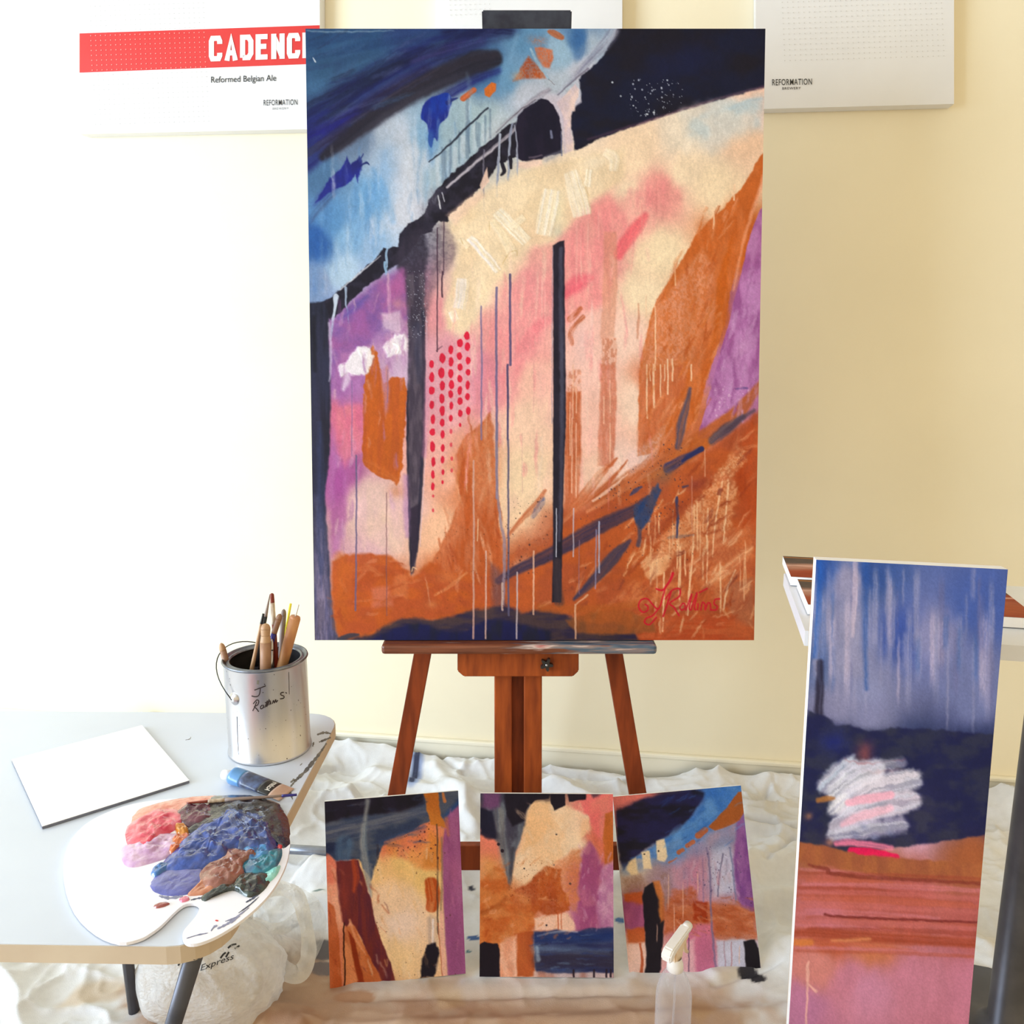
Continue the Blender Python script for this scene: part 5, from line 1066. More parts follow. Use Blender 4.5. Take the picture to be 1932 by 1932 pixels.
def lettering(name, s, place, m, parent, x0, x1, ybase, cap, slope=0.0, offset=0.0, spacing=1.0, shear=0.0):
    """set a line of type: x0..x1 across, cap height `cap` (all in sketch units); place() puts a sketch point on the surface"""
    me = text_mesh(s, offset, spacing)
    co = np.array([v.co[:] for v in me.vertices])
    a, b = co[:, 0].min(), co[:, 0].max(); H = .69
    for v in me.vertices:
        X = x0 + (v.co.x - a) / (b - a) * (x1 - x0); q = v.co.y / H * cap
        v.co = place(X + shear * q, ybase - q + slope * (X - x0))
    me.update()
    return obj(name, me, m, parent)
def make_board(corners):
    c4 = [onboard(*p) for p in corners]
    ctr = sum(c4, Vector()) / 4
    root = empty('wall_board', (0, 0, 0))
    o = obj('board', bm_mesh('board', prism_bm(c4, WN, TB)), M_BOARD, root)
    return root
PIX = lambda o: (lambda x, y: onboard(x, y, o))
lb = make_board([(150, -28), (603, -46), (604, 243), (150, 253)])
tag(lb, 'white board with red band and bold white capitals above left of big painting', 'sign')
quad('red_band', [onboard(150, 63, .0012), onboard(603, 47.5, .0012), onboard(603, 120, .0012), onboard(150, 137, .0012)], M_RED, lb)
# bold condensed capitals drawn as strokes
def caps(word, x0, x1, ytop, ybot, sw, slope):
    G = {'C': [[(1, .72), (1, .86), (.86, 1), (.14, 1), (0, .86), (0, .14), (.14, 0), (.86, 0), (1, .14), (1, .28)]], 'A': [[(0, -.12), (.5, 1.0), (1, -.12)], [(.2, .26), (.8, .26)]],
         'D': [[(0, 0), (0, 1), (.72, 1), (1, .8), (1, .2), (.72, 0), (0, 0)]], 'E': [[(1.12, 1), (0, 1), (0, 0), (1.12, 0)], [(0, .52), (.98, .52)]], 'N': [[(0, -.12), (0, 1.12)], [(0, 1.0), (1, 0.0)], [(1, -.12), (1, 1.12)]]}
    n = len(word); pitch = (x1 - x0) / n; lw_ = pitch * .86 - sw
    bm = bmesh.new(); lay = 0
    for i, ch in enumerate(word):
        bx = x0 + i * pitch + sw / 2
        for pl in G[ch]:
            P = [np.array([bx + p[0] * lw_, ybot - sw / 2 - p[1] * (ybot - ytop - sw)]) for p in pl]
            lay += 1; n_ = len(P); L = []; R = []
            for k in range(n_):
                d0 = P[k] - P[k - 1] if k > 0 else P[1] - P[0]; d1 = P[k + 1] - P[k] if k < n_ - 1 else P[-1] - P[-2]
                d0 = d0 / np.linalg.norm(d0); d1 = d1 / np.linalg.norm(d1)
                t = d0 + d1; t = t / (np.linalg.norm(t) + 1e-9); nn = np.array([-t[1], t[0]])
                s_ = sw / 2 / max(.55, nn @ np.array([-d0[1], d0[0]]))
                L.append(P[k] + nn * s_); R.append(P[k] - nn * s_)
            for k in range(n_ - 1):
                q = [L[k], L[k + 1], R[k + 1], R[k]]
                bm.faces.new([bm.verts.new(onboard(p[0], p[1] + slope * (p[0] - x0), .0022 + .0003 * (lay % 4))) for p in q])
    return bm_mesh('lettering', bm)
obj('lettering', caps('CADENCE', 394, 600, 68, 116, 9.6, -.036), M_WHITEINK, lb)
lettering('lettering', 'Reformed Belgian Ale', PIX(.0022), M_INK, lb, 398, 521, 156, 11.5, -.03, .004, 1.0)
lettering('lettering', 'REFORMATION', PIX(.0022), M_INK, lb, 497, 561, 199, 10.5, -.02, .004, 1.12)
lettering('lettering', 'BREWERY', PIX(.0022), M_GREYINK, lb, 514, 544, 207, 4.2, -.02, .0, 1.2)
def dots_on(root, x0, x1, y0, y1, st, m, slope=-.03, r=1.0, skip=None, only=None):
    bm = bmesh.new()
    y = y0; k = 0
    while y < y1:
        x = x0 + (k % 2) * st * .0
        while x < x1:
            yy = y + slope * (x - 291); xx = x + (y - 42) * .045
            if (skip is None or not skip(xx, yy)):
                bm.faces.new([bm.verts.new(onboard(xx + r * math.cos(a), yy + r * math.sin(a), .0026)) for a in [i * math.pi / 3 for i in range(6)]])
            x += st
        y += st; k += 1
    o = obj('dot_pattern', bm_mesh('dot_pattern', bm), m, root); o['kind'] = 'stuff'
    return o
inband = lambda x, y: 60 - (x - 291) * .035 < y < 133 - (x - 291) * .035
dots_on(lb, 170, 392, -20, 240, 9.3, M_PALEINK, skip=inband, r=1.1)
dots_on(lb, 170, 392, -20, 240, 9.3, mat('pink_print', rgb(240, 150, 140), .5), skip=lambda x, y: not inband(x, y), r=1.1)
mb = make_board([(822, -30), (1174, -42), (1174, 190), (822, 200)])
tag(mb, 'plain white board mostly hidden behind the top of the big painting', 'sign')
dots_on(mb, 850, 930, -20, 54, 9.3, M_PALEINK, r=.9)
rb = make_board([(1426, -52), (1800, -68), (1800, 196), (1426, 206)])
tag(rb, 'white board with small black lettering above right of big painting', 'sign')
lettering('lettering', 'REFORMATION', PIX(.0022), M_INK, rb, 1457, 1532, 161, 11.5, -.02, .004, 1.12)
lettering('lettering', 'BREWERY', PIX(.0022), M_INK, rb, 1476, 1511, 169, 4.6, -.02, .002, 1.15)
dots_on(rb, 1476, 1780, -10, 160, 10, M_PALEINK, slope=-.03, r=1.0)

# ================================================================== canvases
def weave_mat(name, strength=.25):
    m = mat(name, rgb(200, 200, 200), .6, scale=240, spec=.15, attr='paint', bump=strength, bscale=1400)
    return m
M_CANVAS = weave_mat('acrylic_paint_on_canvas')
M_CANVAS_WHITE = mat('primed_white_canvas', rgb(243, 243, 244), .7, rgb(247, 247, 248), 30, bump=.1, bscale=900)
M_STRETCH = mat('pine_stretcher_bar', rgb(206, 172, 122), .65, rgb(222, 190, 142), 12, stretch=(1, 8, 1))
def picture_face(name, P00, P10, P11, P01, cv, parent, relief=.0012):
    """front of a canvas: grid between top-left P00, top-right P10, bottom-right P11, bottom-left P01 with the paint as colour"""
    u, v = np.meshgrid(np.linspace(0, 1, cv.nx), np.linspace(0, 1, cv.ny))
    A, B, C_, D = (np.array(p) for p in (P00, P10, P11, P01))
    V = (A * ((1 - u) * (1 - v))[..., None] + B * (u * (1 - v))[..., None] + C_ * (u * v)[..., None] + D * ((1 - u) * v)[..., None])
    n = np.cross(D - A, B - A); n = n / np.linalg.norm(n)
    V = V + n * (np.clip(cv.Z, 0, 2) * relief)[..., None]
    ny, nx = cv.ny, cv.nx
    idx = np.arange(nx * ny).reshape(ny, nx)
    F = np.stack([idx[:-1, :-1], idx[1:, :-1], idx[1:, 1:], idx[:-1, 1:]], -1).reshape(-1, 4)
    me = bpy.data.meshes.new(name)
    me.vertices.add(nx * ny); me.vertices.foreach_set('co', V.astype(np.float32).ravel())
    nf = len(F); me.loops.add(nf * 4); me.polygons.add(nf)
    me.loops.foreach_set('vertex_index', F.astype(np.int32).ravel())
    me.polygons.foreach_set('loop_start', np.arange(0, nf * 4, 4, dtype=np.int32)); me.polygons.foreach_set('loop_total', np.full(nf, 4, np.int32))
    me.update(calc_edges=True); me.validate()
    me.polygons.foreach_set('use_smooth', [True] * nf)
    ca = me.color_attributes.new('paint', 'FLOAT_COLOR', 'POINT')
    lin = S2L(np.clip(cv.C, 0, 1)); grey = lin.mean(-1, keepdims=True)
    lin = np.clip(grey + (lin - grey) * cv.sat, 0, 1) * cv.gain
    ca.data.foreach_set('color', np.concatenate([lin, np.ones((ny, nx, 1))], -1).astype(np.float32).ravel())
    return obj(name, me, M_CANVAS, parent), Vector(n)
def rotm(yaw, lean, roll):
    return Matrix.Rotation(yaw, 3, 'Z') @ Matrix.Rotation(lean, 3, 'X') @ Matrix.Rotation(roll, 3, 'Y')
def rect(center, yaw, lean, roll, W, H):
    R = rotm(math.radians(yaw), math.radians(lean), math.radians(roll)); c = Vector(center)
    return [c + R @ Vector(p) for p in ((-W / 2, 0, H / 2), (W / 2, 0, H / 2), (W / 2, 0, -H / 2), (-W / 2, 0, -H / 2))]
def canvas_thing(name, label, corners, cv, depth, side_mat, side_name='canvas_side', bars=False):
    a, b, c_, d = corners
    n = (d - a).cross(b - a).normalized()
    base = (c_ + d) / 2
    root = empty(name, base)
    tag(root, label, 'painting')
    L = [p - base for p in corners]
    picture_face('painted_face', *L, cv, root)
    # wrapped body just behind the painted face
    obj(side_name, bm_mesh(side_name, prism_bm([p - n * .0006 for p in L], n, depth)), side_mat, root)
    if bars:
        X = (L[1] - L[0]).normalized(); Yv = (L[0] - L[3]).normalized(); bw = .045
        q = [p - n * (depth + .001) for p in L]
        for (p0, p1, up) in ((q[0] - Yv * bw / 2, q[1] - Yv * bw / 2, n), (q[3] + Yv * bw / 2, q[2] + Yv * bw / 2, n), (q[0] + X * bw / 2 - Yv * bw, q[3] + X * bw / 2 + Yv * bw, n), (q[1] - X * bw / 2 - Yv * bw, q[2] - X * bw / 2 + Yv * bw, n)):
            beam('stretcher_bar', p0, p1, bw, .004, M_STRETCH, root, .0, up)
    return root, n
BW = 1.12
big_c = rect((.057, 2.089, 1.555), 0, -6.92, 0, BW, BW * 1.345)
BIGTH = .032
cvb = paint_big(640, 860); cvb.gain = .92; cvb.sat = 1.02
M_BIGSIDE = mat('dark_painted_canvas_edge', rgb(46, 44, 62), .6, rgb(150, 84, 52), 5, 2, lo=.45, hi=.6)
big, BN = canvas_thing('abstract_painting', 'large abstract painting in navy, cream, pink and rust on the wooden easel', big_c, cvb, BIGTH, M_BIGSIDE, bars=True)

SW, SH = .330, .443
k = SW / .32
def study(name, label, c, yaw, lean, roll, fn):
    cc = [CAM + (p - CAM) * k for p in rect(c, yaw, lean, roll, .32, .43)]
    return canvas_thing(name, label, cc, fn(230, 310), .008, M_CANVAS_WHITE, 'panel_edge')
study('abstract_study', 'small abstract panel with dark red trunk and purple side band, leftmost of three', (-.280, 1.772, .265), 7.5, -15, -.75, paint_study_a)
study('abstract_study', 'small abstract panel with wide blue block at lower right, middle of three', (.083, 1.774, .271), -.66, -13.7, 0, paint_study_b)
study('abstract_study', 'small tilted abstract panel with navy and bright blue diagonal, behind spray bottle', (.426, 1.81, .255), 1.4, -17.2, -4.2, paint_study_c)

# ================================================================== tall canvas and high table on the right
YW = math.radians(-13)
TU = Vector((math.cos(YW), math.sin(YW), 0)); TV = Vector((math.sin(YW), -math.cos(YW), 0))     # right, towards the viewer
def proj(p):
    d = Vector(p) - CAM; z = d.y * cp - d.z * sp_; y = d.y * sp_ + d.z * cp
    return (966 + FPX * d.x / z, 966 - FPX * y / z)
tl = at_y(1540, 1056, 1.385)
TALL_W = .30; tlean = math.radians(4.0)
dn = Vector((0, 0, -math.cos(tlean))) + TV * math.sin(tlean)
hh = (tl.z - .024) / math.cos(tlean)
tc_ = [tl, tl + TU * TALL_W, tl + TU * TALL_W + dn * hh, tl + dn * hh]
cvt = paint_tall(170, 560, [proj(p) for p in tc_])
tall, TN = canvas_thing('abstract_painting', 'tall narrow white-edged painting, streaked blue over rust and pink, at right', tc_, cvt, .034, M_CANVAS_WHITE, bars=True)
print('TALL', [tuple(round(v) for v in proj(p)) for p in tc_])
M_TBL = mat('white_laminate', rgb(226, 230, 238), .35, rgb(232, 236, 242), 6)
M_STEEL = mat('dark_grey_steel', rgb(76, 76, 84), .4, rgb(92, 92, 100), 12, metal=.6)
ht = empty('high_table', (0, 0, 0)); tag(ht, 'tall white table holding flat canvases behind the tall painting', 'table')
HT = 1.0
h0 = at_z(1479, 1082, HT)
box_pts = [h0, h0 + TU * .95, h0 + TU * .95 + TV * .44, h0 + TV * .44]
obj('table_top', bm_mesh('table_top', prism_bm(box_pts, (0, 0, 1), .03)), M_TBL, ht)
pc_ = h0 + TU * .50 + TV * .24
lathe('pedestal', [(.22, .0), (.22, .012), (.06, .03), (.035, .05), (.032, HT - .06), (.09, HT - .035), (.09, HT - .03)], M_STEEL, ht, 32, Matrix.Translation((pc_.x, pc_.y, .022)))
def flat_canvas(label, a, w, l, z, seed):
    a = Vector((a.x, a.y, z + .022))
    cr = [a, a + TU * w, a + TU * w + TV * l, a + TV * l]
    cv = paint_flat(60, 80)
    return canvas_thing('abstract_painting', label, cr, cv, .020, M_CANVAS_WHITE)
f0 = at_z(1477, 1049, HT + .023)
flat_canvas('rust and brown canvas lying flat, far one on the high table', f0, .42, .205, HT + .001, 1)
flat_canvas('rust and brown canvas lying flat, nearer one half hidden by tall painting', f0 + TV * .225 + TU * .012, .42, .20, HT + .001, 2)

# ================================================================== easel
M_OAK = mat('red_brown_oak', rgb(168, 80, 30), .5, rgb(126, 54, 20), 9, 6, stretch=(6, 6, .6), bump=.12, bscale=30, lo=.3, hi=.7, spec=.25)
M_OAK2 = mat('darker_oak', rgb(142, 62, 26), .5, rgb(112, 46, 18), 9, 6, stretch=(6, 6, .6), bump=.1, bscale=30, spec=.25)
M_BLACK = mat('black_plastic', rgb(26, 26, 30), .4, rgb(32, 32, 36), 20)
M_CHROME = mat('grey_metal', rgb(170, 170, 176), .28, rgb(190, 190, 196), 20, metal=1.0)
easel = empty('easel', (.02, 2.1, .0)); tag(easel, 'brown wooden single mast easel holding the large painting', 'easel')
EO = Vector((.02, 2.1, 0))
bot = (big_c[2] + big_c[3]) / 2
MP0 = bot - BN * (BIGTH + .010)              # mast front plane, just behind the stretcher
def onmast(px, py, off=0.0): return at_plane(px, py, MP0 + BN * off, BN)
MD = Vector((0, -BN.z, BN.y)); MD = -MD if MD.z < 0 else MD   # up the mast
def mast_line(px, off):
    p = onmast(px, 1400, off)
    lo = p + MD * ((.035 - p.z) / MD.z); hi = p + MD * ((2.36 - p.z) / MD.z)
    return lo - EO, hi - EO
for (x0, x1, off, m) in ((933, 966, 0, M_OAK), (988, 1022, 0, M_OAK)):
    a, b = mast_line((x0 + x1) / 2, -.018)
    beam('mast_rail', a, b, (x1 - x0) / FPX * 2.16, .036, m, easel, .003)
a, b = mast_line(977, -.040)
beam('mast_core', a, b, .036, .022, M_OAK2, easel, .001)
# A-frame legs behind the mast plane
def leg(xt, yt, xb, yb, w):
    p = onmast(xt, yt, -.045); q = onmast(xb, yb, -.045)
    d = (q - p).normalized()
    lo = p + d * ((.03 - p.z) / d.z); hi = p - d * 1.22
    return beam('leg', lo - EO, hi - EO, w, .026, M_OAK2, easel, .002), lo, hi, p, d
l1 = leg(798.5, 1228, 749, 1495, .0455)
l2 = leg(1157, 1228, 1202.5, 1495, .0465)
ya = onmast(870, 1604, -.045).z
def leg_at(l, z): return l[3] + l[4] * ((z - l[3].z) / l[4].z)
beam('crossbar', leg_at(l1, ya) - EO + Vector((-.02, -.026, 0)), leg_at(l2, ya) - EO + Vector((.02, -.026, 0)), .072, .022, M_OAK2, easel, .002)
yh = onmast(977, 420, -.045).z
beam('crossbar', leg_at(l1, yh) - EO + Vector((-.02, 0.026, 0)), leg_at(l2, yh) - EO + Vector((.02, 0.026, 0)), .06, .022, M_OAK2, easel, .002)
pr = onmast(977, 300, -.075)
beam('rear_leg', Vector((.016, pr.y + .06, pr.z)) - EO, Vector((.016, 2.66, .03)) - EO, .042, .026, M_OAK2, easel, .002)
box('foot_block', .12, .12, .03, (Vector((.016, mast_line(977, 0)[0].y + EO.y + .01, .02)) - EO)[:], M_OAK2, easel, .004)
# support block under the tray, with clipped lower corners
SB = [(863, 1222), (1092, 1222), (1092, 1266), (1081, 1276.5), (875, 1276.5), (863, 1266)]
pts = [onmast(x, y, .028) - EO for x, y in SB]
bmx = prism_bm(pts, BN, .027); bmesh.ops.recalc_face_normals(bmx, faces=bmx.faces[:])
bmesh.ops.bevel(bmx, geom=bmx.edges[:], offset=.002, segments=2, affect='EDGES')
sb = obj('support_block', bm_mesh('support_block', bmx), M_OAK, easel)
# star knob
kc = onmast(1031, 1252.5, .032) - EO
K = Matrix((Vector((1, 0, 0)), MD, -BN)).transposed().to_4x4(); K.translation = kc
bmk = bmesh.new(); ring = []
for i in range(40):
    t = 2 * math.pi * i / 40; r = .0125 + .0048 * math.cos(5 * t + .6)
    ring.append(K @ Vector((r * math.cos(t), r * math.sin(t), -.014)))
kb = prism_bm(ring, BN, .018); bmk.free()
kn = obj('star_knob', bm_mesh('star_knob', kb), M_BLACK, sb)
lathe('bolt', [(0, -.0165), (.0028, -.0165), (.0034, -.014)], M_CHROME, kn, 12, K)
# tray: paint-smeared ledge
def tray_mat():
    m = mat('paint_smeared_oak', rgb(128, 70, 44), .4, rgb(98, 50, 30), 14, 6, stretch=(.6, 6, 6), bump=.15, bscale=60, coat=.2)
    nt = m.node_tree; N = nt.nodes; L = nt.links; b = N['Principled BSDF']
    base = b.inputs['Base Color'].links[0].from_socket
    tc = N.new('ShaderNodeTexCoord'); mp = N.new('ShaderNodeMapping'); mp.inputs['Scale'].default_value = (3.0, 30, 30); L.new(tc.outputs['Object'], mp.inputs['Vector'])
    n = N.new('ShaderNodeTexNoise'); n.inputs['Scale'].default_value = 2.4; n.inputs['Detail'].default_value = 5; L.new(mp.outputs['Vector'], n.inputs['Vector'])
    sx = N.new('ShaderNodeSeparateXYZ'); L.new(tc.outputs['Object'], sx.inputs['Vector'])
    ad = N.new('ShaderNodeMath'); ad.operation = 'MULTIPLY_ADD'; ad.inputs[1].default_value = .9; L.new(sx.outputs['X'], ad.inputs[0]); L.new(n.outputs['Fac'], ad.inputs[2])
    r = N.new('ShaderNodeValToRGB'); r.color_ramp.elements[0].position = .52; r.color_ramp.elements[1].position = .62; L.new(ad.outputs[0], r.inputs['Fac'])
    n2 = N.new('ShaderNodeTexNoise'); n2.inputs['Scale'].default_value = 3.1; n2.inputs['Detail'].default_value = 4; L.new(mp.outputs['Vector'], n2.inputs['Vector'])
    r2 = N.new('ShaderNodeValToRGB'); e = r2.color_ramp.elements
    e[0].position = .3; e[0].color = rgb(46, 66, 92); e[1].position = .72; e[1].color = rgb(176, 70, 66)
    q = e.new(.45); q.color = rgb(86, 104, 122); q = e.new(.58); q.color = rgb(150, 128, 122); q = e.new(.64); q.color = rgb(206, 186, 180)
    L.new(n2.outputs['Fac'], r2.inputs['Fac'])
    mx = N.new('ShaderNodeMix'); mx.data_type = 'RGBA'; L.new(r.outputs['Color'], mx.inputs['Factor']); L.new(base, mx.inputs['A']); L.new(r2.outputs['Color'], mx.inputs['B']); L.new(mx.outputs['Result'], b.inputs['Base Color'])
    return m
ta = onmast(724, 1219, 0); tb = onmast(1234, 1219, 0)
tz_top = bot.z - .002; th_ = .026; tdep = .085
yb_ = MP0.y + .012
tray = box('tray', .695, tdep, th_, (.0, 0, 0), tray_mat(), easel, .008)
tray.location = Vector(((ta.x + tb.x) / 2, yb_ - tdep / 2, tz_top - th_ / 2)) - EO
# top clamp, stained dark
M_CLAMP = mat('dark_stained_clamp', rgb(22, 24, 44), .5, rgb(48, 52, 66), 30, 4)
cl_pts = [onmast(x, y, .010) - EO for x, y in ((909, 18), (1079, 18), (1078, 57.5), (910, 57.5))]
bmx = prism_bm(cl_pts, BN, .05); bmesh.ops.recalc_face_normals(bmx, faces=bmx.faces[:]); bmesh.ops.bevel(bmx, geom=bmx.edges[:], offset=.003, segments=2, affect='EDGES')
obj('top_clamp', bm_mesh('top_clamp', bmx), M_CLAMP, easel)

# ================================================================== folding table on the left
TZ = .742
M_TOP = mat('white_table_laminate', rgb(204, 211, 224), .3, rgb(210, 217, 230), 3, 4, bump=.02)
M_EDGE = mat('beige_edge_band', rgb(196, 176, 152), .5, rgb(204, 186, 162), 10)
M_SMEAR = mat('dried_grey_paint', rgb(122, 116, 104), .6, rgb(86, 84, 82), 60)
t0 = at_z(645, 1346, TZ); t1 = at_z(291, 1331, TZ); t2 = at_z(546, 1533, TZ)
e2 = (t2 - t0).normalized()
e1 = Vector((e2.y, -e2.x, 0)); e1 = -e1 if e1.x > 0 else e1
DEP = .735; WID = 1.5
print('TABLE', t0, e1, e2, (t1 - t0).normalized())
tab = empty('folding_table', t0 * 1.0); tab.location.z = 0; tag(tab, 'white folding table with beige edge at left, paint can and palette on it', 'table')
TO = Vector((t0.x, t0.y, 0))
def table_outline(z, rad=.07, inset=0.0):
    out = []
    for (cx, cy, a0) in ((rad, rad, math.pi), (WID - rad, rad, 1.5 * math.pi), (WID - rad, DEP - rad, 0), (rad, DEP - rad, .5 * math.pi)):
        for i in range(7):
            t = a0 + i / 6 * math.pi / 2
            p = t0 + e1 * (cx + (rad - inset) * math.cos(t)) + e2 * (cy + (rad - inset) * math.sin(t))
            out.append(Vector((p.x, p.y, z)) - TO)
    return out
obj('edge_band', bm_mesh('edge_band', prism_bm(table_outline(TZ - .001), (0, 0, 1), .026)), M_EDGE, tab)
tt = obj('table_top', bm_mesh('table_top', prism_bm(table_outline(TZ, .07, .0015), (0, 0, 1), .012)), M_TOP, tab)
def flat_patch(name, pxs, z, m, parent, org, th=.0004):
    pts = [Vector(at_z(x, y, z)) - org for x, y in pxs]
    return obj(name, bm_mesh(name, prism_bm(pts, (0, 0, 1), th)), m, parent)
def ragged(px_line, w, seed):
    r = random.Random(seed); L = catmull(px_line, False, 8); A = []; B = []
    for i, p in enumerate(L):
        d = L[min(i + 1, len(L) - 1)] - L[max(i - 1, 0)]; n = np.array([-d[1], d[0]]) / (np.hypot(*d) + 1e-9)
        k = w * (.35 + .65 * math.sin(math.pi * (i + .5) / len(L))) * r.uniform(.35, 1.2)
        A.append(tuple(p + n * k)); B.append(tuple(p - n * k))
    return A + B[::-1]
for i, (ln, w) in enumerate([([(616, 1402), (604, 1420), (590, 1438), (575, 1456), (560, 1470), (548, 1484)], 3.4), ([(598, 1386), (612, 1382), (624, 1384)], 2.6), ([(602, 1400), (612, 1396), (624, 1391)], 2.2), ([(592, 1400), (590, 1408)], 2), ([(548, 1476), (556, 1470)], 3), ([(340, 1456), (346, 1466)], .8), ([(350, 1396), (358, 1394), (360, 1390)], .6), ([(566, 1444), (570, 1440)], 1), ([(530, 1506), (545, 1494), (552, 1508)], 3)]):
    flat_patch('paint_smear', ragged(ln, w, i), TZ + .0004, M_SMEAR, tt, TO)
def tpt(a, b, z): 
    p = t0 + e1 * a + e2 * b; return Vector((p.x, p.y, z))
fp = at_z(369, 1793, TZ - .02); fl = at_z(246, 2200, .015)
def tube(name, a, b, r, m, parent, org):
    return obj(name, tube_mesh(name, [Vector(a) - org, Vector(b) - org], r, 12), m, parent)
tube('leg', fp, fl, .0125, M_STEEL, tab, TO)
tube('leg', tpt(.50, .08, TZ - .02), tpt(.50, .05, .02), .0125, M_STEEL, tab, TO)
tube('leg', tpt(1.25, .08, TZ - .02), tpt(1.25, .05, .02), .0125, M_STEEL, tab, TO)
tube('leg', tpt(1.25, .62, TZ - .02), tpt(1.25, .65, .02), .0125, M_STEEL, tab, TO)
tube('leg_brace', tpt(1.25, .06, .35), tpt(1.25, .64, .35), .009, M_STEEL, tab, TO)

# white panel on the table
M_WHITEPANEL = mat('bare_white_panel', rgb(250, 250, 250), .6, rgb(252, 252, 252), 20)
q0 = at_z(357, 1472, TZ + .006); q1 = at_z(297, 1402, TZ + .006)
d1 = (q1 - q0).normalized(); d2 = Vector((-d1.y, d1.x, 0)); d2 = -d2 if d2.y > 0 else d2
wp = [q0, q0 + d1 * .30, q0 + d1 * .30 + d2 * .24, q0 + d2 * .24]
pan = empty('blank_panel', q0); tag(pan, 'bare white canvas panel lying on the table left of the paint can', 'panel')
obj('panel_board', bm_mesh('panel_board', prism_bm([p - q0 - Vector((0, 0, .0008)) for p in wp], (0, 0, 1), .0045)), mat('panel_edge_shade', rgb(110, 112, 124), .7), pan)  # grey colour paints in the shadow line along the panel's edge
obj('panel_face', bm_mesh('panel_face', prism_bm([p - q0 for p in wp], (0, 0, 1), .0008)), M_WHITEPANEL, pan)

# ================================================================== paint can
CR = .0815; CH = .192
cc = at_z(481, 1447, TZ) + Vector((0.006, CR, 0.0005))
can = empty('paint_can', cc); tag(can, 'silver metal paint can with wire handle and handwritten name, full of brushes', 'paint can')
def can_mat():
    m = mat('tin_plate', rgb(196, 196, 200), .3, rgb(214, 212, 214), 14, 5, stretch=(1, 1, .25), metal=.85, bump=.03, bscale=40)
    nt = m.node_tree; N = nt.nodes; L = nt.links; b = N['Principled BSDF']
    base = b.inputs['Base Color'].links[0].from_socket
    tc = N.new('ShaderNodeTexCoord'); n = N.new('ShaderNodeTexNoise'); n.inputs['Scale'].default_value = 190; n.inputs['Detail'].default_value = 1
    L.new(tc.outputs['Object'], n.inputs['Vector'])
    r = N.new('ShaderNodeValToRGB'); r.color_ramp.elements[0].position = .745; r.color_ramp.elements[1].position = .77; L.new(n.outputs['Fac'], r.inputs['Fac'])
    mx = N.new('ShaderNodeMix'); mx.data_type = 'RGBA'; L.new(r.outputs['Color'], mx.inputs['Factor']); L.new(base, mx.inputs['A']); mx.inputs['B'].default_value = rgb(60, 50, 46); L.new(mx.outputs['Result'], b.inputs['Base Color'])
    return m
M_TIN = can_mat()
M_TINRIM = mat('grimy_tin_rim', rgb(96, 100, 112), .35, rgb(140, 144, 152), 40, 4, metal=.8)
M_TININ = mat('dark_can_inside', rgb(46, 44, 50), .6, rgb(84, 80, 82), 20, 4, metal=.2)  # dark mottled inside of the can
lathe('can_body', [(0, .002), (CR - .004, .002), (CR - .001, 0), (CR, .002), (CR - .0005, .006), (CR - .002, .008), (CR - .002, CH - .006), (CR - .001, CH - .004)], M_TIN, can, 72)
lathe('can_lining', [(CR - .0145, CH - .004), (CR - .0035, CH - .012), (CR - .0035, .006), (0, .006)], M_TININ, can, 72)
lathe('can_rim', [(CR - .001, CH - .004), (CR + .001, CH - .002), (CR, CH + .001), (CR - .003, CH + .001), (CR - .005, CH - .004), (CR - .008, CH - .005), (CR - .010, CH - .001), (CR - .013, CH - .001), (CR - .0145, CH - .004)], M_TINRIM, can, 72)
ea = math.radians(238)                # azimuth of the near ear
av = Vector((math.cos(ea), math.sin(ea), 0)); ear_z = .132
for s_ in (1, -1):
    Mx = (av * s_).to_track_quat('Z', 'Y').to_matrix().to_4x4(); Mx.translation = av * s_ * (CR - .003) + Vector((0, 0, ear_z))
    er = lathe('ear', [(.0125, 0), (.0120, .002), (.0085, .0035), (.0065, .006), (.004, .007), (0, .007)], M_TIN, can, 24, Mx)
wv = Vector((-av.y, av.x, 0)); wv = -wv if wv.x > 0 else wv
tl_ = math.radians(36); wd_ = wv * math.cos(tl_) + Vector((0, 0, math.sin(tl_)))
bp = []
for i in range(25):
    t = math.pi * i / 24
    bp.append(av * (CR + .004) * math.cos(t) * 1.0 + wd_ * .117 * math.sin(t) ** .85 + Vector((0, 0, ear_z)))
obj('wire_handle', tube_mesh('wire_handle', bp, .0011, 8), mat('dark_wire', rgb(50, 50, 54), .4, metal=.7), can)
# handwriting on the side of the can
def on_can(px, py, off=.0004):
    o = CAM - cc; d = ray(px, py)
    a = d.x ** 2 + d.y ** 2; b = 2 * (o.x * d.x + o.y * d.y); R = CR - .002 + off; c_ = o.x ** 2 + o.y ** 2 - R * R
    t = (-b - math.sqrt(max(b * b - 4 * a * c_, 0))) / (2 * a)
    return o + d * t
def pen(name, lines, w, surf, m, parent, sub=5):
    bm = bmesh.new()
    for ln in lines:
        L = catmull(ln, False, sub) if len(ln) > 2 else [np.array(p, float) for p in ln]
        A = []; B = []
        for i, p in enumerate(L):
            d = L[min(i + 1, len(L) - 1)] - L[max(i - 1, 0)]; n = np.array([-d[1], d[0]]) / (np.hypot(*d) + 1e-9)
            A.append(bm.verts.new(surf(*(p + n * w / 2)))); B.append(bm.verts.new(surf(*(p - n * w / 2))))
        for i in range(len(L) - 1): bm.faces.new((A[i], A[i + 1], B[i + 1], B[i]))
    return obj(name, bm_mesh(name, bm), m, parent)
M_MARK = mat('black_marker', rgb(44, 32, 36), .5, rgb(52, 40, 42), 60)
def Z(lst): return [[(280 + x / 4.83, 1090 + y / 4.83) for x, y in l] for l in lst]
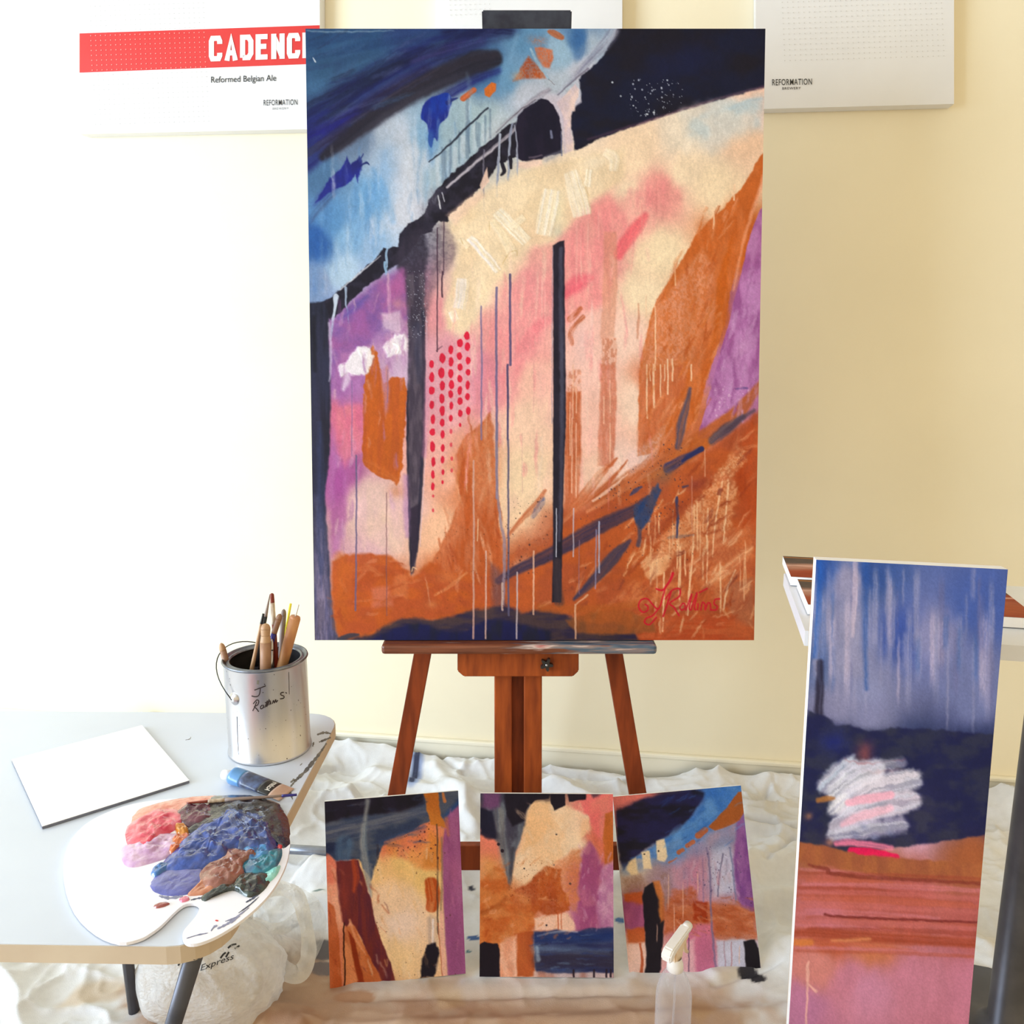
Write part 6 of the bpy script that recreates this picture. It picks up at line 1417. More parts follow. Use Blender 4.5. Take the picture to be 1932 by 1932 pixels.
pen('handwriting', Z([[(965, 1025), (1020, 1005), (1070, 985)], [(1020, 1005), (1015, 1050), (1000, 1078), (970, 1085), (940, 1078)], [(1042, 1044), (1046, 1050)],
     [(985, 1130), (970, 1175), (950, 1215)], [(955, 1150), (985, 1115), (1005, 1125), (995, 1160), (965, 1175), (985, 1195), (1005, 1222)], [(1040, 1160), (1022, 1175), (1025, 1195), (1045, 1185), (1048, 1160), (1050, 1188)], [(1060, 1185), (1085, 1120), (1072, 1175)], [(1078, 1178), (1102, 1108), (1090, 1165)], [(1062, 1140), (1115, 1122)],
     [(1105, 1160), (1112, 1130), (1118, 1155)], [(1138, 1020), (1140, 1024)], [(1130, 1150), (1140, 1118), (1148, 1142), (1160, 1110), (1165, 1135), (1180, 1115)], [(1235, 1045), (1210, 1050), (1208, 1068), (1235, 1080), (1232, 1098), (1200, 1105)], [(1250, 1046), (1262, 1054)]]), 1.9, on_can, M_MARK, can)
M_SPLAT = mat('pink_paint_run', rgb(206, 130, 136), .4); M_SPLAT2 = mat('blue_paint_run', rgb(84, 92, 140), .4)
pen('paint_run', [[(447, 1352), (448, 1390), (450, 1424)]], .9, on_can, M_MARK, can); pen('paint_run', [[(545, 1268), (546, 1310)]], .7, on_can, M_MARK, can)
pen('paint_run', [[(487, 1284), (486, 1291)]], 4, on_can, M_SMEAR, can)
pen('paint_run', [[(460, 1440), (466, 1439), (474, 1441)]], 1.4, on_can, M_MARK, can)

# ------------------------------------------------------------------ brushes and sticks in the can
def m_(n, c, c2=None, r=.5, sc=30): return mat(n, rgb(*c), r, rgb(*c2) if c2 else None, sc, 4, stretch=(1, 1, .3))
M_TAN = m_('worn_tan_wood', (190, 152, 116), (150, 108, 76)); M_TAN2 = m_('stained_brown_wood', (164, 122, 92), (118, 82, 62)); M_ORW = m_('orange_wood', (214, 158, 106), (182, 122, 84)); M_MAR = m_('maroon_lacquer', (130, 44, 26), (110, 36, 24), .3); M_LAB = m_('cream_label', (222, 210, 190), (150, 120, 96), .5, 90)
M_DKB = m_('dark_blue_handle', (40, 50, 66), (22, 24, 30), .35); M_NAVY = m_('navy_lacquer', (34, 30, 110), (44, 40, 130), .3); M_YEL = m_('yellow_plastic', (238, 226, 40), (244, 232, 70), .35); M_GREYW = m_('grey_wood', (150, 132, 124), (124, 104, 96)); M_ROD = m_('white_rod', (206, 200, 190), (220, 214, 206), .4)
def can_item(name, label, cat_, bottom, top, prof, dY=0.0, dYb=0.0):
    """bottom/top: sketch points seen from the front; the foot rests on the can floor; prof: (t0, t1, r0, r1, material, part)"""
    Yt = cc.y + dY; p1 = at_y(top[0], top[1], Yt); pm = at_y(bottom[0], bottom[1], cc.y + dYb)
    d = (p1 - pm); zf = TZ + .0085
    p0 = pm + d * ((zf - pm.z) / d.z)
    rel = Vector((p0.x - cc.x, p0.y - cc.y)); 
    if rel.length > CR - .014: 
        rel = rel * ((CR - .014) / rel.length); p0 = Vector((cc.x + rel.x, cc.y + rel.y, zf))
    root = empty(name, p0); tag(root, label, cat_, 'brushes and tools in the paint can')
    for (ta_, tb_, r0, r1, m, part) in prof:
        a_ = (p1 - p0) * ta_; b_ = (p1 - p0) * tb_
        n = 7; pts = [a_ + (b_ - a_) * (i / n) for i in range(n + 1)]; rr = [r0 + (r1 - r0) * i / n for i in range(n + 1)]
        if part.endswith('_end'): rr = [max(.0006, r0 * math.sqrt(max(0, 1 - (i / n) ** 2.2))) for i in range(n + 1)]
        obj(part, tube_mesh(part, pts, rr, 12), m, root)
    return root
can_item('paintbrush', 'short tan wooden brush handle at the left rim of the can', 'paintbrush', (432, 1268), (417, 1213), [(0, .93, .0085, .0062, M_TAN2, 'handle'), (.93, 1, .0062, 0, M_TAN, 'handle_end')], -.014, -.014)
can_item('paintbrush', 'long thin ochre paintbrush leaning right in the can', 'paintbrush', (457, 1272), (497, 1158), [(0, .55, .0055, .0046, M_ORW, 'handle'), (.55, .93, .0046, .0026, M_TAN, 'shaft'), (.93, 1, .0030, .0022, M_DKB, 'tip')], -.02, -.03)
can_item('paintbrush', 'slim dark blue-black paintbrush with pointed grey tip', 'paintbrush', (474, 1270), (509.5, 1121), [(0, .55, .0062, .0058, M_DKB, 'handle'), (.55, .86, .0052, .004, M_BLACK, 'ferrule'), (.86, 1, .0038, .0008, M_GREYW, 'bristles')], .01, -.02)
can_item('paintbrush', 'thick pale wooden handle with hanging hole at front of can', 'paintbrush', (501, 1262), (501, 1176), [(0, .86, .0100, .0108, M_TAN2, 'handle'), (.86, .91, .0108, .0088, M_TAN, 'neck'), (.91, .955, .0088, .0094, M_TAN, 'grip'), (.955, 1, .0094, 0, M_TAN, 'grip_end')], -.035, -.045)
can_item('paintbrush', 'maroon brush handle with cream printed label, tallest in the can', 'paintbrush', (522, 1258), (513, 1119), [(0, .80, .0052, .0042, M_MAR, 'handle'), (.80, .94, .0043, .0042, M_LAB, 'label'), (.94, .985, .0042, .0040, M_MAR, 'handle_tip'), (.985, 1, .0040, 0, M_MAR, 'handle_end')], .0, .0)
can_item('paintbrush', 'navy and tan paintbrush behind the thick pale handle', 'paintbrush', (503, 1232), (529, 1158), [(0, .62, .0045, .0045, M_CHROME, 'ferrule'), (.62, .86, .0052, .0052, M_NAVY, 'handle'), (.86, .96, .0056, .0060, M_TAN2, 'grip'), (.96, 1, .0060, 0, M_TAN2, 'grip_end')], -.004, -.014)
can_item('wooden_stick', 'plain round brown wooden stick at the back of the can', 'stick', (532, 1205), (535.5, 1149), [(0, .95, .0054, .0056, M_GREYW, 'shaft'), (.95, 1, .0056, 0, M_GREYW, 'shaft_end')], .035, .03)
can_item('pencil', 'thin bright yellow pencil at the back right of the can', 'pencil', (541, 1180), (548.5, 1139), [(0, 1, .0026, .0024, M_YEL, 'shaft')], .03, .03)
can_item('paintbrush', 'fat orange wooden handle leaning right over the can rim', 'paintbrush', (532, 1258), (557.5, 1163), [(0, .985, .0098, .0110, M_ORW, 'handle'), (.985, 1.0, .0110, .0095, M_ORW, 'handle_tip'), (1.0, 1.09, .0016, .0014, M_ROD, 'rod')], .0, .0)
can_item('palette_knife', 'small silver palette knife between the handles in the can', 'palette knife', (511, 1262), (513, 1205), [(0, .9, .004, .004, M_CHROME, 'blade'), (.9, 1, .004, 0, M_CHROME, 'blade_end')], -.02, -.03)

# ================================================================== palette with paint
PZ = TZ + .006
M_PAL = mat('white_palette_plastic', rgb(236, 234, 244), .25, rgb(242, 240, 248), 5, coat=.2)
pal_px = [(418, 1503), (452, 1504), (486, 1508), (515, 1520), (535, 1540), (546, 1568), (547, 1596), (540, 1630), (524, 1664), (504, 1692), (478, 1718), (448, 1742), (420, 1760), (396, 1772), (372, 1780), (354, 1780), (345, 1771), (346, 1757), (358, 1742), (371, 1726), (376, 1713), (372, 1706), (360, 1704), (345, 1708), (328, 1722), (306, 1744), (285, 1760), (262, 1772), (225, 1778), (180, 1760), (140, 1720), (120, 1660), (126, 1600), (160, 1556), (214, 1528), (270, 1513), (340, 1506)]
po = at_z(400, 1640, PZ)
palette = empty('palette', po); tag(palette, 'white oval palette heaped with wet paint at the front of the table', 'palette')
pp_ = [Vector(at_z(x, y, PZ)) - po for x, y in [tuple(p) for p in catmull(pal_px, True, 3)]]
bmx = prism_bm(pp_, (0, 0, 1), .0045)
obj('palette_plate', bm_mesh('palette_plate', bmx), M_PAL, palette)
def pile(label, px, c, c2, h, seed, rough=.2, bump=.9):
    r = np.random.RandomState(seed)
    out = np.array([tuple(p) for p in catmull(px, True, 5)])
    ctr = out.mean(0); out = ctr + (out - ctr) * 1.2
    n = len(out); rings = 16
    F = []
    t = np.linspace(0, 1, rings + 1)[:, None]
    jit = 1 + .07 * (vnoise(np.arange(n) * .7 + seed, np.full(n, seed * 3.1), seed, 2)[None, :] - .5) * (t > .9)
    qx = ctr[0] + (out[None, :, 0] - ctr[0]) * t * jit; qy = ctr[1] + (out[None, :, 1] - ctr[1]) * t * jit
    dx = (qx - 966) / FPX; dy = -(qy - 966) / FPX; kz = (PZ - CAM_H) / (-sp_ + dy * cp)
    wx = dx * kz; wy = (cp + dy * sp_) * kz
    nz = vnoise(wx * 95 + 50, wy * 95 + 50, seed, 3); ns = vnoise(wx * 260 + 90, wy * 150 + 90, seed + 7, 2)
    hz = h * (1 - t ** 5) * (.30 + 1.1 * nz * bump + .45 * (ns - .5) * bump) + .0003
    hz[-1] = -.0002
    V = (np.stack([wx, wy, PZ + hz], -1) - np.array(po)).reshape(-1, 3).tolist()
    for i in range(rings):
        for j in range(n):
            j2 = (j + 1) % n
            F.append((i * n + j, (i + 1) * n + j, (i + 1) * n + j2, i * n + j2))
    me = mesh_from('paint_pile', V, F, True)
    m = mat('wet_paint_' + label, rgb(*[v * .93 for v in c]), rough, rgb(*[v * .96 for v in c2]), 55, 5, lo=.38, hi=.62, bump=.3, bscale=130, coat=.7)
    o = obj('paint_pile', me, m, palette); o['label'] = label + ' paint pile'
    return o
pile('peach', [(270, 1530), (300, 1518), (350, 1508), (400, 1506), (412, 1516), (370, 1526), (320, 1540), (285, 1560), (262, 1552)], (232, 132, 110), (240, 168, 150), .004, 3)
pile('crimson pink', [(250, 1560), (290, 1535), (325, 1532), (340, 1545), (330, 1562), (300, 1580), (280, 1600), (250, 1590)], (226, 44, 84), (240, 110, 130), .010, 4)
pile('plum', [(338, 1536), (352, 1524), (380, 1518), (400, 1524), (398, 1545), (372, 1556), (348, 1554)], (110, 40, 66), (80, 30, 50), .010, 5)
pile('black', [(384, 1520), (420, 1508), (470, 1508), (508, 1518), (520, 1528), (530, 1550), (533, 1580), (522, 1592), (508, 1570), (500, 1548), (470, 1536), (430, 1530), (402, 1550), (380, 1568), (368, 1562), (384, 1545)], (22, 20, 28), (42, 40, 56), .009, 6)
pile('lilac', [(240, 1600), (270, 1590), (310, 1578), (332, 1580), (336, 1592), (322, 1610), (296, 1622), (250, 1630)], (206, 158, 206), (228, 190, 222), .008, 7)
pile('yellow ochre', [(332, 1560), (345, 1558), (354, 1566), (352, 1578), (338, 1578)], (222, 150, 24), (206, 120, 30), .010, 8)
pile('orange red', [(322, 1592), (336, 1576), (352, 1576), (354, 1586), (340, 1600), (326, 1612), (318, 1606)], (206, 52, 50), (226, 120, 60), .009, 9)
pile('ultramarine', [(322, 1622), (340, 1600), (358, 1582), (385, 1562), (420, 1545), (430, 1534), (440, 1534), (460, 1550), (470, 1580), (450, 1600), (430, 1606), (424, 1616), (400, 1630), (380, 1636), (340, 1640), (322, 1634)], (22, 46, 120), (40, 78, 172), .013, 10)
pile('cobalt blue', [(430, 1534), (470, 1538), (500, 1550), (510, 1575), (516, 1590), (512, 1604), (496, 1610), (476, 1604), (450, 1600), (440, 1580), (428, 1560)], (28, 70, 150), (18, 36, 96), .014, 11)
pile('sky blue', [(466, 1602), (500, 1598), (512, 1606), (504, 1618), (480, 1626), (462, 1620)], (36, 110, 180), (80, 160, 214), .010, 12)
pile('teal', [(462, 1630), (490, 1620), (512, 1608), (526, 1606), (524, 1625), (510, 1642), (490, 1650), (470, 1646)], (20, 136, 160), (30, 90, 130), .008, 13)
pile('mint', [(496, 1652), (512, 1642), (526, 1636), (520, 1652), (506, 1664), (494, 1664)], (130, 220, 214), (170, 232, 226), .004, 14)
pile('brown', [(386, 1644), (400, 1634), (424, 1622), (432, 1608), (456, 1610), (480, 1608), (490, 1606), (482, 1618), (458, 1632), (456, 1646), (440, 1662), (420, 1672), (398, 1674), (384, 1660)], (128, 70, 56), (160, 100, 86), .012, 15)
pile('terracotta', [(376, 1668), (392, 1652), (400, 1668), (420, 1674), (396, 1684), (366, 1688), (360, 1684)], (196, 116, 80), (206, 134, 100), .005, 16)
pile('periwinkle', [(294, 1664), (310, 1648), (345, 1640), (378, 1642), (384, 1652), (376, 1668), (350, 1684), (320, 1686), (296, 1678)], (80, 84, 166), (96, 100, 180), .007, 17, .18, .25)
pile('bottle green black', [(390, 1690), (410, 1680), (440, 1670), (456, 1654), (480, 1650), (500, 1656), (496, 1672), (478, 1688), (462, 1690), (440, 1680), (410, 1690), (396, 1697)], (30, 26, 32), (56, 72, 66), .009, 18)
pile('red', [(524, 1598), (530, 1590), (533, 1596), (528, 1604)], (212, 24, 44), (226, 50, 60), .004, 19)
pile('blue', [(290, 1640), (300, 1632), (318, 1630), (316, 1640), (298, 1652), (288, 1650)], (34, 90, 160), (60, 120, 190), .006, 20)
pile('rose', [(340, 1696), (352, 1692), (356, 1698), (344, 1702)], (222, 90, 130), (236, 140, 166), .003, 21)
pile('rust', [(293, 1708), (310, 1703), (318, 1706), (308, 1711), (296, 1713)], (150, 60, 56), (170, 90, 90), .003, 22)
M_PSM = mat('dried_violet_grey_paint', rgb(150, 150, 176), .5, rgb(112, 116, 146), 60)
M_PSN = mat('dried_dark_paint', rgb(52, 56, 76), .5, rgb(90, 96, 120), 60)
for i, (ln, w, m) in enumerate([([(492, 1682), (478, 1694), (464, 1702)], 2.2, M_PSN), ([(488, 1692), (470, 1708), (450, 1722)], 1.2, M_PSN), ([(452, 1728), (430, 1742), (410, 1752)], 3.2, M_PSM), ([(470, 1712), (445, 1730), (425, 1738)], 1.5, M_PSM), ([(352, 1770), (372, 1764), (392, 1760)], 1.2, M_PSM), ([(398, 1756), (404, 1748), (410, 1746)], 2.4, M_PSM), ([(300, 1690), (320, 1694), (345, 1690)], 3.2, M_PSM), ([(518, 1530), (526, 1540)], 3, M_PSM), ([(406, 1736), (412, 1737)], 1.4, M_RED), ([(360, 1698), (378, 1694), (396, 1696)], 2, M_PSN)]):
    flat_patch('paint_smear', ragged(ln, w, 40 + i), PZ + .0005, m, palette, po)

# brush lying over the far edge of the palette
b0 = at_z(352, 1515, PZ + .012); b1 = at_z(560, 1499.5, PZ + .004)
fb = empty('paintbrush', b0); tag(fb, 'slim paint-crusted brush with navy end lying across the far edge of palette', 'paintbrush')
def along(t): return (b1 - b0) * t
for (ta_, tb_, r0, r1, m, part) in [(0, .19, .0012, .0026, M_MAR, 'bristles'), (.19, .34, .0034, .0036, M_LAB, 'ferrule'), (.34, .86, .0036, .0022, M_GREYW, 'handle'), (.86, 1.0, .0026, .0022, M_NAVY, 'handle_end')]:
    obj(part, tube_mesh(part, [along(ta_ + (tb_ - ta_) * i / 6) for i in range(7)], [r0 + (r1 - r0) * i / 6 for i in range(7)], 10), m, fb)

# ================================================================== paint tube
u0 = at_z(436, 1463, TZ + .016); u1 = at_z(541, 1499, TZ + .002); u1.z = u0.z
ax = (u1 - u0); Lx = ax.length; axn = ax.normalized(); sd = axn.cross(Vector((0, 0, 1))).normalized(); upv = sd.cross(axn)
tubeo = empty('paint_tube', u0); tag(tubeo, 'blue paint tube with black label band lying in front of the can', 'paint tube')
def tube_part(name, t_a, t_b, m, n=10, cap=False):
    V = []; F = []; sg = 28
    for i in range(n + 1):
        t = t_a + (t_b - t_a) * i / n
        rw = .0185 + .0045 * t; rh = max(.0008, .0165 * (1 - t) ** .8)
        if t < .06: rw *= .72 + .28 * (t / .06); rh *= .72 + .28 * (t / .06)
        zc = -.0005 - (.0155 - rh) + .0035 * t if False else (rh + .0012) - .016
        for k in range(sg):
            th = 2 * math.pi * k / sg
            V.append(axn * (t * Lx) + sd * rw * math.cos(th) + Vector((0, 0, 1)) * (zc + rh * math.sin(th)))
    for i in range(n):
        for k in range(sg): F.append((i * sg + k, i * sg + (k + 1) % sg, (i + 1) * sg + (k + 1) % sg, (i + 1) * sg + k))
    F.append(tuple(range(sg))); F.append(tuple(n * sg + k for k in range(sg)))
    bm = bmesh.new(); me = mesh_from(name, V, F); bm.from_mesh(me); me2 = bm_mesh(name, bm, True)
    return obj(name, me2, m, tubeo)
tube_part('tube_body', 0, .26, mat('blue_tube', rgb(72, 130, 190), .3, rgb(96, 150, 206), 20, coat=.3), 8)
tube_part('painted_label', .26, .60, mat('blue_tube_picture', rgb(84, 104, 150), .35, rgb(58, 62, 84), 70, 5, coat=.3), 8)
tb1 = tube_part('black_band', .60, .80, mat('black_tube_band', rgb(26, 24, 26), .35, coat=.3), 6)
tube_part('tube_tail', .80, 1.0, mat('peach_tube_tail', rgb(206, 172, 152), .35, rgb(190, 156, 136), 40), 6)
Mx = (-axn).to_track_quat('Z', 'Y').to_matrix().to_4x4(); Mx.translation = Vector((0, 0, -.001))
lathe('cap', [(.0085, -.002), (.0085, .002), (.0098, .003), (.0092, .016), (.0080, .018), (0, .018)], mat('white_cap', rgb(238, 238, 242), .35), tubeo, 24, Mx)
bvh = BVHTree.FromObject(tb1, bpy.context.evaluated_depsgraph_get())
def on_tube(x, y):
    # x along the band (across the tube), y along its axis, in tube units
    t = .70 + y; p = axn * (t * Lx) + sd * x + Vector((0, 0, .05))
    h = bvh.ray_cast(p, Vector((0, 0, -1)))[0]
    return (h if h is not None else p - Vector((0, 0, .05))) + Vector((0, 0, .0005))
lettering('lettering', 'Academy', lambda x, y: on_tube(x, -y), M_WHITEINK, tubeo, .015, -.0145, -.005, .075, 0, .01)

# ================================================================== pole on the cloth
pl0 = at_z(470, 1598, .075); pl1 = at_z(720, 1612, .075)
pole = empty('metal_pole', (pl0 + pl1) / 2); tag(pole, 'grey metal pole lying on the drop cloth behind the left study', 'pole')
pc = (pl0 + pl1) / 2
obj('pole_tube', tube_mesh('pole_tube', [pl0 - pc, pl1 - pc], .014, 16), mat('satin_grey_metal', rgb(120, 124, 136), .35, rgb(150, 154, 164), 20, metal=.7), pole)
obj('end_cap', tube_mesh('end_cap', [pl0 - pc, pl0 - pc + (pl0 - pl1).normalized() * .02], .0155, 16), M_BLACK, pole)

# ================================================================== spray bottle
sb0 = at_z(1268, 1957, .016)
spr = empty('spray_bottle', sb0); tag(spr, 'clear plastic spray bottle with white trigger head in front of studies', 'spray bottle')
def glassy(name, c, rough=.06, ior=1.35, alpha=.75):
    m = bpy.data.materials.new(name); m.use_nodes = True; nt = m.node_tree; N = nt.nodes; L = nt.links
    b = N['Principled BSDF']; b.inputs['Base Color'].default_value = c; b.inputs['Roughness'].default_value = rough; b.inputs['IOR'].default_value = 1.45
    tr = N.new('ShaderNodeBsdfTransparent'); tr.inputs['Color'].default_value = (.97, .97, .98, 1); mx = N.new('ShaderNodeMixShader')
    lw = N.new('ShaderNodeLayerWeight'); lw.inputs['Blend'].default_value = .35
    mr = N.new('ShaderNodeMapRange'); mr.inputs['To Min'].default_value = 1 - alpha; mr.inputs['To Max'].default_value = .6
    nz = N.new('ShaderNodeTexNoise'); nz.inputs['Scale'].default_value = 30; ad = N.new('ShaderNodeMath'); ad.operation = 'MULTIPLY_ADD'; ad.inputs[1].default_value = .08
    L.new(nz.outputs['Fac'], ad.inputs[0]); L.new(lw.outputs['Facing'], ad.inputs[2]); L.new(ad.outputs[0], mr.inputs['Value']); L.new(mr.outputs['Result'], mx.inputs['Fac'])
    L.new(tr.outputs[0], mx.inputs[1]); L.new(b.outputs[0], mx.inputs[2]); L.new(mx.outputs[0], N['Material Output'].inputs['Surface'])
    return m
M_CLEAR = glassy('clear_bottle_plastic', rgb(226, 226, 232), .05, alpha=.94)
BH = .185
lathe('bottle', [(0, .002), (.034, .001), (.039, .004), (.040, .012), (.040, .105), (.038, .125), (.031, .150), (.021, .168), (.0145, .176), (.0138, BH)], M_CLEAR, spr, 40)
M_WP = mat('white_plastic', rgb(244, 242, 240), .3, rgb(248, 246, 244), 20); M_PEACH = mat('cream_plastic', rgb(240, 214, 180), .35, rgb(242, 220, 190), 20)
lathe('collar', [(.0165, BH - .012), (.0185, BH - .010), (.0180, BH + .004), (.0150, BH + .012), (.0135, BH + .018)], M_WP, spr, 32)
obj('dip_tube', tube_mesh('dip_tube', [(0, 0, .012), (.002, 0, .1), (0, 0, BH)], .0024, 8), M_CLEAR, spr)
hd = Vector((.62, .78, .16)).normalized()        # the way the nozzle points
hs = hd.cross(Vector((0, 0, 1))).normalized(); hu = hs.cross(hd)
def hp(a, s, u): return Vector((0, 0, BH + .036)) + hd * a + hs * s + hu * u
def slab(name, prof, hw, m, parent=spr, bev=.003):
    pts = [hp(a, -hw, u) for a, u in prof]
    bm = prism_bm(pts, -hs, hw * 2); bmesh.ops.recalc_face_normals(bm, faces=bm.faces[:])
    bmesh.ops.bevel(bm, geom=bm.edges[:], offset=bev, segments=2, affect='EDGES')
    return obj(name, bm_mesh(name, bm), m, parent)
slab('sprayer_body', [(-.016, -.026), (.014, -.026), (.022, -.004), (.046, .002), (.048, .018), (-.018, .018)], .0095, M_PEACH)
slab('top_shroud', [(-.046, .010), (-.040, .002), (-.018, .012), (.040, .014), (.052, .018), (.052, .026), (-.030, .030), (-.044, .022)], .0118, M_WP)
Mx = hd.to_track_quat('Z', 'Y').to_matrix().to_4x4(); Mx.translation = hp(.050, 0, .017)
lathe('nozzle', [(0, -.002), (.0105, -.002), (.0110, .002), (.0100, .014), (.004, .015), (.003, .013), (0, .013)], M_WP, spr, 20, Mx)
trg = [hp(.034, 0, .004), hp(.040, 0, -.010), hp(.040, 0, -.026), hp(.044, 0, -.040), hp(.052, 0, -.050)]
obj('trigger', tube_mesh('trigger', trg, [.0055, .0052, .0048, .0048, .0040], 10), M_PEACH, spr)

# ================================================================== plastic shopping bag
def film(name, hi=.40, lo=.10):
    m = bpy.data.materials.new(name); m.use_nodes = True; nt = m.node_tree; N = nt.nodes; L = nt.links
    b = N['Principled BSDF']; b.inputs['Base Color'].default_value = rgb(236, 236, 236); b.inputs['Roughness'].default_value = .32
    tl = N.new('ShaderNodeBsdfTranslucent'); tl.inputs['Color'].default_value = rgb(236, 234, 230)
    tr = N.new('ShaderNodeBsdfTransparent'); m1 = N.new('ShaderNodeMixShader'); m2 = N.new('ShaderNodeMixShader')
    m1.inputs['Fac'].default_value = .35; L.new(b.outputs[0], m1.inputs[1]); L.new(tl.outputs[0], m1.inputs[2])
    lw = N.new('ShaderNodeLayerWeight'); lw.inputs['Blend'].default_value = .3
    nz = N.new('ShaderNodeTexNoise'); nz.inputs['Scale'].default_value = 14; mr = N.new('ShaderNodeMapRange'); mr.inputs['To Min'].default_value = hi; mr.inputs['To Max'].default_value = lo
    L.new(nz.outputs['Fac'], mr.inputs['Value']); L.new(mr.outputs['Result'], m2.inputs['Fac'])
    L.new(m1.outputs[0], m2.inputs[1]); L.new(tr.outputs[0], m2.inputs[2]); L.new(m2.outputs[0], N['Material Output'].inputs['Surface'])
    bp = N.new('ShaderNodeBump'); bp.inputs['Strength'].default_value = .5; bp.inputs['Distance'].default_value = .01; n2 = N.new('ShaderNodeTexNoise'); n2.inputs['Scale'].default_value = 26; n2.inputs['Detail'].default_value = 3
    L.new(n2.outputs['Fac'], bp.inputs['Height']); L.new(bp.outputs['Normal'], b.inputs['Normal'])
    return m
M_FILM = film('thin_white_plastic_film')
bgc = at_z(400, 1905, .02); bgc = Vector((bgc.x, bgc.y + .02, .012))
bag = empty('plastic_bag', bgc); tag(bag, 'thin white plastic shopping bag with black print slumped under the table', 'bag')
def lump(name, center, rx, ry, rz, seed, m, nz_amp=.22, sharp=5.0):
    nu, nv = 72, 40
    V = []; F = []
    th, ph = np.meshgrid(np.linspace(0, 2 * np.pi, nu, endpoint=False), np.linspace(.02, np.pi - .02, nv))
    x = np.sin(ph) * np.cos(th); y = np.sin(ph) * np.sin(th); z = np.cos(ph)
    n = 1 - np.abs(2 * vnoise(x * 2.2 + z * 1.3 + 20, y * 2.2 - z * .9 + 20, seed, 3) - 1); n2 = vnoise(x * sharp + 30, (y + z * .7) * sharp + 30, seed + 3, 3)
    r = 1 + nz_amp * (n - .6) + .18 * (n2 - .5)
    X = center[0] + rx * x * r; Yv = center[1] + ry * y * r; Zv = center[2] + rz * z * r
    Zv = np.maximum(Zv, .004)
    V = np.stack([X, Yv, Zv], -1).reshape(-1, 3).tolist()
    for i in range(nv - 1):
        for j in range(nu): F.append((i * nu + j, (i + 1) * nu + j, (i + 1) * nu + (j + 1) % nu, i * nu + (j + 1) % nu))
    F.append(tuple(range(nu))); F.append(tuple((nv - 1) * nu + j for j in range(nu - 1, -1, -1)))
    return obj(name, mesh_from(name, V, F, True), m, bag)
body = lump('bag_body', (.0, .0, .085), .17, .12, .12, 5, M_FILM, .16, 2.4)
def sheet(name, px, m, seed, hs):
    """slack film: outline in sketch points, sagging between, with pulled folds"""
    out = np.array([tuple(p) for p in catmull(px, True, 4)]); ctr = out[:, :2].mean(0); n = len(out); R = 22; V = []; F = []
    t = np.linspace(0, 1, R + 1)[:, None]
    qx = ctr[0] + (out[None, :, 0] - ctr[0]) * t; qy = ctr[1] + (out[None, :, 1] - ctr[1]) * t
    fold = 1 - np.abs(2 * vnoise(np.arange(n)[None, :] * .35 + 0 * t + seed, 0 * t + t * 1.3 + seed, seed, 2) - 1); fine = vnoise(qx / 14, qy / 14, seed + 2, 3)
    z = hs * (.35 + .65 * (1 - t ** 2)) + hs * .55 * (fold ** 3) * t * (1.1 - t) * 2 + .02 * fine + out[None, :, 2] * t ** 2
    for i in range(R + 1):
        for j in range(n): V.append(Vector(at_z(qx[i, j], qy[i, j], float(max(z[i, j], .02)))) - bgc)
    for i in range(R):
        for j in range(n): F.append((i * n + j, (i + 1) * n + j, (i + 1) * n + (j + 1) % n, i * n + (j + 1) % n))
    return obj(name, mesh_from(name, V, F, True), m, bag)
M_FILM2 = film('sheer_white_plastic_film', .62, .40)
M_FILM3 = film('folded_white_plastic_film', .30, .12)
sheet('bag_mouth', [(420, 1720, .06), (452, 1684, .06), (500, 1664, .05), (560, 1672, .03), (606, 1704, .01), (616, 1750, .01), (600, 1800, .0), (574, 1838, .0), (540, 1846, .0), (490, 1830, .02), (440, 1800, .05), (410, 1764, .06)], M_FILM2, 9, .085)
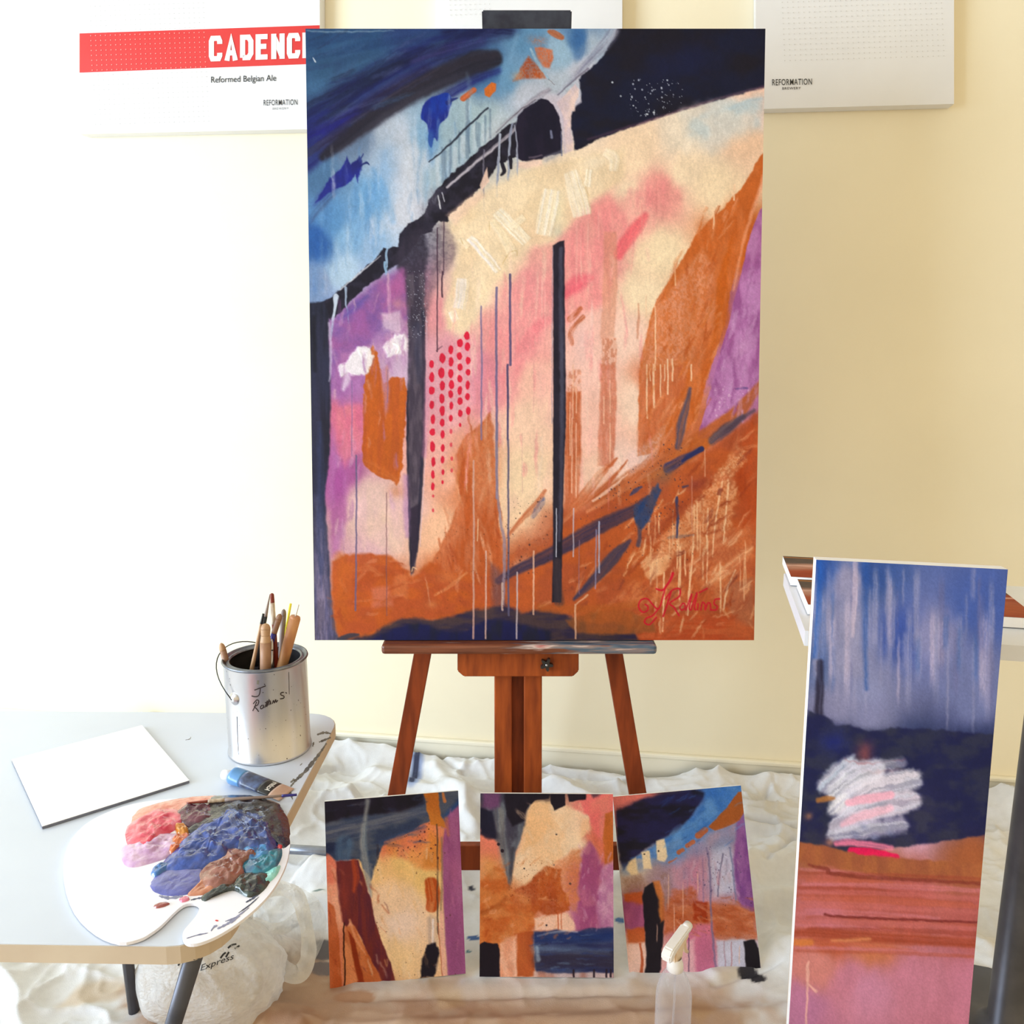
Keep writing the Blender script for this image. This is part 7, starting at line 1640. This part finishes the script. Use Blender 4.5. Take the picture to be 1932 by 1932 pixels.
def ribbon(name, px, w, m, seed=1):
    """a flat loop of gathered film: (sketch x, y, height) points"""
    L = catmull(px, False, 7); P = [Vector(at_z(x, y, z)) - bgc for x, y, z in L]; V = []; F = []; K = 5
    for i, p in enumerate(P):
        t = (P[min(i + 1, len(P) - 1)] - P[max(i - 1, 0)]).normalized(); v = (p + bgc - CAM).normalized(); s_ = t.cross(v).normalized()
        ww = w * (.7 + .6 * vnoise(np.array([i * .18 + seed]), np.array([seed * 1.7]), seed, 2)[0])
        for k_ in range(K):
            q = k_ / (K - 1) * 2 - 1
            V.append(p + s_ * ww * q - v * (.006 * math.cos(q * 4.2) + .003 * math.sin(i * .8 + k_ * 2.2)))
    for i in range(len(P) - 1):
        for k_ in range(K - 1): F.append((i * K + k_, (i + 1) * K + k_, (i + 1) * K + k_ + 1, i * K + k_ + 1))
    return obj(name, mesh_from(name, V, F, True), m, bag)
ribbon('handle', [(462, 1742, .17), (470, 1706, .20), (496, 1684, .21), (530, 1676, .21), (560, 1690, .20), (574, 1730, .16), (582, 1776, .12), (580, 1812, .10), (566, 1836, .09), (546, 1836, .09), (524, 1816, .10), (498, 1784, .12), (474, 1756, .14), (448, 1724, .17)], .017, M_FILM3, 3)
ribbon('handle', [(440, 1770, .16), (470, 1742, .17), (505, 1752, .14), (540, 1748, .12), (575, 1720, .08), (604, 1706, .06)], .015, M_FILM2, 5)
bpy.context.view_layer.update()
bvb = BVHTree.FromObject(body, bpy.context.evaluated_depsgraph_get())
def on_bag(x, y):
    d = ray(x, y); h = bvb.ray_cast(CAM - bgc, d.normalized())
    return (h[0] - d.normalized() * .0015) if h[0] is not None else Vector(at_z(x, y, .1)) - bgc
lettering('lettering', 'Express', on_bag, M_INK, bag, 378, 440, 1832, 12, -.36, .005, 1.0, .2)
for ln_ in [[(416, 1808), (421, 1801), (426, 1797)], [(426, 1806), (432, 1796)], [(430, 1789), (437, 1783), (446, 1781)], [(443, 1790), (452, 1784)], [(326, 1812), (330, 1804)], [(336, 1822), (342, 1812)]]:
    pen('lettering', [ln_], 3.4, on_bag, M_INK, bag)
